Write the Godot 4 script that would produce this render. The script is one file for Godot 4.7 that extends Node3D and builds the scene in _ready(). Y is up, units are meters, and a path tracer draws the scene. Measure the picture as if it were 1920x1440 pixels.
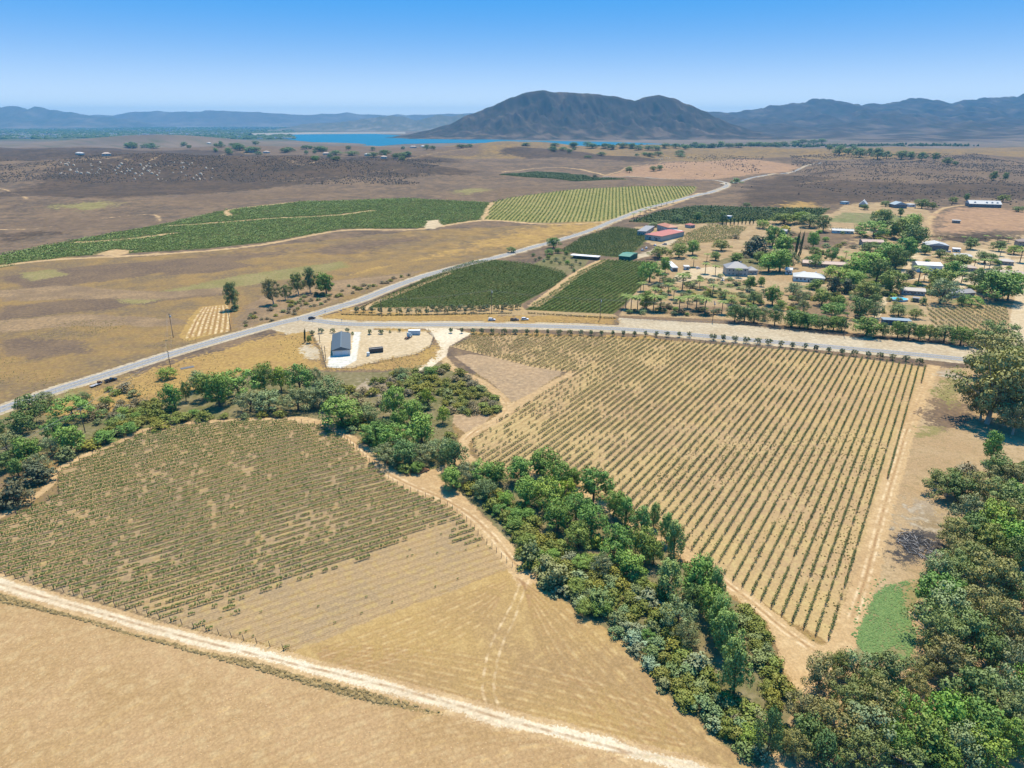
extends Node3D
# Drone view over vineyards: every coordinate below is metres on the ground, x to the right, -z ahead.

const HILLS := [[-970, -1720, 430, 230, 34], [-480, -1650, 260, 150, 29], [-130, -2450, 330, 260, 30], [20, -3050, 280, 200, 31], [-1870, -3800, 520, 300, 52], [330, -2500, 300, 200, 10], [-2100, -2600, 500, 300, 22], [-900, -2900, 400, 260, 18], [1500, -2300, 600, 300, 12], [-700, -1050, 300, 120, 8], [150, -1230, 260, 160, 8], [420, -930, 200, 120, 5], [480, -2900, 200, 120, 21], [-1450, -2350, 300, 170, 22], [950, -2700, 350, 180, 12], [-2300, -1500, 600, 260, 26], [-250, -1900, 200, 120, 12]]
const PALETTE := [
	[0.281,0.183,0.0766,0.189,0.136,0.0806,0.291,0.206,0.0725], [0.419,0.279,0.141,0.381,0.251,0.118,0.456,0.333,0.174], [0.66,0.576,0.422,0.563,0.451,0.299,0.601,0.499,0.352], [0.393,0.274,0.14,0.344,0.25,0.14,0.407,0.298,0.119], [0.408,0.276,0.11,0.342,0.228,0.105,0.449,0.319,0.137], [0.485,0.337,0.174,0.436,0.294,0.149,0.533,0.389,0.212], [0.45,0.325,0.151,0.41,0.285,0.151,0.46,0.36,0.165], [0.546,0.433,0.277,0.493,0.383,0.232,0.572,0.468,0.315], [0.39,0.271,0.157,0.337,0.242,0.147,0.438,0.311,0.18], [0.2,0.17,0.085,0.145,0.14,0.055,0.26,0.215,0.13], [0.2,0.2,0.085,0.28,0.23,0.12,0.13,0.18,0.07], [0.377,0.261,0.14,0.423,0.31,0.176,0.276,0.203,0.104], [0.484,0.405,0.281,0.428,0.34,0.221,0.521,0.451,0.323], [0.203,0.14,0.0887,0.122,0.0915,0.0685,0.252,0.179,0.0927], [0.233,0.163,0.0968,0.33,0.226,0.123,0.175,0.13,0.0836], [0.17,0.13,0.06,0.25,0.185,0.08,0.12,0.105,0.06], [0.0744,0.093,0.0248,0.124,0.124,0.044,0.062,0.0806,0.022], [0.379,0.248,0.084,0.325,0.207,0.0818,0.415,0.282,0.096], [0.66,0.643,0.572,0.601,0.586,0.51,0.679,0.662,0.59], [0.349,0.278,0.194,0.272,0.202,0.114,0.446,0.394,0.308], [0.112,0.0782,0.0525,0.0684,0.053,0.0395,0.18,0.122,0.0711], [0.369,0.23,0.132,0.32,0.202,0.123,0.407,0.269,0.15], [0.185,0.13,0.0812,0.148,0.106,0.0733,0.215,0.147,0.0845], [0.235,0.2,0.08,0.29,0.235,0.105,0.18,0.185,0.06], [0.27,0.25,0.085,0.33,0.28,0.11,0.22,0.23,0.07], [0.07,0.062,0.055,0.12,0.1,0.08,0.045,0.042,0.04]]
const ZONES := [
	[13,"ground",[-369.1,-326.1,-2160,-2137,2387,-2230,390.8,-326.1]],
	[22,"ground",[-2246,-2070,-5229,-4868,-2026,-3624,-1295,-3821,-133,-2997,-100,-2251,-410,-2125,-803,-1638]],
	[20,"ground",[-2076,-2219,-2350,-2523,-1897,-3172,-1076,-2691,-631,-2363,-160,-2155,-139,-1868,-543,-1589,-957,-1696]],
	[22,"ground",[-629,-854,-524,-968,-434,-856,-540,-776]],
	[20,"ground",[-891,-1109,-880,-1297,-1025,-1642,-879,-1670,-977,-2585,-520,-1589,-408,-2113,-122,-1636,-225,-1498,-338,-1408,-436,-1315,-516,-1219,-615,-1067]],
	[20,"ground",[289,-923,515,-1490,791,-1766,845,-1525,993,-1375,1193,-1389,955,-1105,738,-1159,510,-1049,380,-959]],
	[22,"ground",[638,-1577,1051,-1906,1424,-1837,1109,-1417,755,-1356]],
	[21,"ground",[197,-1546,461,-2136,707,-2163,773,-1920,580,-1616,449,-1534,305,-1451]],
	[21,"ground",[574,-940,661,-1033,750,-993,618,-811,507,-783,468,-782]],
	[17,"ground",[298,-931,433,-1056,451,-1041,429,-972,318,-948]],
	[11,"ground",[70.3,-436,124.4,-598,150.3,-677.1,132,-776,147,-834,216,-851,262,-854,307,-872,420,-917,501,-1047,631,-1094,562,-937,462,-772,592,-774,307.6,-380,270.4,-380,206.4,-396.1,144.5,-425.7,70.3,-436]],
	[14,"ground",[99.5,-459.5,127.2,-466.8,149,-452.3,134.3,-438.6,103.1,-441.3]],
	[23,"ground",[133.1,-507,175.8,-501.9,172,-466.8,142.5,-482.2]],
	[9,"ground",[177,-609.9,232,-677.1,279.4,-677,244.2,-598,199.3,-575.3]],
	[22,"ground",[287,-775,354,-807,382,-772,344.3,-691.9,274.1,-677]],
	[9,"ground",[275.7,-554.1,379.5,-676.9,453,-772,347.5,-598,265.8,-482.2,254.1,-498.5]],
	[14,"ground",[217.8,-507,246.5,-482.2,240.3,-438.6,199.5,-425.7,185.4,-452.3]],
	[23,"ground",[258.1,-459.5,284.2,-466.8,275.9,-445.4,254.5,-438.6]],
	[20,"ground",[457,-753,507,-783,574,-774,550,-740,471,-723]],
	[23,"ground",[-110,-1214,-58,-1279,-45,-1197,-87,-1146]],
	[20,"ground",[-51,-2314,184,-2772,275,-2319,499,-2238,353,-2158,64,-2141]],
	[20,"ground",[-3080,-4868,-3127,-6764,-1719,-4868,-1552,-3509,-1925,-3434]],
	[20,"ground",[-262,-1594,-122,-1636,-26,-1731,-117,-1555]],
	[0,"ground",[-289.7,-245.9,-688.9,-648.7,-356.9,-643.3,-251,-702,-112,-807,26,-850,156,-925,125,-854,-15,-637.9,-83.3,-525,-118,-459.5,-167.8,-380,-227,-278.1]],
	[17,"ground",[-122.1,-598,22,-725,128,-876,156,-925,25,-823,-81.1,-648.7,-140,-554.1]],
	[22,"ground",[-353.9,-459.5,-297.2,-490.2,-224.8,-525,-210.5,-498.5,-276.2,-452.3,-330.2,-425.7]],
	[22,"ground",[-420.1,-554.1,-380.4,-598,-283.7,-648.7,-218,-702,-233,-648.7,-310.7,-554.1,-363,-507]],
	[23,"ground",[-279.5,-479,-241,-544.1,-187.8,-598,-156,-622.4,-145.6,-598,-175.1,-554.1,-225.9,-507,-264,-463.9]],
	[23,"ground",[-224,-284.2,-223.1,-293.8,-210.1,-305.3,-204.7,-300.4,-210,-281.1,-215.1,-261.1,-224.1,-261.2]],
	[17,"tilled_strip",[-198,-388.4,-209.1,-425.7,-215.7,-459.5,-199,-466.8,-181.6,-425.7,-173.1,-401.7,-189.6,-380]],
	[14,"ground",[-182.3,-425.7,-188,-459.5,-181.5,-495.2,-137.7,-544.1,-90,-570.9,-73.8,-586.4,-93.1,-534.4,-118.4,-495.2,-132.7,-459.5,-148.4,-438.6,-163.3,-411,-173.6,-407.5]],
	[5,"dirt_track",[-947,-1279,-939,-1274,-927,-1269,-913,-1261,-895,-1248,-874,-1228,-847,-1197,-812,-1155,-776,-1110,-744,-1070,-722,-1043,-719,-1045,-741,-1073,-773,-1113,-809,-1157,-844,-1199,-872,-1231,-893,-1251,-910,-1264,-925,-1272,-937,-1278,-945,-1283]],
	[5,"dirt_track",[-483,-1367,-475,-1375,-465,-1386,-453,-1399,-440,-1411,-426,-1420,-411,-1425,-395,-1428,-377,-1430,-360,-1434,-345,-1443,-333,-1457,-323,-1475,-315,-1495,-306,-1515,-297,-1533,-285,-1552,-272,-1572,-259,-1591,-248,-1608,-240,-1619,-244,-1622,-251,-1610,-262,-1593,-275,-1574,-288,-1554,-300,-1535,-310,-1516,-318,-1496,-327,-1477,-336,-1460,-348,-1446,-362,-1438,-378,-1434,-395,-1432,-412,-1429,-428,-1423,-442,-1414,-456,-1402,-468,-1389,-478,-1378,-485,-1370]],
	[5,"dirt_track",[-992,-1647,-984,-1650,-974,-1656,-962,-1661,-947,-1666,-931,-1668,-907,-1653,-873,-1621,-839,-1595,-813,-1602,-810,-1661,-840,-1806,-896,-2020,-960,-2256,-1014,-2466,-1038,-2603,-1026,-2646,-990,-2632,-938,-2586,-889,-2535,-857,-2505,-853,-2509,-885,-2539,-934,-2590,-986,-2637,-1029,-2651,-1044,-2603,-1020,-2465,-966,-2254,-902,-2018,-846,-1804,-816,-1661,-818,-1604,-837,-1601,-869,-1626,-903,-1658,-930,-1674,-948,-1671,-964,-1667,-977,-1661,-987,-1656,-994,-1652]],
	[5,"dirt_track",[-499,-1590,-489,-1580,-473,-1560,-455,-1544,-438,-1552,-435,-1595,-446,-1693,-466,-1836,-490,-1995,-513,-2139,-528,-2236,-535,-2235,-520,-2137,-497,-1994,-473,-1835,-453,-1692,-442,-1594,-445,-1554,-453,-1551,-468,-1565,-484,-1585,-495,-1595]],
	[5,"dirt_track",[200,-1545,212,-1576,229,-1619,249,-1670,272,-1727,296,-1788,324,-1861,356,-1947,389,-2034,422,-2109,452,-2157,479,-2174,504,-2170,530,-2152,554,-2127,577,-2103,599,-2076,619,-2041,638,-2003,654,-1969,665,-1946,671,-1949,659,-1972,644,-2006,625,-2043,604,-2079,582,-2107,559,-2131,534,-2157,507,-2176,477,-2180,448,-2161,417,-2111,384,-2037,350,-1949,319,-1863,291,-1790,266,-1730,243,-1672,223,-1621,206,-1578,194,-1547]],
	[5,"dirt_track",[577,-1415,598,-1430,628,-1452,662,-1475,696,-1494,723,-1503,742,-1497,757,-1478,772,-1455,792,-1437,821,-1435,863,-1452,917,-1484,972,-1522,1022,-1556,1056,-1579,1053,-1583,1019,-1560,970,-1526,914,-1488,861,-1457,820,-1440,794,-1442,776,-1458,761,-1481,745,-1501,723,-1508,693,-1499,659,-1480,625,-1456,595,-1434,574,-1419]],
	[22,"ground",[-298.3,-380,-285.2,-388.4,-251.7,-380,-234.2,-360.4,-259.6,-349.4,-279.4,-353]],
	[14,"ground",[-387.2,-507,-349.8,-525,-263.7,-501.9,-222.7,-519.5,-212.6,-501.9,-252.7,-479,-323.6,-482.2,-363.3,-472.9]],
	[22,"ground",[-309.9,-598,-265.2,-627.5,-227.1,-602.7,-251.9,-570.9,-288.4,-562.4]],
	[23,"ground",[-413.9,-570.9,-392,-586.4,-369.5,-564.5,-383.4,-538.2]],
	[22,"ground",[-210.9,-677.2,-148,-735,-84,-777,-111,-715,-172.2,-648.7]],
	[14,"ground",[-330.2,-425.7,-282.8,-438.6,-222.5,-430.8,-207.7,-413.4,-266.6,-411,-311.9,-399.4]],
	[20,"ground",[-576,-777,-559,-807,-512,-791,-528,-742,-537,-721]],
	[22,"ground",[-543,-1085,-481,-1223,-347,-1278,-297,-1227,-403,-1106,-482,-1005]],
	[23,"ground",[-645,-985,-601,-1043,-560,-1010,-597,-955]],
	[22,"ground",[-70,-1151,0,-1284,98,-1307,35,-1171,-33,-1104]],
	[16,"vineyard_ground",[-458.9,-570.9,-497.1,-622.4,-490.2,-654.2,-469,-749,-424,-878,-398,-985,-328,-1081,-168,-1110,-32,-1065,-39,-900,-73,-858,-114,-823,-202,-820,-260,-728,-309.7,-686.2,-368.4,-665.5,-422.2,-643.3]],
	[24,"vineyard_ground",[-38,-895,40,-867,114,-877,177,-969,300,-1169,327,-1256,227,-1256,109,-1200,0,-1110,-31,-1065]],
	[16,"vineyard_ground",[-29,-1566,51,-1722,126,-1689,170,-1508,233,-1410,129,-1434,46,-1544]],
	[5,"dirt_track",[-454.4,-570.3,-453.9,-574.4,-453.4,-580,-452.5,-586.3,-451,-592.5,-448.5,-598.2,-445,-603.9,-440.8,-609.8,-435.7,-615.6,-429.5,-621.1,-421.8,-626.1,-412,-630.6,-400,-634.6,-386.7,-638.5,-372.9,-642.6,-359.5,-647.2,-346.3,-652.4,-332.5,-657.8,-318.8,-663.6,-305.8,-669.7,-294.2,-676.3,-284.6,-682.6,-276.6,-688.6,-269.2,-695.5,-262,-704,-253,-715,-242,-732,-232,-752,-221,-773,-209,-792,-197,-804,-183,-809,-167,-809,-148,-807,-130,-806,-111,-811,-94,-824,-79,-843,-64,-862,-50,-878,-36,-886,-23,-886,-9,-879,6,-869,22,-859,39,-853,54,-852,70,-852,86,-855,101,-860,116,-868,130,-879,142,-892,155,-908,169,-929,187,-955,210,-993,239,-1041,269,-1092,295,-1137,313,-1168,306,-1172,287,-1141,261,-1096,231,-1046,203,-998,179,-960,162,-934,148,-913,136,-898,124,-886,111,-876,97,-868,84,-863,69,-861,55,-861,40,-862,26,-867,11,-877,-4,-887,-21,-894,-39,-895,-55,-885,-71,-868,-86,-848,-100,-831,-115,-819,-131,-815,-148,-816,-166,-818,-184,-818,-202,-812,-216,-797,-229,-778,-240,-756,-250,-736,-260,-720,-268,-710,-276,-702,-282.3,-695.6,-289.8,-690,-298.9,-684,-310,-677.7,-322.5,-671.8,-335.9,-666.1,-349.5,-660.8,-362.6,-655.7,-375.7,-651.1,-389.3,-647.1,-402.7,-643.2,-415.2,-638.9,-426.1,-634,-434.9,-628.2,-442.1,-621.9,-447.8,-615.4,-452.5,-608.9,-456.4,-602.4,-459.5,-595.4,-461.3,-588,-462.3,-581.1,-462.8,-575.4,-463.3,-571.5]],
	[5,"dirt_track",[-34,-895,-34,-907,-34,-923,-33,-943,-33,-963,-32,-981,-32,-999,-30,-1019,-29,-1037,-28,-1053,-27,-1064,-34,-1065,-35,-1054,-36,-1038,-37,-1019,-39,-1000,-39,-982,-40,-963,-40,-943,-41,-924,-41,-907,-41,-895]],
	[5,"dirt_track",[-370,-923,-374,-931,-381,-943,-387,-956,-391,-970,-390,-984,-381,-1002,-367,-1023,-350,-1045,-335,-1065,-325,-1078,-331,-1083,-342,-1070,-357,-1050,-374,-1028,-388,-1006,-397,-986,-399,-969,-394,-953,-388,-939,-381,-927,-377,-919]],
	[5,"dirt_track",[-465,-720,-459,-723,-451,-725,-441,-729,-431,-733,-423,-738,-416,-744,-410,-750,-404,-756,-399,-762,-395,-768,-391,-773,-388,-779,-385,-784,-383,-788,-381,-791,-389,-795,-391,-792,-393,-788,-396,-783,-399,-778,-402,-773,-407,-768,-411,-762,-416,-756,-422,-750,-428,-746,-435,-741,-444,-737,-454,-734,-462,-731,-468,-729]],
	[5,"dirt_track",[-615,-812,-607,-812,-596,-812,-584,-813,-572,-815,-562,-821,-555,-832,-551,-846,-548,-862,-544,-877,-538,-890,-529,-902,-519,-915,-508,-927,-497,-935,-488,-937,-479,-931,-469,-918,-460,-902,-452,-887,-446,-877,-443,-879,-448,-889,-457,-904,-466,-921,-477,-934,-487,-941,-499,-938,-510,-930,-522,-918,-532,-905,-541,-892,-547,-878,-552,-863,-555,-847,-559,-833,-565,-824,-573,-819,-585,-817,-596,-816,-607,-816,-615,-816]],
	[5,"dirt_track",[-418,-837,-412,-840,-403,-845,-392,-851,-381,-857,-370,-863,-360,-869,-350,-876,-339,-883,-328,-890,-315,-896,-301,-901,-285,-906,-269,-911,-253,-916,-239,-923,-226,-933,-215,-944,-205,-956,-196,-966,-190,-973,-197,-978,-203,-971,-211,-961,-220,-950,-231,-939,-243,-930,-256,-923,-271,-918,-288,-914,-304,-909,-319,-903,-331,-897,-343,-890,-354,-883,-364,-876,-374,-870,-385,-864,-396,-858,-407,-852,-415,-847,-422,-844]],
	[7,"ground",[-106,-823,-109,-887,-95,-896,-85,-849,-93,-816]],
	[5,"ground",[-403.4,-654.2,-397.8,-686.2,-374.4,-677.2,-372.3,-648.7]],
	[5,"dirt_track",[-22,-1715,-11,-1741,3,-1780,20,-1822,39,-1858,58,-1876,78,-1876,103,-1866,129,-1846,153,-1821,170,-1792,182,-1754,188,-1704,192,-1652,194,-1605,196,-1573,204,-1574,202,-1606,200,-1652,196,-1705,190,-1755,178,-1795,159,-1826,134,-1852,107,-1873,80,-1884,54,-1883,33,-1862,13,-1826,-4,-1783,-19,-1744,-29,-1718]],
	[5,"dirt_track",[-341,-2107,-333,-2121,-321,-2142,-307,-2165,-292,-2190,-276,-2214,-259,-2238,-240,-2264,-221,-2289,-203,-2314,-187,-2335,-174,-2355,-163,-2373,-153,-2390,-145,-2403,-139,-2413,-146,-2417,-152,-2407,-160,-2394,-169,-2377,-181,-2359,-194,-2340,-209,-2318,-227,-2294,-247,-2269,-266,-2243,-283,-2219,-299,-2195,-314,-2169,-328,-2146,-340,-2125,-348,-2111]],
	[5,"dirt_track",[471,-771,475,-780,481,-792,489,-807,497,-823,507,-840,518,-858,530,-878,544,-898,557,-918,570,-937,583,-955,595,-972,607,-989,619,-1004,631,-1017,643,-1028,656,-1038,667,-1045,678,-1051,685,-1055,686,-1055,685,-1056,683,-1053,682,-1049,681,-1046,687,-1044,687,-1046,689,-1050,690,-1055,688,-1061,682,-1060,675,-1057,664,-1051,652,-1043,639,-1033,627,-1022,615,-1008,603,-993,590,-976,578,-958,565,-940,552,-921,539,-901,525,-881,513,-861,502,-843,492,-826,483,-810,476,-795,470,-783,465,-774]],
	[16,"vineyard_ground",[-99,-456.6,-72.7,-452.3,-29.2,-455.2,5.6,-465.3,16.8,-488.6,33.2,-523.1,45.5,-560.3,41.4,-584.1,19.1,-607.5,-14.7,-627.5,-38.8,-619.8,-69.8,-552.1,-88.8,-495.2]],
	[16,"vineyard_ground",[9.1,-450.9,67.3,-440,79.3,-466.8,111.2,-552.1,127.7,-598,128.7,-619.8,83.5,-627.5,60.9,-586.4,32.3,-507]],
	[16,"vineyard_ground",[47.3,-674.2,71.5,-654.2,105.1,-640.6,122.3,-677.2,149,-755,153,-810,122,-833,76,-759]],
	[16,"vineyard_ground",[147,-872,209,-852,291,-862,379,-868,438,-966,328,-979,271,-1018,203,-965]],
	[3,"vineyard_ground",[161,-702,207,-721,245,-754,280,-824,240,-845,201,-790]],
	[10,"lawn",[385,-853,463,-825,510,-898,476,-915,439,-928]],
	[3,"vineyard_ground",[284.4,-455.2,344,-463.9,320.6,-425.7,283.6,-388.4,269.3,-409.8,265.8,-418.2]],
	[7,"ground",[372,-819,449,-798,439,-778,361,-786]],
	[7,"courtyard",[334.8,-554.1,375.7,-598,438.6,-622.4,476.9,-635.3,393.4,-515.9,344.2,-515.9]],
	[7,"courtyard",[425.4,-648.6,462.6,-691.8,484.9,-676.9,458.1,-622.4,425.7,-609.9]],
	[7,"driveway",[116.8,-515.9,137.1,-564.5,152.2,-586.4,176.1,-598,204.8,-564.5,193.6,-544.1,156.5,-550.1,131.2,-534.4]],
	[10,"lawn",[220.6,-526.8,244.1,-521.3,238,-505.3,215.1,-510.5]],
	[10,"lawn",[157.7,-530.6,183.8,-526.8,180.5,-514.1,154.9,-515.9]],
	[10,"lawn",[264.8,-463.9,283.3,-463.9,276.9,-450.9,258.8,-449.5]],
	[10,"lawn",[314,-479,333.4,-480.6,325.8,-469.8,308.3,-468.3]],
	[7,"driveway",[208.6,-378.9,212.2,-384.9,217.1,-393.3,223,-403.3,229.4,-413.9,235.8,-424.5,242.1,-434.7,248.6,-445.1,255.4,-456,263,-467.8,271.5,-481,281.3,-495.7,292.2,-511.9,303.7,-529,315.4,-546.3,326.9,-563.3,337.8,-579.6,348.4,-595.7,359.2,-612,370.5,-629,382.7,-647.3,397.3,-669,413.9,-693.7,430,-718,445,-740,455,-755,451,-757,441,-742,427,-721,410.1,-696.2,393.5,-671.5,379,-649.8,366.8,-631.5,355.5,-614.5,344.7,-598.1,334,-582.1,323.1,-565.8,311.7,-548.8,300,-531.5,288.5,-514.4,277.6,-498.2,267.8,-483.4,259.2,-470.3,251.6,-458.4,244.7,-447.4,238.3,-437,232,-426.8,225.6,-416.3,219.2,-405.6,213.3,-395.6,208.3,-387.2,204.7,-381.2]],
	[7,"driveway",[319.2,-542.2,323.6,-544,329.9,-546.8,337.1,-549.6,344.1,-551.6,349.9,-552.1,354.8,-550.7,359.6,-547.8,364.3,-544.1,369.1,-540.1,373.8,-536.6,378.6,-533.5,383.4,-530.4,387.9,-527.5,391.7,-525,394.5,-523.3,396.6,-526.6,393.9,-528.4,390.1,-530.9,385.5,-533.8,380.7,-536.9,376,-539.8,371.6,-543.2,366.9,-547.2,361.9,-551.1,356.4,-554.4,350.3,-556.1,343.3,-555.6,335.8,-553.4,328.4,-550.5,322.1,-547.7,317.7,-545.9]],
	[7,"driveway",[395.1,-651.7,399,-650.7,404.6,-649.3,411.3,-647.8,418.4,-646.6,425.5,-646.1,432.5,-646.8,439.6,-648.4,446.6,-650.1,453.2,-651.4,459.2,-651.6,465.2,-650.4,471.5,-648.1,477.5,-645.3,482.7,-642.7,486.4,-640.9,488.5,-645.5,484.9,-647.2,479.6,-649.8,473.4,-652.7,466.6,-655.2,459.6,-656.6,452.7,-656.3,445.5,-655,438.5,-653.2,431.7,-651.7,425.4,-651.1,419,-651.6,412.3,-652.7,405.8,-654.2,400.2,-655.6,396.2,-656.5]],
	[7,"driveway",[319.5,-554.1,385.4,-654.1,395.6,-654.1,326,-550.1]],
	[12,"courtyard",[117.4,-654.2,134.5,-677.2,177,-758,177,-741,132.8,-654.2,116.3,-632.7]],
	[5,"dirt_track",[19,-457.9,21.4,-464.5,24.8,-473.7,28.8,-484.5,32.8,-495.5,36.5,-505.5,39.7,-514.5,42.8,-523.2,45.8,-531.7,48.8,-540.1,52,-548.4,55.3,-556.8,58.7,-565.1,62.1,-573.3,65.6,-581.3,69.1,-589.1,73,-597.2,77.2,-605.6,81.4,-613.6,84.9,-620.5,87.5,-625.4,79.5,-629.5,77,-624.7,73.4,-617.8,69.2,-609.7,64.9,-601.1,60.9,-592.9,57.4,-584.9,53.8,-576.8,50.4,-568.5,47,-560.1,43.6,-551.7,40.4,-543.2,37.3,-534.7,34.3,-526.2,31.2,-517.5,28,-508.6,24.4,-498.6,20.3,-487.6,16.4,-476.9,12.9,-467.6,10.5,-461]],
	[9,"ground",[19.1,-609.9,41.3,-662.7,76,-648.7,63.4,-598,46.7,-564.5]],
	[12,"road_shoulder",[-234.1,-254.5,-232.9,-256.4,-231.2,-259,-229.2,-262.1,-227.3,-265.3,-225.7,-268,-224.6,-270,-223.9,-271.6,-223.4,-273,-222.8,-274.4,-221.8,-276.8,-220.3,-280.4,-218.6,-284.8,-216.6,-289.6,-214.5,-294.4,-212.4,-298.9,-210.2,-303,-208,-307,-205.5,-311.2,-202.8,-315.9,-199.7,-321.3,-196.3,-327.7,-192.5,-334.8,-188.5,-342.2,-184.5,-349.5,-180.7,-356.2,-177.1,-362.3,-173.5,-368,-169.9,-373.6,-166.2,-379.2,-162.5,-384.9,-158.6,-390.8,-154.6,-396.9,-150.6,-402.8,-146.8,-408.3,-143.4,-413.1,-140.4,-416.8,-137.7,-419.9,-134.9,-422.8,-132.1,-425.9,-129.3,-429.6,-126.8,-433.4,-124.6,-437.1,-122.5,-440.8,-120.4,-444.7,-117.9,-449.1,-115.1,-453.8,-112,-459,-108.6,-464.7,-105.1,-471,-101.7,-477.9,-98.3,-485.4,-95.1,-493.6,-91.8,-502,-88.5,-510.5,-85.1,-518.7,-81.4,-526.8,-77.8,-534.9,-73.9,-543,-69.8,-551,-65.4,-559.2,-60.4,-567.4,-55.1,-575.8,-49.4,-584.2,-43.5,-592.8,-37.4,-601.3,-31.3,-609.8,-24.8,-618.2,-18.2,-626.8,-11.4,-635.7,-4.8,-645,1.2,-653.9,6.6,-662.3,12.2,-671.3,18.8,-681.8,27.2,-695,38,-712,51,-731,65,-752,79,-774,92,-795,103,-815,113,-836,123,-856,133,-876,144,-897,155,-920,167,-943,180,-966,193,-990,206,-1012,221,-1034,238,-1057,254,-1079,271,-1100,286,-1120,300,-1136,313,-1150,325,-1164,338,-1180,350,-1198,363,-1221,376,-1247,389,-1274,400,-1301,409,-1326,417,-1352,423,-1377,428,-1402,431,-1424,432,-1443,431,-1460,430,-1474,426,-1487,417,-1497,404,-1501,386,-1496,367,-1484,346,-1470,325,-1460,306,-1458,285,-1466,261,-1484,236,-1505,215,-1524,200,-1537,191,-1527,206,-1515,227,-1495,253,-1473,279,-1455,304,-1445,328,-1447,352,-1458,374,-1473,392,-1484,404,-1488,410,-1486,414,-1481,417,-1472,418,-1459,419,-1444,418,-1425,415,-1404,410,-1380,404,-1355,397,-1330,388,-1305,377,-1279,364,-1252,352,-1227,339,-1205,327,-1187,315,-1173,303,-1159,290,-1145,276,-1128,261,-1108,244,-1087,227,-1065,211,-1042,196,-1019,182,-996,168,-973,156,-949,144,-926,132,-903,121,-882,111,-861,101,-841,91,-822,81,-802,68,-781,54,-760,40,-738,27,-719,16,-702,7.8,-688.8,1.2,-678.2,-4.4,-669.3,-9.7,-661,-15.5,-652.4,-21.9,-643.4,-28.5,-634.7,-35.1,-626.1,-41.7,-617.5,-48,-608.9,-54.1,-600.2,-60.1,-591.5,-65.9,-582.9,-71.5,-574.3,-76.6,-565.6,-81.3,-557.1,-85.6,-548.7,-89.5,-540.4,-93.3,-532.1,-97,-523.9,-100.6,-515.4,-104,-506.7,-107.2,-498.3,-110.3,-490.4,-113.4,-483.4,-116.6,-477.1,-119.9,-471.2,-123.1,-465.7,-126.3,-460.5,-129.2,-455.6,-131.7,-451,-133.9,-447.1,-135.9,-443.5,-137.8,-440.3,-139.9,-437.1,-142.1,-434.3,-144.5,-431.6,-147.3,-428.7,-150.4,-425.2,-153.8,-420.9,-157.4,-415.8,-161.4,-410.1,-165.4,-404.1,-169.5,-398,-173.4,-392,-177.1,-386.3,-180.8,-380.7,-184.5,-375,-188.2,-369,-191.9,-362.7,-195.9,-355.8,-199.9,-348.4,-203.9,-341,-207.7,-333.9,-211.1,-327.6,-214.1,-322.4,-216.7,-317.8,-219.3,-313.5,-221.7,-309.2,-224,-304.7,-226.4,-299.8,-228.6,-294.7,-230.6,-289.8,-232.4,-285.4,-233.9,-281.8,-234.9,-279.3,-235.6,-277.6,-235.9,-276.6,-236.3,-275.7,-237,-274.3,-238.4,-272,-240.2,-269,-242.1,-266,-243.8,-263.4,-245,-261.5]],
	[12,"road_shoulder",[400,-1339,414,-1365,435,-1401,459,-1443,483,-1483,505,-1515,522,-1536,537,-1549,553,-1562,571,-1578,593,-1605,620,-1644,651,-1692,684,-1744,717,-1797,749,-1847,782,-1897,818,-1951,852,-2002,881,-2045,901,-2076,894,-2081,873,-2050,844,-2007,810,-1956,775,-1902,742,-1852,710,-1802,676,-1749,644,-1697,613,-1649,586,-1611,565,-1585,547,-1568,532,-1556,516,-1542,497,-1520,476,-1487,451,-1447,427,-1406,406,-1369,392,-1344]],
	[17,"ground",[-210.9,-275.1,-183,-334.1,-133.3,-411,-106.7,-411,-52.5,-404,-36.8,-342.5,-58,-332.4,-87.7,-329.9,-109.7,-329.9,-131.6,-330,-155.9,-293.3,-169.2,-280.7,-179.2,-269]],
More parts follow.
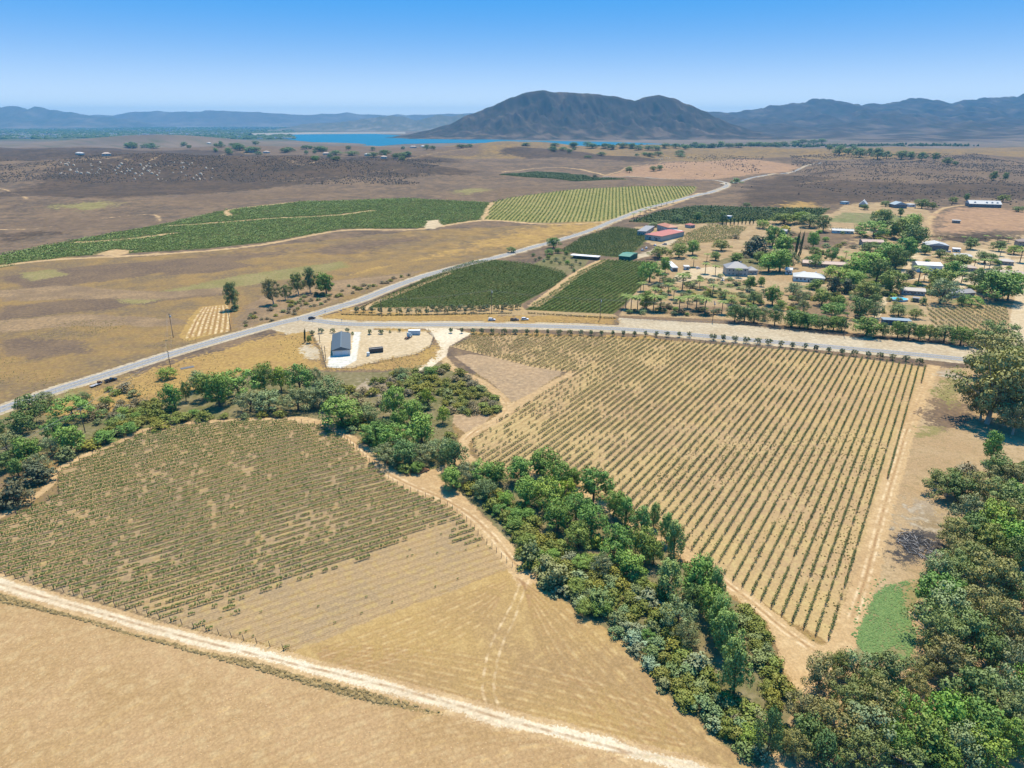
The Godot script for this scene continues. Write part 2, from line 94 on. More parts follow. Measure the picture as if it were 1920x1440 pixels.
	[12,"road_shoulder",[-137.1,-418.8,-135.6,-418.3,-133.6,-417.7,-131.2,-416.9,-128.7,-416.1,-126.3,-415.2,-124.3,-414.3,-121.8,-413.1,-118.6,-411.5,-114.6,-409.9,-109.8,-408.7,-104.5,-407.8,-98.7,-407.2,-92.7,-406.7,-86.7,-406.3,-80.9,-406.1,-75.5,-405.9,-70.1,-405.9,-64.8,-405.9,-59.5,-406,-53.7,-406.1,-47.4,-406.1,-40.7,-406.2,-33.9,-406.2,-27.1,-406.2,-20.4,-406.1,-13.9,-405.8,-7.3,-405.4,-0.7,-404.8,6,-404.3,12.6,-403.7,19.2,-403.1,25.8,-402.5,32.4,-401.8,38.8,-401.1,45.3,-400.2,51.7,-399.3,58.1,-398.3,64.3,-397.2,70.5,-396,76.4,-394.6,82.3,-393,88.1,-391,94.1,-389,100.1,-386.8,106.1,-384.7,112,-382.7,117.8,-380.8,123.6,-378.8,129.4,-376.9,135.2,-375,141,-373.3,146.8,-371.6,152.4,-370,157.9,-368.5,163.3,-366.8,168.6,-365.1,173.9,-363.4,179.2,-361.6,184.4,-359.8,189.7,-358,194.9,-356.3,200.1,-354.6,205.1,-353,210.1,-351.3,215,-349.6,219.9,-347.9,224.6,-346.2,229.1,-344.5,233.7,-342.7,238.3,-340.8,243.1,-338.6,248.1,-336.2,253.2,-333.6,258.3,-330.9,263.3,-328.3,268.5,-325.3,274.2,-322.1,279.7,-318.9,284.5,-316.1,287.8,-314.1,296.4,-328.7,293.1,-330.7,288.3,-333.5,282.8,-336.8,276.9,-340.1,271.4,-343.2,266.2,-346,261,-348.7,255.7,-351.4,250.4,-354,245.2,-356.3,240.1,-358.5,235.2,-360.4,230.3,-362.2,225.5,-363.9,220.7,-365.6,215.6,-367.4,210.5,-369.1,205.4,-370.8,200.2,-372.5,195.1,-374.2,189.9,-375.9,184.6,-377.7,179.3,-379.5,173.9,-381.3,168.3,-383.1,162.7,-384.8,157.1,-386.4,151.4,-388,145.8,-389.6,140.3,-391.3,134.7,-393.1,129,-394.9,123.2,-396.9,117.4,-398.9,111.6,-400.8,105.7,-402.8,99.7,-405,93.6,-407.1,87.2,-409.2,80.7,-411.1,74.1,-412.6,67.4,-413.9,60.8,-415.1,54.2,-416.1,47.6,-417,40.9,-417.9,34.2,-418.7,27.5,-419.4,20.8,-420,14.1,-420.6,7.4,-421.2,0.7,-421.8,-6.1,-422.3,-13,-422.7,-19.9,-423.1,-26.9,-423.2,-33.9,-423.2,-40.9,-423.2,-47.5,-423.1,-53.8,-423.1,-59.6,-423,-65.1,-422.9,-70.2,-422.9,-75.2,-422.9,-80.3,-423.1,-85.8,-423.3,-91.6,-423.7,-97.2,-424.1,-102.2,-424.6,-106.3,-425.3,-109.3,-426.1,-111.8,-427.1,-114.2,-428.3,-116.9,-429.7,-120,-431,-123.1,-432.1,-125.9,-433.1,-128.4,-433.9,-130.5,-434.5,-131.9,-435]],
	[12,"road_shoulder",[-149.7,-405.1,-138.3,-428.2,-127,-418.2,-86.2,-408.6,-84.5,-399.4,-117.6,-401.7,-134.4,-392.8]],
	[17,"ground",[-126.5,-436,-110.6,-459.5,-93.4,-446.8,14.1,-438.6,69.5,-430.8,67.7,-418.2,-20.5,-421.9,-89,-423.1,-110.1,-425.7,-121.4,-429.5]],
	[12,"road_shoulder",[69.5,-430.8,147.4,-413.4,202.8,-388.4,264,-370,273.6,-353,266.4,-342.5,193.3,-368,109.9,-397.2,66.7,-411]],
	[5,"ground",[-111.1,-445.4,-93.9,-490.2,-54.4,-575.3,-49.5,-570.9,-79.9,-501.9,-96.7,-463.9,-98.1,-452.3]],
	[3,"ground",[-99,-456.6,5.6,-465.3,9.1,-450.9,67.3,-440,69.9,-433.4,-92.4,-441.3]],
	[7,"side_road",[256.5,-334.1,289.9,-380,330.5,-438.6,381.1,-507,399.5,-515.9,277.3,-334.1,260.6,-326.1]],
	[17,"ground",[-32.5,-399.4,76.1,-388.4,160.1,-360.4,216.3,-334.1,211.2,-327.6,157.2,-353,74.2,-378,-22.1,-386.3]],
	[11,"ground",[214.9,-334.1,277.3,-334.1,274.8,-215.6,145.4,-92.2,44.4,-92.2,62.3,-118,81.9,-134.9,110.4,-173.2,162.4,-250.8]],
	[8,"tilled_ground",[-32,-353,-23.5,-356.7,0,-349.4,26.1,-330.8,24.3,-324.5,6.2,-293.6,-1.2,-287.1,-7.7,-307.3,-17.6,-326]],
	[8,"tilled_ground",[-28.5,-274.8,-8.2,-275.7,-12.3,-261.6,-19.6,-252.9,-26,-264.7]],
	[6,"vineyard_soil",[77.5,-134.5,79.4,-135.8,215.4,-334.1,208.3,-339.9,160.8,-362.3,105.1,-378,44.4,-388.4,-21.5,-393.9,-34.9,-370,11.1,-335.7,32,-326.1,15.2,-301.8,-2.1,-273.5,-15.9,-245,-13.7,-234.8,-8.9,-225.6,7.7,-219,26.2,-210.8,41.9,-193.5,54.1,-171.9,64.2,-153.8,71.2,-141.6]],
	[5,"dirt_track",[31.9,-334.1,33.8,-324.5,15.1,-298.4,-1.2,-271.8,-7.8,-260.2,-10.2,-265.6,0,-287.1,10.1,-300.4,24.1,-321.4]],
	[9,"ground",[-239.1,-236.5,-237.6,-261.2,-209.7,-273.4,-180.2,-270.7,-169.5,-281.3,-156.8,-295.3,-132.5,-332.4,-87.2,-327.5,-65.4,-327.5,-53.1,-337.4,-34,-342.5,-21.7,-326,-6.3,-296.9,-4.1,-282.6,-7,-274.5,-25.6,-273.1,-24.9,-259,-20.7,-238.8,-20.8,-225.5,-7.8,-220.3,17,-213.4,33.1,-192.5,51.8,-162.8,61.2,-146.8,63.1,-132.1,63.5,-118,56.4,-104,48.7,-99.1,41.6,-108,33.9,-119.6,28.8,-133.1,16.9,-146.8,3.8,-161.5,-0.8,-175.8,-9.6,-193.6,-24.2,-209.1,-38.7,-219.7,-53.9,-239.4,-69.7,-254,-94.3,-266.4,-142.3,-264,-159.2,-241.5,-164.2,-225.4,-166,-207,-172.6,-185.9,-190.2,-178.7]],
	[23,"ground",[-168.8,-239.9,-167.4,-252.1,-158.9,-256.9,-153.7,-251.1,-160.8,-237]],
	[19,"ground",[-82.3,-306.6,-68.7,-316.5,-52.4,-313.5,-43.3,-303.3,-64.1,-292]],
	[0,"ground",[-172.6,-185.9,-188.5,-223.2,-185.1,-236,-169.5,-237.6,-164.9,-220.1,-166,-207]],
	[5,"dirt_track",[-43.7,-364.5,-42.5,-360.3,-40.9,-354.3,-38.9,-347.4,-36.6,-340.6,-34.2,-334.6,-31.3,-329.9,-28.1,-325.9,-24.9,-322.3,-21.9,-318.9,-19.2,-315.4,-16.7,-311.5,-14.3,-307.4,-12.1,-303.4,-10.1,-299.5,-8.4,-295.9,-7.1,-292.8,-6.1,-290,-5.4,-287.5,-5,-285.1,-4.8,-282.6,-4.9,-280,-5.3,-277.4,-6,-274.8,-6.9,-272.2,-7.9,-269.8,-9.2,-267.4,-10.9,-265.1,-12.8,-262.7,-14.7,-260.2,-16.4,-257.8,-17.7,-255.5,-18.8,-253.3,-19.7,-251.1,-20.5,-249,-21.1,-246.8,-21.5,-244.6,-21.7,-242.4,-21.7,-240.2,-21.6,-238.2,-21.3,-236.3,-21,-234.5,-20.5,-232.7,-19.9,-231,-19,-229.4,-18,-227.9,-16.8,-226.5,-15.5,-225.2,-14,-224,-12.1,-222.8,-9.7,-221.7,-6.8,-220.7,-3.5,-220,-0,-219.3,3.4,-218.3,6.6,-216.9,9.9,-214.8,13.4,-212.1,17,-209.1,20.5,-205.8,23.9,-202.6,27,-199.3,30.1,-195.7,33.1,-192.1,36,-188.4,38.8,-184.8,41.5,-181.2,44,-177.7,46.5,-174.1,48.9,-170.6,51.2,-167.1,53.4,-163.5,55.5,-159.8,57.5,-156.2,59.4,-152.7,61,-149.6,62.4,-146.8,63.6,-144.3,64.6,-141.9,65.6,-139.7,66.6,-137.6,67.8,-135.5,69,-133.6,70.1,-131.9,71,-130.6,71.6,-129.6,75.6,-132.2,75,-133.2,74.1,-134.6,73,-136.2,71.9,-138,70.9,-139.8,69.9,-141.7,69,-143.9,67.9,-146.2,66.7,-148.9,65.3,-151.8,63.6,-155,61.7,-158.5,59.7,-162.2,57.5,-166,55.2,-169.7,52.9,-173.3,50.5,-176.9,47.9,-180.5,45.3,-184.1,42.6,-187.7,39.8,-191.3,36.8,-195.1,33.8,-198.8,30.6,-202.5,27.3,-206,23.8,-209.3,20.2,-212.7,16.4,-215.8,12.6,-218.7,8.9,-221.1,5,-222.8,1.1,-224,-2.5,-224.7,-5.6,-225.4,-8,-226.2,-9.8,-227.1,-11.3,-227.9,-12.3,-228.8,-13.3,-229.7,-14.1,-230.8,-14.9,-231.9,-15.5,-233,-15.9,-234.2,-16.3,-235.5,-16.6,-237,-16.8,-238.6,-16.9,-240.4,-16.9,-242.1,-16.7,-244,-16.4,-245.7,-15.9,-247.5,-15.3,-249.3,-14.4,-251.2,-13.4,-253.2,-12.3,-255.3,-10.9,-257.4,-9.1,-259.7,-7.1,-262.2,-5.2,-264.8,-3.6,-267.6,-2.4,-270.5,-1.4,-273.4,-0.6,-276.5,-0.1,-279.5,0,-282.7,-0.2,-285.7,-0.7,-288.6,-1.6,-291.5,-2.7,-294.5,-4.1,-297.8,-5.8,-301.6,-7.8,-305.6,-10.1,-309.8,-12.6,-314,-15.2,-318.1,-18.2,-322,-21.3,-325.5,-24.5,-329,-27.4,-332.6,-29.9,-336.8,-32.1,-342.2,-34.3,-348.8,-36.3,-355.6,-37.9,-361.6,-39.1,-365.8]],
	[5,"dirt_track",[-29.5,-215.3,-28.8,-215.8,-27.7,-216.4,-26.4,-217.3,-25.1,-218.3,-23.8,-219.6,-22.5,-221,-21.3,-222.6,-20.1,-224.3,-19,-226.2,-18,-228.3,-17.4,-230.6,-17.1,-233.1,-16.8,-235.4,-16.7,-237.4,-16.6,-238.8,-20.8,-239.2,-20.9,-237.7,-21,-235.8,-21.2,-233.6,-21.5,-231.4,-22,-229.7,-22.7,-228.2,-23.6,-226.6,-24.7,-225.1,-25.8,-223.7,-26.8,-222.5,-27.8,-221.5,-28.9,-220.7,-30,-219.9,-31,-219.3,-31.8,-218.8]],
	[5,"dirt_track",[65.3,-140.3,70.3,-139.1,74.9,-133.4,78,-132.1,86.3,-138.7,94.6,-148.9,88.7,-138.7,80.6,-128.6,74.5,-124,65.2,-115.8,64.2,-119.3,64,-128.6]],
	[5,"dirt_track",[81.1,-129,82.3,-130.5,83.9,-132.6,85.9,-135.1,88.1,-137.9,90.3,-140.9,92.6,-144.2,95.2,-147.9,97.9,-151.8,100.5,-155.7,103,-159.4,105.3,-162.9,107.5,-166.3,109.6,-169.7,111.9,-173.2,114.4,-177.2,117.3,-181.6,120.3,-186.3,123.6,-191.3,126.9,-196.4,130.4,-201.7,134,-207.1,137.8,-212.8,141.8,-218.7,145.7,-224.6,149.6,-230.4,153.3,-236.1,156.9,-241.6,160.6,-247.1,164.6,-253,169,-259.5,174.1,-266.8,179.9,-274.9,185.9,-283.2,191.7,-291.3,197,-298.7,202,-305.6,206.8,-312.3,211.2,-318.5,215.1,-323.9,218.3,-328.3,220.6,-331.4,222.1,-333.5,223.1,-334.8,223.8,-335.6,224.4,-336.4,219.6,-340.1,219,-339.3,218.3,-338.4,217.3,-337,215.7,-335,213.4,-331.8,210.3,-327.4,206.4,-322,201.9,-315.8,197.1,-309.1,192.2,-302.2,186.9,-294.8,181,-286.7,175,-278.4,169.2,-270.3,164.1,-262.9,159.6,-256.4,155.6,-250.5,151.9,-244.9,148.3,-239.4,144.6,-233.7,140.7,-227.9,136.8,-222,132.9,-216.2,129,-210.5,125.4,-205,121.9,-199.7,118.5,-194.5,115.3,-189.6,112.2,-184.8,109.4,-180.4,106.8,-176.5,104.5,-172.9,102.4,-169.5,100.3,-166.2,98,-162.7,95.5,-159,92.9,-155.1,90.3,-151.3,87.7,-147.6,85.4,-144.4,83.3,-141.5,81.2,-138.7,79.2,-136.3,77.6,-134.2,76.4,-132.7]],
	[10,"weed_patch",[81.8,-129.1,87.9,-138.7,98.4,-152.2,104.4,-156.8,110.4,-158.4,111.1,-152.2,103,-144.7,100.6,-134.9,93.9,-127.7,89.5,-129.1,86.3,-127.7]],
	[23,"ground",[107.4,-155.6,113.2,-158,112.2,-151.1,105.8,-144.7,104.1,-146.8]],
	[19,"ground",[127.1,-192.5,137,-202.6,141.3,-199.2,136.4,-186.2,127.2,-177.4,121.3,-181.7]],
	[25,"ground",[119.9,-180.3,127.1,-186.2,130.5,-181.7,127.2,-173.2,116.9,-163.3,112.3,-164.8]],
	[19,"ground",[214.4,-326.1,227.4,-334.1,226.3,-316.9,219.1,-307.4,213.1,-314.6]],
	[22,"ground",[179.7,-278.1,198.3,-293.8,204.8,-284.2,188.3,-261.2,174,-255.9]],
	[23,"ground",[161.6,-253.4,176.3,-263.9,180.4,-261.2,167.5,-248.3]],
	[23,"ground",[200.4,-303.9,220.2,-322.2,216.6,-307.4,193.9,-278.1]],
	[1,"bare_field",[-223.1,-178.8,-177.8,-164,-137.7,-150.5,-118.1,-144.2,-87.9,-134.3,-66.1,-127.2,-30.7,-115.6,-12.1,-112.4,0.6,-108.8,12.5,-104.4,27.6,-99.2,37.2,-95.6,47.1,-73.4,-144.9,-73.4]],
	[15,"ground",[-181,-167.8,-140.2,-154.1,-106.5,-141.5,-83.1,-134.1,-66.9,-129.1,-51.5,-124.7,-31.3,-118.8,-12.2,-113,-12.7,-112.1,-30.7,-115.5,-66.1,-127,-87.8,-134.1,-118,-144,-137,-149.5,-177.2,-163.2]],
	[3,"vineyard_soil",[-209.4,-181.7,-167.1,-178.5,-161.6,-189.7,-157.7,-198.4,-154.2,-203,-164.9,-220.1,-161.9,-231.6,-154.5,-240.6,-150.2,-252.9,-139.7,-258.5,-124.8,-260.3,-107.1,-261,-92.3,-260.2,-78.4,-253.9,-68.3,-245.4,-55.8,-228.6,-47.8,-217.2,-38.8,-207.6,-33.4,-204.3,-25.6,-199.7,-21.2,-196.7,-16,-190.2,-13.6,-186.9,-9.3,-178.5,-6.1,-173.8,-3.1,-169.1,0.3,-164.2,-51.7,-130.9,-54.3,-131,-80.3,-139,-110.8,-149.2,-144.9,-160.9,-187.9,-175.9]],
	[4,"dry_field",[-53.5,-130.5,0.3,-164.2,3.8,-160.8,16.9,-146.4,28.7,-132.7,33.8,-119.3,41.5,-107.7,48.9,-97.9,45.9,-96.7,36.6,-101.4,24.6,-104.8,12.9,-108.4,0.6,-111.7,-12.4,-116.2,-30.7,-121.8,-45.4,-126.9]],
	[5,"white_dirt_road",[-201.1,-176.2,-195.8,-174.1,-188,-171,-179.2,-167.6,-170.6,-164.3,-163.6,-161.6,-158.6,-159.7,-154.7,-158.2,-151.3,-157,-147.6,-155.7,-142.9,-154,-136.9,-151.9,-130.2,-149.4,-123,-146.9,-115.9,-144.4,-109.2,-142.1,-103,-140,-96.9,-138,-91,-136,-85.2,-134.2,-79.5,-132.3,-73.9,-130.6,-68.3,-128.9,-63,-127.3,-57.8,-125.8,-53,-124.4,-48.5,-123,-44.3,-121.9,-40.3,-120.7,-36.4,-119.6,-32.6,-118.5,-28.5,-117.2,-24.5,-115.9,-20.5,-114.5,-16.7,-113.2,-13.2,-112.1,-10.2,-111,-7.6,-110.1,-5.2,-109.2,-2.8,-108.3,-0.3,-107.5,2.2,-106.7,4.6,-105.9,7,-105.2,9.4,-104.5,11.8,-103.7,14.4,-102.8,17.2,-101.9,19.9,-101,22.6,-100.1,25.1,-99.3,27.3,-98.6,29.4,-98.1,31.2,-97.5,33.1,-96.9,35.1,-96.3,37.2,-95.6,39.2,-94.8,41.4,-94,43.7,-93.1,46.2,-92.1,49.2,-90.8,52.7,-89.3,56.3,-87.7,59.4,-86.4,61.5,-85.4,63.8,-90.6,61.6,-91.5,58.5,-92.9,55,-94.4,51.4,-95.9,48.3,-97.2,45.8,-98.3,43.4,-99.2,41.2,-100.1,39.1,-100.8,36.9,-101.6,34.8,-102.3,32.8,-102.9,30.9,-103.4,28.9,-104,26.8,-104.7,24.3,-105.5,21.7,-106.3,18.9,-107.3,16.2,-108.2,13.5,-109,11,-109.8,8.6,-110.6,6.2,-111.3,3.9,-112,1.5,-112.8,-0.9,-113.6,-3.3,-114.5,-5.7,-115.4,-8.4,-116.3,-11.4,-117.4,-14.9,-118.5,-18.7,-119.8,-22.7,-121.2,-26.8,-122.5,-30.9,-123.8,-34.9,-125,-38.8,-126.1,-42.8,-127.2,-46.9,-128.4,-51.4,-129.7,-56.2,-131.2,-61.4,-132.7,-66.7,-134.3,-72.2,-136,-77.8,-137.7,-83.4,-139.5,-89.2,-141.4,-95.1,-143.3,-101.2,-145.3,-107.4,-147.4,-114.1,-149.7,-121.2,-152.2,-128.3,-154.7,-135.1,-157.1,-141,-159.3,-145.7,-160.9,-149.4,-162.2,-152.8,-163.5,-156.6,-164.9,-161.6,-166.8,-168.6,-169.5,-177.2,-172.8,-186,-176.2,-193.7,-179.3,-199.1,-181.4]],
	[2,"white_dirt_road",[-200.7,-177.4,-195.3,-175.2,-187.6,-172.1,-178.8,-168.6,-170.2,-165.4,-163.1,-162.9,-158,-161.1,-154.1,-159.7,-150.8,-158.4,-147.1,-156.9,-142.5,-155.1,-136.6,-152.9,-129.8,-150.5,-122.6,-148.1,-115.5,-145.8,-108.7,-143.6,-102.5,-141.5,-96.4,-139.4,-90.5,-137.3,-84.8,-135.3,-79.1,-133.4,-73.5,-131.7,-68,-130.1,-62.6,-128.7,-57.4,-127.3,-52.5,-125.9,-48,-124.5,-43.9,-123.1,-40,-121.9,-36.1,-120.7,-32.2,-119.5,-28.1,-118.4,-24,-117.2,-20,-116,-16.2,-114.8,-12.7,-113.5,-9.8,-112.3,-7.2,-111.2,-4.8,-110.2,-2.4,-109.4,0.1,-108.7,2.6,-108.1,5.1,-107.4,7.4,-106.7,9.8,-105.9,12.2,-105,14.8,-104,17.5,-103,20.3,-102.1,23,-101.4,25.5,-100.7,27.8,-100.2,29.8,-99.6,31.7,-98.9,33.5,-98.2,35.5,-97.4,37.5,-96.6,39.6,-95.9,41.9,-95.2,44.2,-94.4,46.8,-93.5,49.8,-92.3,53.3,-90.6,56.8,-88.9,59.8,-87.5,62,-86.4,63.3,-89.6,61.1,-90.4,58,-91.7,54.4,-93.1,50.8,-94.5,47.7,-95.8,45.2,-96.9,42.9,-98,40.8,-99,38.7,-99.8,36.5,-100.5,34.4,-101,32.4,-101.5,30.5,-101.9,28.5,-102.5,26.3,-103.3,23.9,-104.2,21.3,-105.2,18.6,-106.2,15.8,-107.1,13.1,-107.8,10.6,-108.4,8.1,-109,5.8,-109.8,3.4,-110.6,1.1,-111.6,-1.3,-112.6,-3.6,-113.4,-6.1,-114.3,-8.8,-115.1,-11.9,-116,-15.4,-117,-19.2,-118.3,-23.2,-119.8,-27.2,-121.3,-31.2,-122.7,-35.2,-123.9,-39.1,-125,-43.1,-126,-47.3,-127,-51.8,-128.2,-56.7,-129.7,-61.8,-131.3,-67.1,-133.1,-72.5,-134.9,-78.1,-136.6,-83.8,-138.4,-89.6,-140.1,-95.6,-141.9,-101.7,-143.8,-107.9,-145.9,-114.6,-148.4,-121.6,-151,-128.7,-153.7,-135.4,-156.1,-141.4,-158.1,-146.1,-159.7,-149.9,-160.8,-153.3,-162,-157.1,-163.4,-162.1,-165.4,-169.1,-168.3,-177.6,-171.8,-186.4,-175.2,-194.2,-178.2,-199.6,-180.1]],
	[5,"dirt_track",[-167.7,-180.9,-167.3,-182.2,-166.6,-184.1,-165.9,-186.2,-165.1,-188.5,-164.4,-190.5,-163.8,-192.3,-163.2,-194.1,-162.6,-195.9,-162.1,-197.8,-161.7,-199.7,-161.3,-201.5,-160.9,-203.4,-160.6,-205.4,-160.5,-207.6,-160.6,-210,-161.2,-212.5,-162.1,-215.2,-163.1,-217.8,-163.9,-220.2,-164.2,-222.3,-164,-224.1,-163.5,-226,-162.8,-227.9,-161.9,-229.9,-161,-231.9,-160,-233.8,-158.9,-235.7,-157.7,-237.7,-156.5,-239.8,-155.3,-242.1,-154.3,-244.7,-153.5,-247.5,-152.7,-250.1,-151.8,-252.4,-150.7,-254.1,-149.2,-255.4,-147.3,-256.5,-145.1,-257.3,-142.7,-258.1,-140.2,-258.7,-137.5,-259.4,-134.8,-259.8,-131.8,-260.2,-128.8,-260.5,-125.6,-260.7,-122.2,-260.8,-118.5,-260.9,-114.8,-260.9,-111.1,-260.8,-107.6,-260.8,-104.2,-260.8,-100.6,-260.7,-97.2,-260.7,-94.4,-260.6,-92.3,-260.6,-92.3,-263.8,-94.3,-263.8,-97.2,-263.9,-100.6,-263.9,-104.1,-264,-107.6,-264,-111.1,-264,-114.8,-264.1,-118.5,-264.1,-122.2,-264,-125.7,-263.9,-129,-263.7,-132.2,-263.4,-135.2,-263,-138.2,-262.5,-140.9,-261.8,-143.6,-261.1,-146.2,-260.3,-148.7,-259.4,-151,-258.1,-153.1,-256.3,-154.7,-253.9,-155.8,-251.2,-156.6,-248.4,-157.3,-245.7,-158.2,-243.4,-159.3,-241.3,-160.4,-239.3,-161.6,-237.4,-162.8,-235.3,-163.8,-233.3,-164.8,-231.2,-165.7,-229.2,-166.6,-227,-167.2,-224.7,-167.4,-222.2,-167,-219.4,-166.1,-216.7,-165.1,-214.1,-164.3,-211.6,-163.8,-209.5,-163.7,-207.6,-163.8,-205.8,-164,-204,-164.4,-202.2,-164.8,-200.3,-165.2,-198.6,-165.7,-196.8,-166.3,-195.1,-166.9,-193.3,-167.5,-191.5,-168.2,-189.5,-168.9,-187.3,-169.7,-185.1,-170.3,-183.3,-170.8,-182]],
	[5,"dirt_track",[-96.1,-259.2,-95.2,-259.3,-94.1,-259.5,-92.9,-259.5,-91.8,-259.5,-90.5,-259.2,-88.9,-258.6,-86.9,-257.7,-84.8,-256.7,-82.6,-255.4,-80.5,-253.9,-78.3,-252.3,-76,-250.4,-73.7,-248.3,-71.3,-246,-69,-243.5,-66.5,-240.7,-63.9,-237.5,-61.3,-234.1,-58.8,-230.8,-56.6,-227.9,-54.7,-225.2,-53.1,-222.7,-51.5,-220.2,-49.8,-217.7,-47.9,-215.3,-45.8,-213.2,-43.6,-211.3,-41.5,-209.6,-39.3,-208,-37,-206.4,-34.6,-204.8,-32.2,-203.2,-29.7,-201.8,-27.4,-200.3,-25.3,-198.7,-23.4,-197.1,-21.4,-195.4,-19.6,-193.6,-17.9,-191.8,-16.3,-189.9,-14.7,-187.9,-13.3,-185.8,-11.9,-183.6,-10.6,-181.4,-9.3,-179.3,-8.2,-177.3,-7.2,-175.4,-6.2,-173.4,-5.3,-171.5,-4.4,-169.5,-3.4,-167.6,-2.4,-165.8,-1.5,-164,-0.8,-162.4,-0.1,-161.1,0.3,-159.8,0.7,-158.7,1,-157.6,1.3,-156.7,1.4,-155.9,7.4,-157.6,7.2,-158.2,7,-159.2,6.7,-160.5,6.2,-161.9,5.6,-163.5,4.9,-165.1,4,-166.8,3.1,-168.6,2.1,-170.5,1.2,-172.3,0.3,-174.2,-0.6,-176.1,-1.6,-178.1,-2.7,-180.2,-3.9,-182.4,-5.2,-184.6,-6.6,-186.9,-8.1,-189.2,-9.7,-191.6,-11.5,-193.8,-13.3,-195.9,-15.2,-198,-17.2,-199.9,-19.3,-201.8,-21.5,-203.6,-23.9,-205.4,-26.4,-207,-28.9,-208.5,-31.3,-210,-33.5,-211.5,-35.6,-213.1,-37.7,-214.6,-39.7,-216.1,-41.5,-217.7,-43.3,-219.5,-44.8,-221.4,-46.3,-223.6,-47.8,-226,-49.6,-228.7,-51.6,-231.5,-53.9,-234.6,-56.4,-237.9,-59.1,-241.3,-61.8,-244.7,-64.4,-247.7,-66.9,-250.3,-69.4,-252.8,-71.9,-255.1,-74.4,-257.1,-76.9,-259,-79.3,-260.6,-81.8,-262.1,-84.2,-263.3,-86.5,-264.3,-88.7,-265.1,-90.9,-265.6,-93,-265.7,-94.6,-265.6,-95.8,-265.5,-96.6,-265.4]],
	[5,"dirt_track",[-40.7,-210.3,-36.1,-215.4,-31,-219.7,-26.3,-215.9,-16.4,-203.2,-9.5,-192,-13.9,-192.8,-25.4,-202.8]],
	[5,"ground",[49.8,-99.1,52.5,-102.1,55.9,-104,56.6,-101.5,53.3,-94.4,47.2,-94.4]],
	[7,"gravel_yard",[-122.5,-399.4,-118.8,-406.3,-85.1,-402.8,-52.9,-401.7,-46.9,-388.4,-46.7,-370,-52.9,-356.7,-69.2,-345.9,-83.2,-334,-96.2,-334,-109.2,-370]],
	[12,"ground",[-121.5,-365.1,-119.6,-380,-108.6,-365.1,-103.1,-346.8,-112.5,-349.4]],
	[2,"gravel_drive",[-54.4,-408.6,-36.3,-406.3,-24.1,-395,-29,-386.3,-35.8,-370,-36.1,-353,-43.9,-330,-51.3,-324.4,-42.2,-353,-40.5,-368,-45.7,-386.3]],
	[18,"concrete_pad",[-100.1,-353,-88.6,-354.8,-96.2,-399.4,-92.3,-399.4,-83.5,-345.9,-88.7,-334,-95.9,-334]],
]
const ROAD_MAIN := [-239.5,-258,-238,-260.5,-235.7,-264,-233.3,-267.9,-231.4,-271.1,-230.3,-273.2,-229.7,-274.6,-229,-276.4,-227.8,-279.3,-225.9,-283.9,-223.6,-289.7,-221,-295.8,-218.2,-301.8,-215.4,-307.2,-212.4,-312.4,-209.1,-318,-205.4,-324.5,-201.1,-332.5,-196.2,-341.6,-191.2,-350.8,-186.3,-359.5,-181.7,-367.1,-177.2,-374.4,-172.6,-381.4,-167.9,-388.4,-163,-395.9,-158,-403.5,-153.1,-410.7,-148.6,-417,-144.6,-421.9,-141.1,-425.8,-137.8,-429.4,-134.6,-433.4,-131.8,-437.7,-129.2,-442.1,-126.6,-446.9,-123.6,-452.3,-119.9,-458.5,-115.9,-465.1,-111.7,-472.5,-107.5,-480.6,-103.5,-489.9,-99.5,-500.1,-95.4,-510.8,-91,-521.3,-86.4,-531.5,-81.7,-541.7,-76.7,-552,-71,-562.4,-64.6,-572.9,-57.6,-583.6,-50.3,-594.3,-42.7,-605.1,-34.9,-615.8,-26.7,-626.4,-18.3,-637.3,-10.1,-648.7,-2.9,-659.6,3.8,-670.1,11.5,-682.4,21.7,-698.6,36,-720,53,-745,70,-772,86,-798,100,-824,112,-848,124,-874,138,-900,152,-928,168,-958,184,-987,201,-1016,220,-1044,241,-1072,262,-1099,281,-1124,298,-1144,314,-1161,330,-1179,345,-1202,361,-1230,376,-1263,391,-1296,403,-1328,412,-1360,419,-1391,424,-1420,425,-1444,425,-1463,422,-1479,416,-1490,404,-1495,385,-1488,360,-1471,332,-1455,305,-1451,276,-1465,244,-1489,215,-1515,195,-1532]
const ROAD_FAR := [396,-1342,415,-1375,443,-1424,473,-1475,501,-1518,523,-1543,542,-1559,563,-1577,590,-1608,624,-1658,664,-1720,705,-1786,746,-1849,787,-1913,831,-1979,870,-2038,897,-2079]
const ROAD_SIDE := [-134.5,-426.9,-132.6,-426.3,-129.8,-425.4,-126.5,-424.3,-123.2,-423.1,-120,-421.7,-116.6,-420,-112.8,-418.3,-108.1,-417,-102,-416.1,-95.1,-415.4,-87.7,-414.9,-80.6,-414.6,-74,-414.4,-67.6,-414.4,-60.9,-414.5,-53.7,-414.6,-45.8,-414.6,-37.4,-414.7,-28.7,-414.7,-20.2,-414.6,-11.8,-414.2,-3.4,-413.6,5,-412.9,13.4,-412.2,21.7,-411.4,30,-410.6,38.2,-409.7,46.4,-408.6,54.6,-407.4,62.7,-406.1,70.7,-404.6,78.6,-402.8,86.3,-400.6,93.9,-398,101.4,-395.4,108.8,-392.8,116.2,-390.3,123.4,-387.8,130.6,-385.5,137.7,-383.2,144.8,-381,151.9,-379,158.9,-377,165.8,-375,172.6,-372.8,179.3,-370.5,185.8,-368.3,192.4,-366.1,198.9,-364,205.3,-361.9,211.6,-359.8,217.9,-357.6,223.9,-355.5,229.8,-353.4,235.7,-351.1,241.8,-348.6,248,-345.7,254.5,-342.5,260.9,-339.1,267.3,-335.7,274.2,-331.9,281.3,-327.8,287.7,-324,292.1,-321.4]
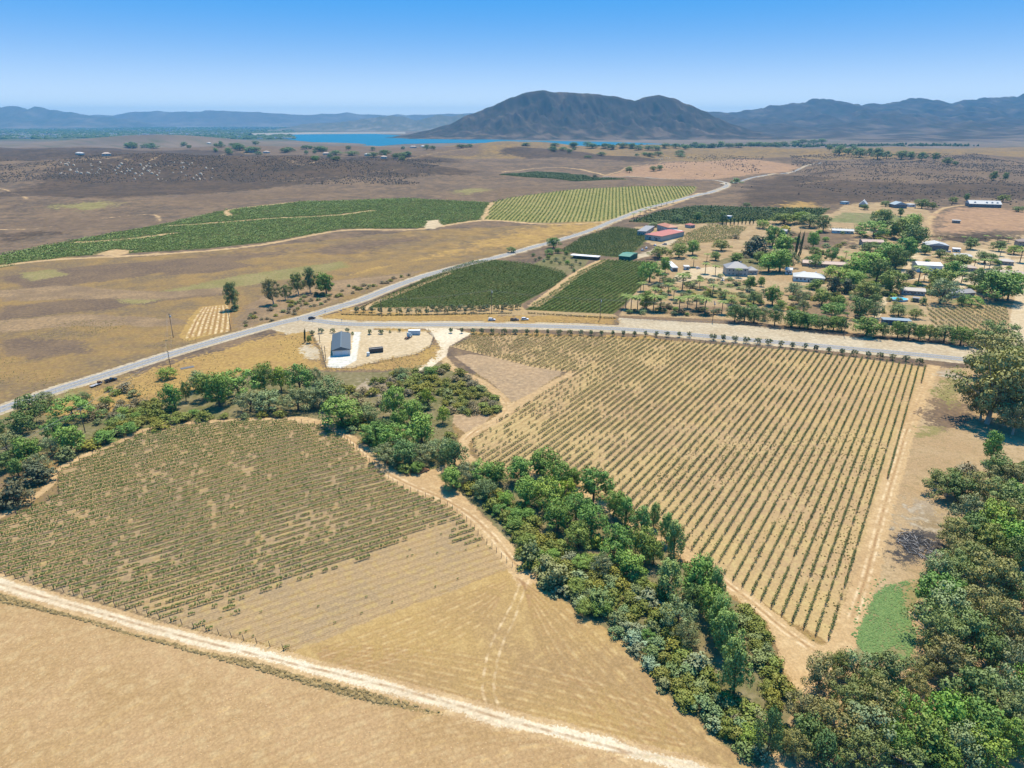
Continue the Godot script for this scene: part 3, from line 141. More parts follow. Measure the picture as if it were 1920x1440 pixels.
const ROWS_RIGHT := [200.3,-312,214.9,-334.5,134.7,-216.4,212.6,-336.4,78.4,-135.1,210.3,-338.3,75.8,-136.5,208,-340.1,73.7,-138.8,205.3,-341.4,71.7,-141.1,202.6,-342.6,70,-143.8,199.9,-343.9,68.3,-146.7,197.2,-345.2,66.6,-149.6,194.5,-346.4,65,-152.4,191.8,-347.7,63.3,-155.3,189.1,-349,61.7,-158.2,186.4,-350.2,60.1,-161.1,183.7,-351.5,58.4,-164,181,-352.8,56.8,-166.9,178.3,-354,55.2,-169.8,175.6,-355.3,53.6,-172.7,172.9,-356.6,51.9,-175.7,170.2,-357.8,50.3,-178.6,167.5,-359.1,48.7,-181.5,164.9,-360.4,47,-184.4,162.2,-361.6,45.4,-187.3,159.3,-362.7,43.8,-190.2,156.4,-363.5,42.2,-193.1,153.4,-364.4,40.2,-195.4,150.4,-365.2,38.1,-197.7,147.4,-366.1,36.1,-200,144.5,-366.9,34,-202.2,141.5,-367.7,32,-204.5,138.5,-368.6,29.9,-206.8,135.5,-369.4,27.9,-209,132.6,-370.2,25.7,-211.1,129.6,-371.1,23,-212.3,126.6,-371.9,20.2,-213.5,123.7,-372.8,17.5,-214.7,120.7,-373.6,14.8,-215.9,117.7,-374.4,12,-217.1,114.7,-375.3,9.3,-218.3,111.8,-376.1,6.5,-219.5,108.8,-377,3.7,-220.6,105.8,-377.8,0.9,-221.7,102.7,-378.4,-1.9,-222.8,99.5,-379,-4.7,-223.9,96.4,-379.5,-7.5,-225,93.2,-380,-9.7,-227,90,-380.6,-11.2,-230,86.9,-381.1,-12.8,-233,83.7,-381.7,-14.1,-236.5,80.6,-382.2,-15,-240.6,77.4,-382.8,-15.8,-244.6,74.2,-383.3,-6.5,-264.4,71.1,-383.9,30.5,-326.8,67.9,-384.4,27.8,-328,64.7,-384.9,25.1,-329.3,61.6,-385.5,22.4,-330.5,58.4,-386,19.7,-331.8,55.2,-386.6,17,-333,52.1,-387.1,14.3,-334.3,48.9,-387.7,11.5,-335.5,45.7,-388.2,9.1,-337.2,42.5,-388.6,6.8,-339,39.1,-388.9,4.4,-340.8,35.8,-389.2,2,-342.5,32.5,-389.4,-0.4,-344.3,29.1,-389.7,-2.7,-346.1,25.8,-390,-5.1,-347.8,22.5,-390.3,-7.5,-349.6,19.1,-390.5,-9.8,-351.3,15.8,-390.8,-12.2,-353.1,12.4,-391.1,-14.6,-354.9,9.1,-391.4,-17,-356.6,5.8,-391.6,-19.3,-358.4,2.4,-391.9,-21.7,-360.2,-0.9,-392.2,-24.1,-361.9,-4.3,-392.4,-26.4,-363.7,-7.6,-392.7,-28.8,-365.5,-10.9,-393,-31.2,-367.2,-14.3,-393.3,-33.6,-369,-17.6,-393.5,-25.1,-387.4,-21,-393.8]
const ROWS_LEFT := [-55.6,-131.4,0.1,-164.5,-59.2,-132.5,-1.5,-166.8,-62.8,-133.6,-3.1,-169,-66.4,-134.7,-4.6,-171.4,-69.9,-135.8,-6,-173.8,-73.5,-136.9,-7.6,-176,-77.1,-138,-9.2,-178.3,-80.7,-139.1,-10.5,-180.8,-84.2,-140.3,-11.7,-183.3,-87.6,-141.4,-13,-185.7,-91.1,-142.6,-14.5,-188.1,-94.6,-143.7,-16.1,-190.3,-98,-144.9,-17.9,-192.5,-101.5,-146.1,-19.6,-194.7,-105,-147.2,-21.4,-196.8,-108.5,-148.4,-23.9,-198.6,-111.9,-149.5,-26.5,-200.3,-115.4,-150.7,-29.2,-201.9,-118.8,-151.9,-32,-203.5,-122.2,-153.1,-34.7,-205.1,-125.7,-154.3,-37.3,-206.7,-129.1,-155.4,-39.7,-208.6,-132.6,-156.6,-41.6,-210.6,-136,-157.8,-43.6,-212.7,-139.4,-159,-45.5,-214.7,-142.9,-160.2,-47.5,-216.8,-146.3,-161.4,-49.1,-219,-149.7,-162.5,-50.7,-221.3,-153.1,-163.7,-52.3,-223.6,-156.5,-164.9,-53.9,-225.9,-160,-166.1,-55.5,-228.1,-163.4,-167.3,-57.2,-230.4,-166.8,-168.5,-58.8,-232.6,-170.2,-169.7,-60.5,-234.9,-173.6,-170.9,-62.2,-237.1,-177,-172.1,-63.8,-239.3,-180.4,-173.3,-171.1,-178.8,-165.2,-182.3,-65.5,-241.6,-183.8,-174.5,-175.9,-179.2,-162.9,-186.9,-67.1,-243.8,-187.3,-175.7,-180.8,-179.6,-160.8,-191.4,-69,-245.9,-190.9,-176.7,-185.6,-179.9,-158.9,-195.8,-71.2,-247.8,-156,-200.7,-73.4,-249.7,-155.1,-204.4,-75.7,-251.6,-156.6,-206.8,-77.9,-253.5,-158.1,-209.1,-80.8,-255,-159.5,-211.5,-83.9,-256.4,-161,-213.8,-87,-257.8,-162.4,-216.2,-90.1,-259.2,-163.9,-218.5,-93.6,-260.3,-164.6,-221.4,-98.6,-260.5,-163.6,-225.2,-103.6,-260.8,-162.6,-229,-108.8,-261,-160.2,-233.6,-114.6,-260.7,-155.1,-239.9,-120.4,-260.5,-153.3,-244.2,-126.4,-260.1,-151.8,-248.3,-133.3,-259.3,-150.4,-252.3,-143.4,-256.5]
const ROWS_NEAR_MID := [1.3,-464.1,34,-525.7,-3,-462.8,40.1,-543.8,-7.3,-461.6,45.5,-560.8,-11.6,-460.3,44.6,-565.9,-15.9,-459.1,43.7,-571,-20.2,-457.8,42.8,-576.1,-24.4,-456.6,41.9,-581.3,-28.7,-455.3,40.3,-585.2,-32.6,-454.9,38,-587.7,-36.3,-454.7,35.7,-590.1,-40.1,-454.5,33.4,-592.5,-43.8,-454.2,31,-595,-47.6,-454,28.7,-597.4,-51.3,-453.7,26.4,-599.8,-55.1,-453.5,24,-602.3,-58.8,-453.2,21.7,-604.7,-62.6,-453,19.4,-607.2,-66.3,-452.7,16.7,-608.9,-70.1,-452.5,13.9,-610.5,-73.7,-452.5,11.2,-612.2,-77.1,-453,8.4,-613.8,-80.4,-453.6,5.7,-615.4,-83.7,-454.1,2.9,-617.1,-87.1,-454.7,0.1,-618.7,-90.4,-455.2,-2.6,-620.3,-93.7,-455.7,-5.4,-621.9,-97.1,-456.3,-8.1,-623.6,-97.4,-462.4,-10.9,-625.2,-93.9,-476,-13.6,-626.8,-90.3,-489.5,-17.4,-626.6,-85.2,-505.8,-21.7,-625.3,-79.1,-524.1,-26.1,-623.9,-73,-542.5,-30.4,-622.5,-59.3,-575,-34.8,-621.1]
const ROWS_FAR_MID := [63.8,-440.6,82.9,-476.5,60.3,-441.3,92.1,-501,56.8,-441.9,101.2,-525.4,53.3,-442.6,110.4,-549.9,49.8,-443.3,118.6,-572.5,46.3,-443.9,126.6,-594.9,42.8,-444.6,128,-604.8,39.3,-445.2,128.4,-612.7,35.8,-445.9,128.4,-619.9,32.3,-446.5,124.8,-620.5,28.8,-447.2,121.3,-621.1,25.3,-447.9,117.8,-621.7,21.8,-448.5,114.2,-622.3,18.3,-449.2,110.7,-622.9,14.8,-449.8,107.2,-623.5,11.3,-450.5,103.6,-624.1,13.8,-462.4,100.1,-624.7,27.3,-494.9,96.6,-625.3,37.4,-521.2,93,-625.9,45.5,-543.7,89.5,-626.5,53.6,-566.1,86,-627.1]
const ROWS_WINERY := [101,-642.2,107.6,-645.7,96.9,-643.9,110,-650.9,92.8,-645.6,112.4,-656,88.7,-647.2,114.8,-661.1,84.6,-648.9,117.2,-666.3,80.5,-650.6,119.6,-671.4,76.4,-652.2,122,-676.5,72.3,-653.9,123.7,-681.3,69.2,-656.1,125.3,-686,66.3,-658.5,126.9,-690.7,63.5,-660.8,128.6,-695.4,60.7,-663.1,130.2,-700.1,57.8,-665.5,131.8,-704.8,55,-667.8,133.4,-709.5,52.2,-670.2,135,-714.2,49.3,-672.5,136.6,-718.9,47.7,-675.5,138.2,-723.6,49.3,-680.2,139.8,-728.3,50.9,-684.9,141.4,-733,52.5,-689.6,143,-737.7,54.2,-694.3,144.6,-742.4,55.8,-699,146.2,-747.1,57.4,-703.8,147.8,-751.8,59,-708.5,149,-756.3,60.6,-713.2,149.3,-760.3,62.2,-717.9,149.6,-764.3,63.8,-722.6,149.9,-768.3,65.4,-727.3,150.2,-772.4,67,-732,150.5,-776.4,68.7,-736.7,150.7,-780.4,70.3,-741.4,151,-784.4,71.9,-746.1,151.3,-788.4,73.5,-750.8,151.6,-792.4,75.1,-755.5,151.9,-796.4,77.2,-760.5,152.2,-800.4,80.7,-766.2,152.4,-804.4,84.2,-771.9,152.7,-808.4,87.7,-777.6,151,-811.3,91.1,-783.3,148,-813.6,94.6,-789,145,-815.8,98.1,-794.7,142,-818.1,101.6,-800.4,139.1,-820.3,105.1,-806.1,136.1,-822.6,108.6,-811.8,133.1,-824.9,112,-817.5,130.1,-827.1,115.5,-823.2,127.1,-829.4]
const ROWS_STRIPED := [161,-702.1,223.2,-735.1,164.4,-709.6,239.5,-749.5,167.9,-717,247.6,-759.5,171.3,-724.5,251.6,-767.2,174.7,-732,255.5,-774.9,178.1,-739.5,259.4,-782.7,181.5,-746.9,263.3,-790.4,184.9,-754.4,267.2,-798.2,188.3,-761.9,271.1,-805.9,191.7,-769.4,275,-813.7,195.1,-776.8,278.9,-821.4,198.5,-784.3,276.1,-825.6,202.8,-792.2,270.8,-828.4,209.2,-801.3,265.5,-831.3,215.7,-810.4,260.2,-834.1,222.2,-819.5,254.9,-836.9,228.6,-828.6,249.5,-839.8,235.1,-837.7,244.2,-842.6]
const ROWS_HOUSE := [338,-454.1,339.9,-463.3,332,-444.4,335.9,-462.7,326.1,-434.6,331.9,-462.1,320.2,-425.3,327.9,-461.5,315.3,-420.3,323.9,-460.9,310.3,-415.3,319.9,-460.3,305.4,-410.3,315.9,-459.8,300.4,-405.4,311.9,-459.2,295.5,-400.4,307.9,-458.6,290.6,-395.4,303.9,-458,285.6,-390.5,299.9,-457.4,281.9,-391,295.8,-456.8,278.9,-395.4,291.8,-456.2,276,-399.8,287.8,-455.7,273,-404.2,283.4,-453.3,270.1,-408.6,276.7,-440,267.4,-414.3,270,-426.6]
const ROWS_HILL_RIGHT := [316.2,-1221.9,321.1,-1256.3,306,-1187.5,315.6,-1256.3,297.1,-1163.4,310.2,-1256.3,290,-1151.9,304.7,-1256.3,283,-1140.4,299.3,-1256.3,275.9,-1128.9,293.8,-1256.2,268.8,-1117.5,288.3,-1256.2,261.8,-1106,282.9,-1256.2,254.7,-1094.5,277.4,-1256.2,247.6,-1083,272,-1256.1,240.6,-1071.5,266.5,-1256.1,233.5,-1060,261.1,-1256.1,226.4,-1048.6,255.6,-1256.1,219.4,-1037.1,250.2,-1256.1,212.3,-1025.6,244.7,-1256,205.2,-1014.1,239.2,-1256,198.2,-1002.6,233.8,-1256,191.1,-991.2,228.3,-1256,184,-979.7,222.6,-1253.9,177,-968.3,216.7,-1251.1,170.1,-958.3,210.9,-1248.3,163.3,-948.3,205,-1245.5,156.4,-938.2,199.2,-1242.7,149.6,-928.2,193.4,-1239.9,142.7,-918.2,187.5,-1237.2,135.8,-908.2,181.7,-1234.4,129,-898.2,175.8,-1231.6,122.1,-888.2,170,-1228.8,115.2,-878.2,164.1,-1226,109.5,-876.2,158.3,-1223.2,104,-875.4,152.4,-1220.4,98.4,-874.7,146.6,-1217.7,92.9,-874,140.8,-1214.9,87.3,-873.3,134.9,-1212.1,81.7,-872.6,129.1,-1209.3,76.2,-871.8,123.2,-1206.5,70.6,-871.1,117.4,-1203.7,65.1,-870.4,111.5,-1201,59.5,-869.7,105.5,-1197,54,-869,99.4,-1192,48.4,-868.2,93.2,-1186.9,42.9,-867.5,87,-1181.9,37.5,-868,80.9,-1176.8,32.3,-869.9,74.7,-1171.7,27.1,-871.8,68.5,-1166.7,21.9,-873.6,62.4,-1161.6,16.7,-875.5,56.2,-1156.6,11.5,-877.4,50.1,-1151.5,6.3,-879.2,43.9,-1146.4,1.1,-881.1,37.7,-1141.4,-4,-883,31.6,-1136.3,-9.2,-884.8,25.4,-1131.2,-14.4,-886.7,19.2,-1126.2,-19.6,-888.6,13.1,-1121.1,-24.8,-890.4,6.9,-1116.1,-30,-892.3,0.7,-1111,-35.2,-894.2,-6.1,-1101.4,-36.6,-923.2,-13,-1091.1,-34.3,-978.1,-19.9,-1080.8,-32,-1033.1,-26.8,-1070.5]
const ROWS_HILL_LEFT := [-48.2,-888,-38,-916,-57.7,-876.3,-37.4,-932.3,-67.3,-864.7,-36.7,-948.6,-76,-855.4,-36.1,-965,-83.7,-849,-35.5,-981.3,-91.3,-842.5,-34.9,-997.6,-99,-836.1,-34.3,-1013.9,-106.6,-829.7,-33.6,-1030.2,-114.2,-823.5,-33,-1046.6,-119.6,-823.2,-32.4,-1062.9,-125,-823,-36.5,-1066.1,-130.4,-822.8,-41.3,-1067.7,-135.8,-822.6,-46,-1069.3,-141.2,-822.4,-50.8,-1070.9,-146.6,-822.2,-55.5,-1072.4,-152,-822,-60.3,-1074,-157.4,-821.8,-65,-1075.6,-162.8,-821.6,-69.8,-1077.2,-168.2,-821.4,-74.5,-1078.7,-173.6,-821.2,-79.3,-1080.3,-179,-821,-84,-1081.9,-184.4,-820.8,-88.8,-1083.5,-189.8,-820.6,-93.5,-1085,-195.2,-820.4,-98.3,-1086.6,-200.6,-820.2,-103,-1088.2,-211.3,-805.3,-107.8,-1089.8,-224,-784.9,-112.5,-1091.3,-236.8,-764.5,-117.3,-1092.9,-249.5,-744.1,-122,-1094.5,-261.2,-726.7,-126.8,-1096.1,-268.8,-720.3,-131.5,-1097.6,-276.5,-713.9,-136.2,-1099.2,-284.1,-707.5,-141,-1100.8,-291.8,-701.1,-145.7,-1102.3,-299.4,-694.8,-150.5,-1103.9,-307.1,-688.4,-155.2,-1105.5,-313.7,-684.8,-160,-1107.1,-319.8,-682.6,-164.7,-1108.6,-325.9,-680.5,-169.7,-1109.5,-332,-678.3,-175.4,-1108.5,-338.1,-676.2,-181.1,-1107.4,-344.2,-674,-186.8,-1106.4,-350.3,-671.9,-192.5,-1105.4,-356.4,-669.7,-198.2,-1104.3,-362.5,-667.6,-203.9,-1103.3,-368.6,-665.4,-209.6,-1102.2,-374.9,-662.8,-215.3,-1101.2,-381.2,-660.2,-221,-1100.2,-387.4,-657.7,-226.7,-1099.1,-393.7,-655.1,-232.4,-1098.1,-399.9,-652.5,-238.1,-1097,-406.2,-649.9,-243.8,-1096,-412.5,-647.3,-249.5,-1095,-418.7,-644.7,-255.2,-1093.9,-430.6,-626.6,-260.9,-1092.9,-449.5,-589.4,-266.6,-1091.8,-460.7,-573.3,-272.3,-1090.8,-464.2,-578.1,-278,-1089.8,-467.8,-582.9,-283.7,-1088.7,-471.4,-587.8,-289.4,-1087.7,-475,-592.6,-295.1,-1086.6,-478.5,-597.4,-300.8,-1085.6,-482.1,-602.2,-306.5,-1084.6,-485.7,-607,-312.2,-1083.5,-489.2,-611.8,-317.9,-1082.5,-492.8,-616.6,-323.6,-1081.4,-496.4,-621.4,-330.4,-1077.6,-490.8,-651.4,-341,-1062.9,-482.8,-688.1,-351.7,-1048.2,-474.7,-724.7,-362.3,-1033.6,-423.8,-879.4,-373,-1018.9,-412.6,-924.7,-383.6,-1004.3,-401.4,-970.1,-394.3,-989.6]
const ROWS_BEHIND := [372.8,-867.4,393.7,-892.3,366.6,-867,408.4,-916.8,360.4,-866.6,423.1,-941.3,354.2,-866.2,437.8,-965.8,348,-865.9,432.5,-966.5,341.8,-865.5,427.2,-967.2,335.7,-865.1,421.9,-967.8,329.5,-864.7,416.5,-968.5,323.3,-864.3,411.2,-969.1,317.1,-864,405.9,-969.8,310.9,-863.6,400.5,-970.4,304.7,-863.2,395.2,-971.1,298.5,-862.8,389.9,-971.7,292.3,-862.4,384.5,-972.4,285.8,-861.7,379.2,-973,279.2,-860.8,373.9,-973.7,272.6,-860,368.6,-974.3,266,-859.1,363.2,-975,259.5,-858.3,357.9,-975.6,252.9,-857.4,352.6,-976.3,246.3,-856.6,347.2,-976.9,239.7,-855.7,341.9,-977.6,233.1,-854.9,336.6,-978.2,226.5,-854,331.2,-978.9,219.9,-853.2,326.6,-980.3,213.3,-852.3,322.8,-982.8,207.5,-852.4,319.1,-985.4,202.9,-853.9,315.4,-987.9,198.2,-855.3,311.6,-990.5,193.6,-856.8,307.9,-993.1,189,-858.3,304.2,-995.6,184.3,-859.8,300.5,-998.2,179.7,-861.3,296.7,-1000.7,175.1,-862.7,293,-1003.3,170.4,-864.2,289.3,-1005.8,165.8,-865.7,285.5,-1008.4,161.2,-867.2,281.8,-1010.9,156.5,-868.6,278.1,-1013.5,151.9,-870.1,274.3,-1016,147.2,-871.6,268.8,-1016.4,160.7,-894.6,252.1,-1003.6,174.7,-918.4,235.5,-990.7,188.8,-942.1,218.8,-977.9,211.5,-1415.3,224.7,-1422.9,204.4,-1416.9,222,-1427.1,197.3,-1418.6,219.3,-1431.3,190.2,-1420.3,216.5,-1435.5,183,-1421.9,213.8,-1439.7,175.9,-1423.6,211.1,-1443.9,168.8,-1425.2,208.4,-1448.1,161.7,-1426.9,205.6,-1452.3,154.5,-1428.6,202.9,-1456.5,147.4,-1430.2,200.2,-1460.7,140.3,-1431.9,197.4,-1464.9,133.1,-1433.5,194.7,-1469.1,127.9,-1436.3,192,-1473.3,124.9,-1440.3,189.3,-1477.5,121.8,-1444.3,186.5,-1481.7,118.8,-1448.3,183.8,-1485.9,115.8,-1452.4,181.1,-1490.1,112.7,-1456.4,178.3,-1494.3,109.7,-1460.4,175.6,-1498.5,106.6,-1464.4,172.9,-1502.7,103.6,-1468.4,170.1,-1506.9,100.6,-1472.5,168.6,-1511.8,97.5,-1476.5,167.4,-1516.8,94.5,-1480.5,166.2,-1521.9,91.4,-1484.5,165,-1527,88.4,-1488.5,163.8,-1532.1,85.4,-1492.5,162.6,-1537.1,82.3,-1496.6,161.4,-1542.2,79.3,-1500.6,160.2,-1547.3,76.2,-1504.6,158.9,-1552.4,73.2,-1508.6,157.7,-1557.4,70.2,-1512.6,156.5,-1562.5,67.1,-1516.7,155.3,-1567.6,64.1,-1520.7,154.1,-1572.6,61,-1524.7,152.9,-1577.7,58,-1528.7,151.7,-1582.8,55,-1532.7,150.5,-1587.9,51.9,-1536.7,149.3,-1592.9,48.9,-1540.8,148,-1598,45.3,-1544.5,146.8,-1603.1,38.6,-1546.4,145.6,-1608.2,31.9,-1548.3,144.4,-1613.2,25.2,-1550.2,143.2,-1618.3,18.5,-1552.1,142,-1623.4,11.9,-1554,140.8,-1628.5,5.2,-1556,139.6,-1633.5,-1.5,-1557.9,138.4,-1638.6,-8.2,-1559.8,137.1,-1643.7,-14.8,-1561.7,135.9,-1648.8,-21.5,-1563.6,134.7,-1653.8,-28.2,-1565.5,133.5,-1658.9,-25.7,-1572.7,132.3,-1664,-21.5,-1581,131.1,-1669.1,-17.2,-1589.2,129.9,-1674.1,-12.9,-1597.5,128.7,-1679.2,-8.6,-1605.7,127.5,-1684.3,-4.3,-1614,125.8,-1689.1,-0.1,-1622.2,120.1,-1691.6,4.2,-1630.4,114.4,-1694.1,8.5,-1638.7,108.7,-1696.6,12.8,-1646.9,103,-1699,17,-1655.2,97.3,-1701.5,21.3,-1663.4,91.6,-1704,25.6,-1671.7,85.9,-1706.5,29.9,-1679.9,80.2,-1709,34.2,-1688.2,74.5,-1711.5,38.4,-1696.4,68.8,-1714,42.7,-1704.6,63.1,-1716.4]
const BARE_VINES := [-86.5,-142.9,-76.9,-149.1,-65.9,-154.6,-58.1,-159.7,-49,-163.9,-41.2,-171.5,-28.4,-183,-15.8,-189.6,-10,-181.4,1.5,-163.7,-50.7,-127.7,-70,-134.8]
const SPARSE_VINES := [-15.9,-245,-2.1,-273.5,15.2,-300.4,35.1,-324.5,52.7,-334.1,29.7,-293.7,6.5,-252.8,-11.3,-235]
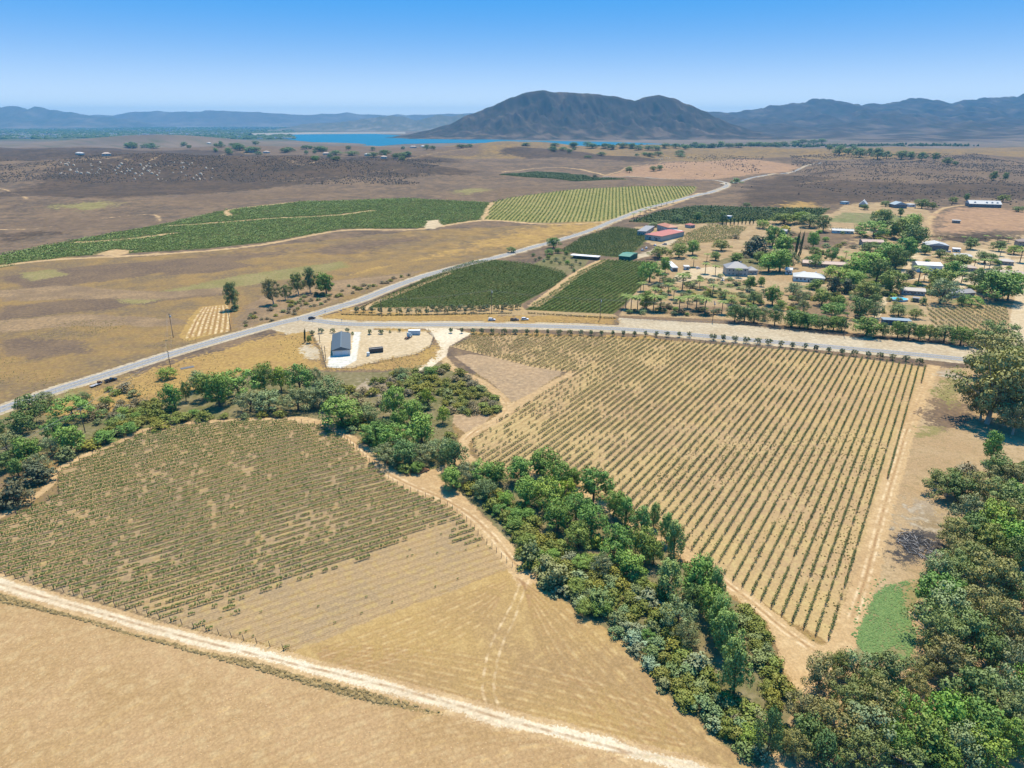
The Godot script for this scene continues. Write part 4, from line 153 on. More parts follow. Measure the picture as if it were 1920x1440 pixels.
const PLANTS := {
	"creek_upper": [-149.1,-278.7,10.4,12.7,0,-148.7,-287.8,5.8,10,7,-149.6,-302.9,9.2,9.9,1,-140.4,-289.5,10.3,13,0,-130.3,-280.3,12.8,16,0,-125.6,-291.8,13.8,14.1,0,-113.8,-273,11.6,9.6,1,-116.1,-298.7,11.6,15.3,0,-105.7,-273.2,15.3,10.1,1,-109.5,-301.5,9.1,12.4,6,-93,-273.4,13.5,10.6,1,-99.9,-298.4,12.6,14.3,0,-87.5,-277,10.8,9.7,1,-95.9,-309.6,7.8,9.5,1,-81.2,-280,16.1,13.6,1,-69.9,-254.6,16.6,13.1,0],
	"creek_mid": [-36.7,-280.8,5.7,9.3,6,-50.5,-266.7,10.9,14.5,0,-42,-260.8,9.8,11.1,0,-29.1,-261.5,6.3,7.9,6,-59.7,-258.1,8.8,7.8,1,-45.5,-251.7,9.1,9.5,0,-35.2,-241.5,12.1,13.6,0,-49.6,-241,9.6,9.6,7,-52.8,-238.1,10.3,9.1,0,-43.8,-234.2,11,10.3,0,-26.8,-228.7,10,8.1,1,-39.3,-224,10.6,10,7,-46.6,-223.5,8.2,7.5,1,-21.1,-222.6,8.2,11.2,7,-33.5,-225.1,8.7,7.6,1],
	"creek_lower": [-20.8,-208.2,8.5,8,0,-15,-211.9,8.6,8.1,1,-10.4,-212.5,8.7,8.5,0,-5.7,-212.7,9.1,8.5,0,-8.7,-202.2,8,7.1,1,3.2,-213,11,10.1,0,11.3,-217.1,11.5,11.1,0,4.3,-198.1,10.7,10.8,0,16,-209.2,10.4,11.2,0,21.9,-210.8,5.6,6.9,0,12.7,-196.3,11,11.1,0,18.4,-201.4,7.2,7.9,6,27.3,-200.4,11.9,12.8,0,14.4,-183.4,10,10.3,0,20.5,-188.6,9.2,10.1,0,32.7,-190.9,9,10.2,0,24.4,-179.6,11.5,11.3,0,19.9,-174.3,8.7,7.9,0,35.9,-185.9,7.4,10.4,2,25.4,-174.6,4.2,4.7,13,39.8,-180.2,6.9,10.2,2,44.4,-184.4,5,8.9,2,30.8,-169.4,10.4,10.6,0,29.4,-166.1,7.7,7.3,0,25.5,-161.1,6.3,6.5,1,47.1,-176.5,5.5,10.1,2,38.1,-167.9,8.7,10.5,0,47.5,-168.9,7.8,12.6,2,41,-165.8,6.8,8.4,0,34,-160.4,8.4,7.5,0,41.8,-150,8.6,12.1,2,48.7,-152,8.7,11.9,0,52.9,-155.2,6.5,10,2,55.2,-150,6,10.8,2,47.6,-145.7,6.4,8.1,7,41.9,-139.1,7.8,8.9,1,50.6,-142.2,8,10.2,0,51,-136.8,7.7,12.5,2,43,-132.5,6.5,7.1,1,52.4,-130.9,7.7,11.6,2,49.9,-118.3,9.1,15,2],
	"single_creek": [51.7,-102.1,5,11.2,7],
	"left_bank": [-208.7,-250.7,7.4,9.1,7,-185.1,-222.2,8.6,8.4,5,-192.4,-233.9,12.3,10.8,1,-177.9,-218,7.7,8.3,7,-201.8,-254.7,12.3,10.1,5,-180.2,-227.9,12.4,11.8,0,-204.1,-264.9,14.1,14.5,5,-172.9,-221,8.6,7.5,1,-208.2,-280.5,10,8.9,1,-177.1,-235.7,7.4,7.8,1,-183.4,-247.8,9.4,10.3,0,-169.7,-235.8,12.3,12.5,0,-189,-269.2,14.3,11,0,-192.3,-283.5,7.2,7.4,1,-180.7,-280.9,6.7,6.4,0],
	"dark_bushes": [-168.8,-195.6,6,6.2,16,-165.6,-198.8,10,9.3,16,-167.3,-213.3,9.5,6.9,16,-167.5,-229.9,7.6,6,9],
	"euc_low": [84.8,-97.3,7.3,6.8,4,76.7,-97.9,7.4,6.8,3,68.2,-98.5,8.4,9,3,93.7,-98.8,6.8,8.2,0,62.5,-99.1,6.8,8.2,7,88.8,-99.4,7.6,9,1,57.1,-101.5,4.7,6.1,3,83,-100.5,8.6,9.8,4,101.3,-101.5,6.5,8.2,0,76.7,-101.8,6.9,8.3,0,60.5,-103.5,6.8,7.8,5,72.4,-103.1,8.7,9.6,1,66.2,-104.7,8.8,9.7,3,95.4,-104.5,8.8,10,4,82.2,-107.7,7.2,9,0,89.3,-106.9,8.9,10.6,0,103.7,-107.7,7.2,9,3,61.4,-108.9,6.6,8.2,3,77.1,-109.2,8.8,9.9,3,100.1,-110.4,7.5,8.5,3,72.1,-110.7,7.3,9.1,3,87.6,-114.7,6.1,7.5,3,107.1,-114.1,7.7,9.2,1,98.6,-113.6,9.3,10.9,5,78.8,-115,7.1,8.7,3,113.3,-114.7,7,9.2,0,68.3,-118,6.2,9.3,3,83.7,-118.5,8.4,10.2,3,92.6,-120.8,5.4,6.5,3,77.7,-120.2,6.3,8.3,1,74.7,-122.9,4.9,6.9,3,99.3,-121.1,8.8,10.9,3,113.8,-121.9,8.1,10.4,1,110.7,-124.4,7,9.6,5,100.1,-126.7,6.8,8.5,3,122,-129.5,7.2,9.2,1,110.3,-129.7,9.2,11.3,5,103.1,-131.2,10.4,11.6,3,120.8,-135.1,8.7,10.9,3,109,-137.3,10.7,12.2,1,118.2,-140.1,8.7,10.5,3,133.3,-142.3,8.2,10.2,5,110.4,-144.9,9.8,10.6,0,131,-148.3,8.8,10.8,3,126.3,-149.8,11.4,13.1,3,116.3,-155.2,8.8,10,1,121.3,-154.9,8.8,10.4,3,128.9,-158.4,9,10.8,3],
	"euc_high": [129.1,-163.3,9.2,9,3,145.4,-163.3,7.9,9.7,5,139.4,-168.7,9.4,10.2,5,146.3,-169.5,9.8,10.6,0,132.3,-173.8,9.6,9.3,3,137.6,-173.2,9.6,10.7,5,157.3,-177.4,8.2,10.8,3,154.3,-179.4,9.9,10.9,3,148.4,-179.4,10.5,11.6,0,142.8,-184.7,9.4,11.1,1,159.3,-192.5,11.8,11.4,3,165.5,-193.2,8.7,10.7,0,155.4,-198.8,11.1,10.9,3,150,-200.5,12.2,9.8,5,149.1,-204.4,10.2,8.7,3,172,-209.1,9.7,10,3,151.2,-214,5.7,4.9,9,177.2,-211.7,7.5,8.9,5,163.3,-216.7,8.4,7,12,170.6,-213.2,9.8,10.6,5,180.1,-229.5,7.6,11.9,0],
	"tall_row": [264,-354.8,12.9,15.2,3,239.2,-319.1,16.5,17.7,3,235.9,-303.9,15.3,16.6,3,221.4,-286.7,14.6,19.7,5,232,-290.5,9.8,15,3,201.6,-264.4,19,25.8,3,211.4,-265.5,12.7,18.7,3,201,-267.7,10.1,14.2,3,204.9,-253.4,8.7,11.4,3],
	"road_olives": [-37.1,-396.8,2.9,3.2,8,-30.3,-396.4,2.9,3.2,8,-23.6,-396,2.9,3.2,8,-18.2,-395.7,2.9,3.2,8,-11.7,-395.3,2.9,3.2,8,-4.6,-394.9,2.9,3.2,8,2,-394.5,2.9,3.2,8,8.8,-394.1,2.9,3.2,8,14.8,-393.7,2.9,3.2,8,21.5,-393.3,2.9,3.2,8,28.4,-392.9,2.9,3.2,8,34.8,-392.5,2.9,3.2,8,41.2,-392.1,2.9,3.2,8,47.2,-391.8,2.9,3.2,8,53.6,-391.4,2.9,3.2,8,60.1,-391,2.9,3.2,8,66.3,-390.6,2.9,3.2,8,72.9,-390.2,2.9,3.2,8,79.6,-389.8,2.9,3.2,8,86,-389.4,2.9,3.2,8,92.4,-389,2.9,3.2,8,99.4,-388.6,2.9,3.2,8,105.4,-388.3,2.9,3.2,8,117.8,-382.7,3.3,3.6,8,123.5,-381,3.3,3.6,8,129.3,-378.6,3.3,3.6,8,135.4,-376.9,3.2,3.6,8,141.2,-374.9,3.2,3.5,8,147.2,-373.5,3.2,3.5,8,152.8,-370.2,3.2,3.5,8,158.3,-367,3.2,3.5,8,164.6,-365.1,3.1,3.5,8,169.6,-361.9,3.1,3.4,8,175.4,-358.8,3.1,3.4,8,181.2,-355.7,3.1,3.4,8,186.8,-353.6,3.1,3.4,8,193.3,-351.2,3,3.4,8,198.7,-349.1,3,3.4,8,204.2,-346.7,3,3.3,8,210.1,-344.4,3,3.3,8,215,-339.8,3,3.3,8],
	"double_olives": [-104.1,-444.7,3.6,3.9,8,-99.5,-444.7,3.6,3.9,8,-93.8,-444.7,3.6,3.9,8,-87.9,-442,3.6,3.9,8,-81.5,-442,3.6,3.9,8,-74.9,-440.6,3.5,3.9,8,-68.5,-440.6,3.5,3.9,8,-61.9,-439.3,3.5,3.8,8,-56.3,-439.3,3.5,3.8,8,-53.8,-448.8,3.6,3.9,8,-49.7,-440.6,3.5,3.9,8,-48,-448.8,3.6,3.9,8,-43.4,-442,3.6,3.9,8,-40.9,-450.2,3.6,3.9,8,-37.8,-443.3,3.6,3.9,8,-35.1,-450.2,3.6,3.9,8,-31.4,-443.3,3.6,3.9,8,-28.7,-451.6,3.6,3.9,8,-26.1,-444.7,3.6,3.9,8,-21.7,-448.8,3.6,3.9,8,-18.8,-448.8,3.6,3.9,8,-16.3,-451.6,3.6,3.9,8,-10.1,-448.8,3.6,3.9,8,-6.5,-447.4,3.6,3.9,8,-4.7,-454.4,3.6,4,8,-0.4,-451.6,3.6,3.9,8,4,-453,3.6,3.9,8],
	"roadside_trees": [-189.5,-453.7,10.2,18.4,3,-187.2,-449.5,5.8,5,9,-167.2,-466.8,9.7,17.4,3,-162.7,-479,6.9,10.4,3,-157.4,-493.5,10.2,16,3,-150.6,-500.2,10.4,18.5,3,-137.3,-495.2,14.2,15.3,0],
	"pole_bush": [-171.4,-318.3,7.4,5.4,0],
	"road_bushes": [-191.5,-301.8,4.1,2.6,10,-185.7,-297,5,3.1,10,-183.6,-301.1,7.6,5.2,12,-176.6,-294.9,6,3.6,9],
	"field_singles": [-0.5,-668.4,9.4,5,5,42,-692.3,11.8,10.2,0,173.6,-1493.3,12.3,8.2,16,273.3,-1660.3,17.4,13.7,5,335.5,-1693.9,15.2,10.4,5,352.5,-1703.5,15.3,10.5,5,434.8,-1376.1,20.7,12.4,9,957.7,-1412,12.7,17.5,5,1025,-1475.3,12.2,16.3,5],
	"estate_left": [91.8,-453.7,10.2,12.1,4,109.6,-536.3,12.7,15.5,0,137.6,-637.9,19,10.5,5,129.1,-570.9,10.8,13,0,107.1,-455.2,5.8,4.3,12,122,-525,7.5,5.7,5,156.7,-640.6,16,12.4,0,173.1,-654.2,15.3,13.6,0,187.1,-627.5,11.8,7.5,4,206.7,-677.1,13.7,10,5,204.7,-622.4,12.7,7.5,4,181,-510.5,9.7,10.2,4,169.4,-466.8,10.5,8.8,5,230.5,-648.7,20.3,21.1,16,223.6,-614.9,12.5,10.1,4,193.2,-521.3,5.4,7.2,0,217.9,-575.3,20.8,15.6,0,265.9,-701.3,19.6,19.6,0,181.5,-463.9,14.1,13.1,4,228.2,-577.5,20.9,18.3,0,254.8,-648.6,21.3,19.2,0,182.3,-450.9,7.2,6.4,0,313.6,-791.2,14.6,8.1,13,242.4,-595.6,14,13.4,1,190.4,-452.3,5.1,5,12,206.7,-491.9,10.2,9.2,1,195.5,-444,7.1,8.4,1],
	"hedge_trees": [141.9,-420.7,8.2,9.4,5,148.1,-420.7,8.2,8.1,5,153.8,-419.4,8.8,8,5,162.1,-426.9,6.2,6.8,1,164.4,-412.2,7.4,9.9,5,173.9,-409.8,9.3,8.6,4,178.3,-407.5,8.6,8.5,4,182.8,-406.3,9.9,7.8,4,190.5,-402.8,9.2,7.1,5,196.6,-401.7,7.8,7.1,4,201.3,-400.6,7.8,7.1,5,211.1,-390.6,14,8.9,4,220.2,-388.4,6.3,6.9,5,227.7,-386.3,7.6,8.2,4,233.1,-384.2,8.2,8.1,5,237.1,-381.1,6.9,8.1,4,243.3,-381.1,7.5,7.5,5,250.2,-378,8.7,8,5,256.1,-372,10.4,9.1,4,264,-372,7.3,7.9,5],
	"estate_right": [202,-466.8,7.5,7.3,1,351.6,-820.5,18.9,11.9,5,304.7,-695,9.7,12.3,0,284.5,-643.2,8,7.7,4,265.8,-595.6,6.6,9,0,231.3,-510.5,9.7,6.3,4,215.7,-463.9,10.4,8.7,0,356.4,-792.9,12.2,15,7,289.7,-617.3,9.7,11.1,0,238.3,-496.8,7.1,11.5,16,210.9,-432.1,12.6,7.6,0,262.5,-544.1,17.2,8.3,0,223.3,-455.2,8.8,7.2,4,249,-498.5,7.9,9.3,16,264.8,-521.3,16.5,9.6,0,285.6,-560.3,15.9,11.1,0,224.5,-426.9,11.7,11.5,5,255,-485.4,13.2,9.8,5,306.5,-584.1,23,12.3,0,341.9,-656.9,13.3,8.8,5,262,-487,10.1,8.3,5,397.3,-759,23.5,13.3,0,236.1,-430.8,7,8.9,1,252.9,-462.4,6.7,6.5,5,287.7,-532.5,15.2,15.4,7,423.1,-794.5,18.4,19.5,5,338.5,-612.4,22.1,14.7,0,281.9,-498.5,13.5,13.9,4,413.4,-746,11.5,12,5,332.3,-588.7,16.7,14.2,7,254.5,-436,8.4,6.2,5,420.3,-742.6,19.5,18.4,0,364.1,-635.3,14.9,16.1,0,326,-554.1,8.8,5.9,16,442.4,-765.5,16.6,18.9,0,397.5,-682.8,20.2,19.1,5,262.2,-428.8,6.2,5.1,5,286.7,-463.9,5.2,5.1,9,396.7,-656.9,10.3,6.9,7,317.7,-501.9,16,13.9,0,300.8,-468.3,15.8,13.9,1,403,-643.2,9,5.8,7,350.6,-538.2,15.3,13.1,0,392.1,-598,18.8,9,5,313.1,-463.9,5.6,5.1,0,458.3,-685.8,12.8,9.1,5,320.2,-463.9,9.7,5.1,0,358.3,-521.3,11.6,10.4,5,351.3,-500.2,15.1,14.7,5,424.9,-612.4,14.4,8.3,5,345.6,-475.9,25.1,17,4,479.3,-674,11.5,8,5,354.7,-477.5,13.7,14.8,0,482.3,-656.9,10.3,6.9,0,405.3,-542.1,10.3,5,4],
	"upper_estate": [169.4,-831.3,11.5,5.4,1,184.2,-841,11.6,6.1,1,208.6,-877.6,9.4,7.6,1,235.3,-882.4,9.5,8.9,7,258,-850.8,10.5,13.5,7,330.2,-986,10.5,5.6,7,295.2,-816,15.1,9.5,0,329.8,-842.2,25.9,12.1,0,350.1,-844.6,19.5,13.4,0,481.1,-956.4,11.7,6.8,5,480.5,-911.3,15.3,6.5,13,534.3,-1002.9,12.2,7.8,5,499,-896.1,8.2,10.3,7,586.3,-1002,18.3,12.8,5,595,-990.6,9.1,9.9,5,676.3,-1077.6,13.1,9.1,5,714.2,-1104.6,10.1,10.9,7,765.6,-1096,16.6,10.8,5,710.1,-979.6,14.9,7,5],
	"far_line": [1149.5,-2611.7,23.2,17.5,7,1070.6,-2355.4,38.4,28.5,7,1119.9,-2397.9,32,19.4,7,1288.2,-2720.3,28.2,18.3,7,1089.1,-2250.3,36.7,27.3,7,1162.2,-2339.4,20.8,22,7,1119,-2198.3,35.9,32.6,7,1171.4,-2246.8,26.7,21.2,7,1167.7,-2153.1,38.4,23.3,7,1178.2,-2123.1,25.2,20.1,7,1178.4,-2063.8,24.6,22.3,7,1200,-2034.8,21.2,22,7,1182.5,-1947.4,26.1,18.5,7,1201.9,-1943,17.4,10.6,7],
	"hill_trees": [-1730.5,-3251.1,41.3,17.8,7,-1731.4,-3286,24.6,19.1,7,-1697.9,-3236.8,62.2,19.5,7,-1743.1,-3328.7,29.4,12.5,7,-1645.7,-3251.2,43.2,17.4,7,-1670.1,-3350.8,33.1,13.7,7,-1550.3,-3125.9,37,12.1,7,-1541.1,-3394.8,30.1,18.1,7,-1294.8,-2896,21.4,13.6,7,-1104.4,-2684.3,21.5,12.9,7,-1166.3,-2845.7,21,13.3,7,-1140.8,-2831.9,33.7,9.8,7,-1299.6,-3230.5,23.8,21.6,7,-1045.4,-2653.5,30.1,15,7,-1014.4,-2581.8,26.8,13.9,7,-1147,-2972,31.4,12.1,7,-1058.9,-2769.3,36.8,10.7,7,-1318.9,-3474,32.6,12.4,7,-1043.1,-2744,28.4,12.4,7,-1019.3,-2701.8,44,21.7,7,-961.6,-2650.9,43.2,17.8,7,-1258.9,-3549.2,36.8,18.2,7,-943.6,-2666,33.2,15,7,-897.9,-2545.4,25.4,10.6,7,-824.1,-2616.1,34.2,14.2,7,-825.5,-2642.7,20.4,10.4,7,-839.9,-2711,31.8,11.7,7,-815.2,-2654.9,35.4,10.7,7,-699.5,-2447.5,15.3,12.8,7,-793.3,-2787.5,41.2,13.1,7,-779.6,-2790.1,17.6,10.6,7,-448.6,-1623,11.4,5.7,7,-686.7,-2508.1,15.6,11.3,7,-441.7,-1615.9,19.6,7.7,7,-437.1,-1598.4,11,7.7,7,-689.2,-2587,45.9,12.2,7,-719.7,-2723.2,35.9,12.2,7,-710.5,-2692.8,24.8,10,7,-584.4,-2308.1,19.2,11.3,7,-406.9,-1636.1,13.8,5.6,7,-582.8,-2382.5,38.9,12.8,7,-395.9,-1626.5,17.2,9.1,7,-624.6,-2756.2,20.6,15.7,7,-529.7,-2381.2,42.4,12.8,7,-529.4,-2744.3,17.1,12.8,7,-414.8,-2149.5,31.9,13.1,7,-416.9,-2344,31.3,12.6,7,-392,-2213.7,17,9.5,7,-414.3,-2364.2,31.3,11,7,-349.2,-2157,22.4,14.6,7,-275.4,-1797.6,20.5,10.8,7,-334.1,-2198.7,26,11.8,7,-436.9,-2897.9,18.5,11.5,7,-326.9,-2226.5,29.6,9.9,7,-320.4,-2215.3,23,13.4,7,-304.7,-2574.8,26.7,17.3,7,-256.6,-2344.6,20.8,12.6,7,-169.2,-2410.8,35.6,11.3,7,-143.6,-2430,25.1,9.8,7,55.4,-2864.7,36.4,9.7,7,135.1,-2396.5,27.4,14,7,137.6,-2366.9,18.7,13.8,7,174.4,-2946,36.9,10.9,7,172.9,-2435.3,29.1,11.6,7,190.3,-2380.1,20,12.2,7,248,-2927.1,38.3,17.3,7,235.9,-2743.7,17.5,10.4,7,228.7,-2167.2,26.2,7.8,7,285.7,-2296.2,26.7,11,7,397.6,-2287.2,14,7.9,7,428.7,-2324.3,27.4,9.8,7,442.5,-2303.4,28.5,11.6,7,477.1,-2344.9,29.4,12.8,7,562.6,-2407.4,28.7,13.2,7,552.9,-2361.2,29.4,9.3,7],
	"shore_trees": [253.1,-2921.1,38.8,17.6,7,365.8,-3497.7,46.5,21,7,320.8,-2891.7,38.5,17.4,7,368.2,-2850.1,37.9,17.2,7,388.9,-2808.1,37.4,16.9,7,434.4,-2831,37.6,17,7,469.6,-2814.8,37.4,17,7,485.6,-2770.3,36.9,16.7,7,517,-2738.7,36.5,16.5,7,545.6,-2735.3,36.4,16.5,7,591.9,-2794,37.2,16.8,7,639.6,-2820.1,37.5,17,7,667.2,-2781.7,37,16.8,7,883.7,-3488.4,46.4,21,7,872.9,-3318,44.1,20,7,905.1,-3267.8,43.5,19.7,7,1021.4,-3531.6,46.9,21.2,7,950.7,-3166.1,42.1,19.1,7,995.9,-3175.8,42.2,19.1,7,1064.6,-3219.3,42.8,19.4,7,1120.4,-3286.6,43.7,19.8,7,1138,-3243.5,43.1,19.5,7,1188.5,-3260.5,43.3,19.6,7,1319,-3510,46.6,21.1,7,1469.2,-3750.7,49.8,22.5,7,1605.6,-3999.9,53.1,24,7,1642.5,-3944.3,52.4,23.7,7,1754,-4098.4,54.4,24.6,7],
	"landscape_shrubs": [20.2,-646,4,2.9,5,21.4,-622.4,3.4,2.8,8,25.6,-628.8,3.9,3.3,8,29.1,-619.8,3.4,2.8,11,33.7,-632.7,4.5,3.8,0,35.9,-657,8.2,4.9,0,35.6,-613.6,3.8,3.2,9,40.5,-623.6,4.4,3.3,8,44.5,-664.1,7.2,4.5,4,42.9,-607.5,3.3,2.8,8,48.2,-628.8,3.9,3.3,8,52.2,-655.6,6.1,3.4,4,49.6,-607.5,4.3,3.7,0,52.2,-593.3,4.7,3.6,8,52.6,-575.3,4.1,3.5,9,58,-617.3,3.4,2.8,8,60.8,-605.1,3.3,2.7,8],
	"yard_shrubs": [-120,-378,1.5,7.4,14,-117.2,-377,3.1,4.3,0,-119.5,-392.2,2.9,2.9,8,-115.6,-396.6,2.9,2.9,8,-108.6,-397.2,2.6,2.6,8,-100.1,-398.3,2.6,2.6,8,-95.8,-393.3,1.9,2.2,9,-85.4,-394.4,2.9,2.9,8,-78.8,-395,3.5,2.6,8,-74,-397.2,1.9,1.9,9,-68.5,-399.4,1.9,1.9,8],
	"cypress": [254.8,-839.6,2.2,7.3,14,259.7,-840.3,2.2,7.3,14,264.5,-841.1,2.2,7.3,14,269.4,-841.8,2.2,7.3,14,274.3,-842.5,2.2,7.3,14,279.1,-843.3,2.2,7.3,14,284,-844,2.2,7.3,14,288.9,-844.7,2.2,7.3,14,293.8,-845.5,2.2,7.3,14,264.3,-637.9,3,21.8,14,263.2,-627.5,2.9,23.3,14],
	"palms": [77.9,-455.2,4.3,10,15,80.8,-450.9,4.3,9.9,15,84.7,-448.1,4.5,10.6,15,96.9,-505.3,3,7,15,99.2,-507,3,7.1,15,95.5,-448.1,4.8,11.3,15,102.2,-479,3.9,9,15,117.6,-536.3,4.3,9.9,15,100.2,-448.1,4.5,10.6,15,116,-496.8,3.7,8.5,15,116.7,-482.2,3.6,8.3,15,111.9,-444,4.8,11.2,15,129.1,-508.8,5.8,13.3,15,120.6,-456.6,3.7,8.6,15,133.9,-505.3,3.4,7.8,15,159.7,-598,3.9,9,15,125,-450.9,4.6,10.6,15,142.9,-512.3,3.4,7.9,15,128.3,-441.3,4.8,11.2,15,162.3,-568.8,4.1,9.5,15,177.9,-622.4,3.3,7.5,15,147,-490.2,3.9,9.1,15,169,-562.4,3.7,8.6,15,139.7,-441.3,3.9,9.1,15,153.7,-482.2,2.9,6.8,15,152.8,-463.9,3.1,7.3,15,185.6,-554.1,3.3,7.6,15,191.9,-564.5,3,6.9,15,292,-605.1,3.6,8.2,15,308.1,-630.1,3.7,8.5,15,298.8,-600.3,4.8,10.8,15,345.3,-635.3,5.8,13.3,15,320,-530.6,6.4,14.6,15,330,-540.1,3.9,9.1,15,448.6,-723.1,2.4,5.3,15,339.6,-521.3,4.9,11.2,15,354,-530.6,4.2,9.8,15,396.8,-598,3.9,9,15,476.4,-726.4,2.8,6.4,15,400.8,-588.7,3.9,8.9,15,409.6,-588.7,3.9,8.9,15,503.8,-733.1,2.9,6.5,15,415.7,-591,3.5,8,15,517,-733.2,2.9,6.5,15,463.4,-648.6,3.4,7.7,15,519.5,-720.2,2.8,6.4,15,460.5,-617.3,5.3,12,15],
	"roadside_palms": [158.3,-907,3.5,5.9,15,170.8,-931,3.6,6,15,183,-954.9,3.6,6.1,15,193.3,-975.1,3.7,6.3,15,205.4,-998.5,3.8,6.4,15,217,-1018.4,3.9,6.5,15,229.1,-1038.8,3.9,6.6,15,242.7,-1057.8,4,6.7,15],
	"bushes_knob": [-66.9,-310.4,7.2,4.1,10,-63.2,-313.2,6.1,3.4,10,-58.4,-306.5,5.4,3,10,-59.3,-312.3,6.8,3.8,12,-58.8,-320.9,7.2,4.1,10,-54.4,-307.9,5.5,3.1,10,-56,-319.6,5.9,5.4,1,-54.2,-316,7.8,4.4,9,-55,-324.7,6.5,3.6,9,-50.2,-307.1,7,4,10,-50,-314.9,5.1,2.9,10,-47.7,-299.7,5.9,3.3,10,-48.9,-325.8,5.8,3.2,10,-46.8,-312.2,6,3.4,10,-47.4,-318.4,6.6,3.7,10,-44.3,-300.6,7.2,4.1,10,-44.1,-308.8,5,2.8,9,-45.1,-323.3,5.9,3.3,12,-44.1,-329.2,5.3,3,9,-42.4,-316,5.9,3.3,10,-40.7,-305.2,7.1,4,10,-38.9,-298.4,6.6,3.7,10,-37.9,-292.2,5.5,3.2,12,-40.5,-319.7,8,5.4,0,-38.5,-315.2,6.9,3.9,10,-39.4,-329.2,6.5,3.6,10,-35.6,-308.7,5.3,3,10,-33.7,-297.2,5.9,3.3,10,-36.3,-325.6,5.9,3.3,12,-30.1,-283.2,4.8,2.7,10,-34.5,-331.8,7,3.9,10,-32.3,-312.5,5.6,3.2,10,-31.4,-305,6.3,3.6,10,-30.1,-296.5,6.5,3.7,9,-28.9,-288,6.6,3.7,10,-26.9,-274.5,5.9,3.4,12,-31.1,-330,5.2,2.9,9,-26.7,-284,5.2,2.9,9,-27.7,-303.5,6.4,3.6,10,-28.1,-315.3,5.9,3.3,12,-24.2,-279.2,6.2,3.5,10,-25.1,-296.8,5.3,3,10,-25.9,-323.3,7.5,4.2,10,-23.3,-288.7,5.3,3,10,-24.1,-307.1,6.2,3.5,10,-21.5,-276,5.6,3.2,9,-22.6,-299.1,5.9,3.3,10,-21.4,-282.7,6.1,3.5,10,-20.7,-292.5,6.8,3.9,10,-19.1,-273.3,4.9,2.8,10,-21.4,-316.1,6.7,3.8,12,-17.9,-281.8,5.4,3.1,12,-19.2,-307.2,7.1,4,12,-18.3,-299.1,7.1,4,10,-16,-274.9,6.8,3.9,12,-15.3,-293,6.1,3.5,10,-14.8,-301.6,6.9,3.9,9,-12.9,-278.8,7.1,4.1,10,-12.4,-286.6,5.9,3.4,12,-11.9,-293.3,5.6,3.2,10,-10.7,-273.9,6.2,3.6,10,-9.1,-282,6.2,3.6,12,-8,-290.6,5.4,3.1,10,-6.8,-277.2,6.1,3.5,10],
	"bushes_grey": [-80.7,-302.2,5.8,3.3,10,-75.8,-299.6,7.4,4.2,10,-71.9,-285.6,5.1,2.9,12,-71.5,-291.6,5.3,3,9,-68,-281.6,6.5,3.7,12,-69.3,-296.1,7.3,4.2,12,-63.8,-277.2,6.5,3.7,9,-64.7,-295,7.7,4.4,10,-65.4,-305.2,6.1,3.5,12,-59,-281.2,6.5,3.7,12,-61.9,-300.5,6.6,3.7,12,-58.3,-294.6,5.5,3.1,9,-56.1,-283.5,5.3,3,12,-52.3,-279.8,7,4,12,-53.9,-290.6,5.8,3.3,12,-52.7,-298.3,5.7,3.2,10,-47.2,-277.8,7.2,4.1,12,-45.6,-273.2,5.1,2.9,12,-48.3,-295.7,6.6,3.7,12,-44.1,-280.2,5.4,3.1,12,-42.6,-272.2,5.9,3.4,10,-41.8,-291.1,6.9,3.9,10,-38.8,-275.9,5.5,3.1,9,-38.9,-281.2,7.5,4.3,9],
	"bushes_left": [-164.4,-239.6,9.2,3.5,10,-165.9,-250.1,6.8,3.9,10,-161,-244.6,9.3,4.9,0,-165.2,-254.5,5.7,3.3,10,-171.3,-267.8,5.1,2.9,9,-166.4,-259.3,6.9,4,0,-160.1,-250.8,6.3,3.7,9,-166.5,-265.3,7.4,4.2,9,-162.4,-258.8,6.7,3.8,10,-169.7,-273.4,5.9,3.4,0,-154,-246,8.5,4.9,10,-164.6,-268.2,5.5,3.2,10,-156.1,-252.5,7.8,4.5,0,-161.6,-262.9,5.3,3.1,10,-165.5,-273.1,6.1,3.5,10,-161.7,-268.1,5.1,2.9,0,-156.2,-258.1,6.9,4,10,-152.4,-252,6.1,4.1,11,-162.5,-274.4,6,3.5,10,-156,-263,7,4,10,-161.7,-278.8,8.2,4.7,10,-150,-256,7.9,4.6,9,-157.1,-270.8,7.1,4.1,10,-151.8,-263.4,4.9,2.8,10,-162.3,-285.9,5.6,3.2,10,-145.9,-256.3,7.7,4.4,10,-152.3,-269.3,7.8,4.5,10,-156.4,-278.1,7.7,4.4,10,-148.1,-266.3,5.8,3.3,10,-144.5,-260.1,5.6,3.3,10,-150.1,-275.1,5.9,3.4,10,-141.8,-262,6.3,3.6,10,-144.8,-269.6,5,2.9,10,-139.2,-264.4,7.5,4.3,10,-134.9,-262.9,6.6,3.8,10,-137.2,-269.8,5.3,3,0,-128.4,-259.5,5.1,2.9,0,-130.5,-264.4,8,4.6,10,-124.9,-262.9,8,4.6,10,-122.2,-265.4,5,2.9,10,-117.6,-259.7,6.6,3.8,0,-111.8,-258,5.6,3.2,10,-113.1,-264.4,5.3,3,9,-108.4,-259.5,5,2.9,10,-106.4,-265.5,5.6,3.2,10,-103.8,-259.1,5.2,3,10,-99.6,-256.7,5.1,3,10,-100.1,-262,5.8,3.3,10,-98.6,-265.6,6.4,3.7,10,-94.5,-255,5.2,3,10,-93.9,-258.8,7.3,4.2,10,-90.2,-254.9,5.2,3,10,-90.6,-262.8,5.8,3.3,10,-84.2,-252.5,7.7,4.4,9,-82.3,-258.1,5.8,3.4,9,-76.1,-254.9,7.3,4.2,10,-70.6,-253.5,5.1,2.9,0],
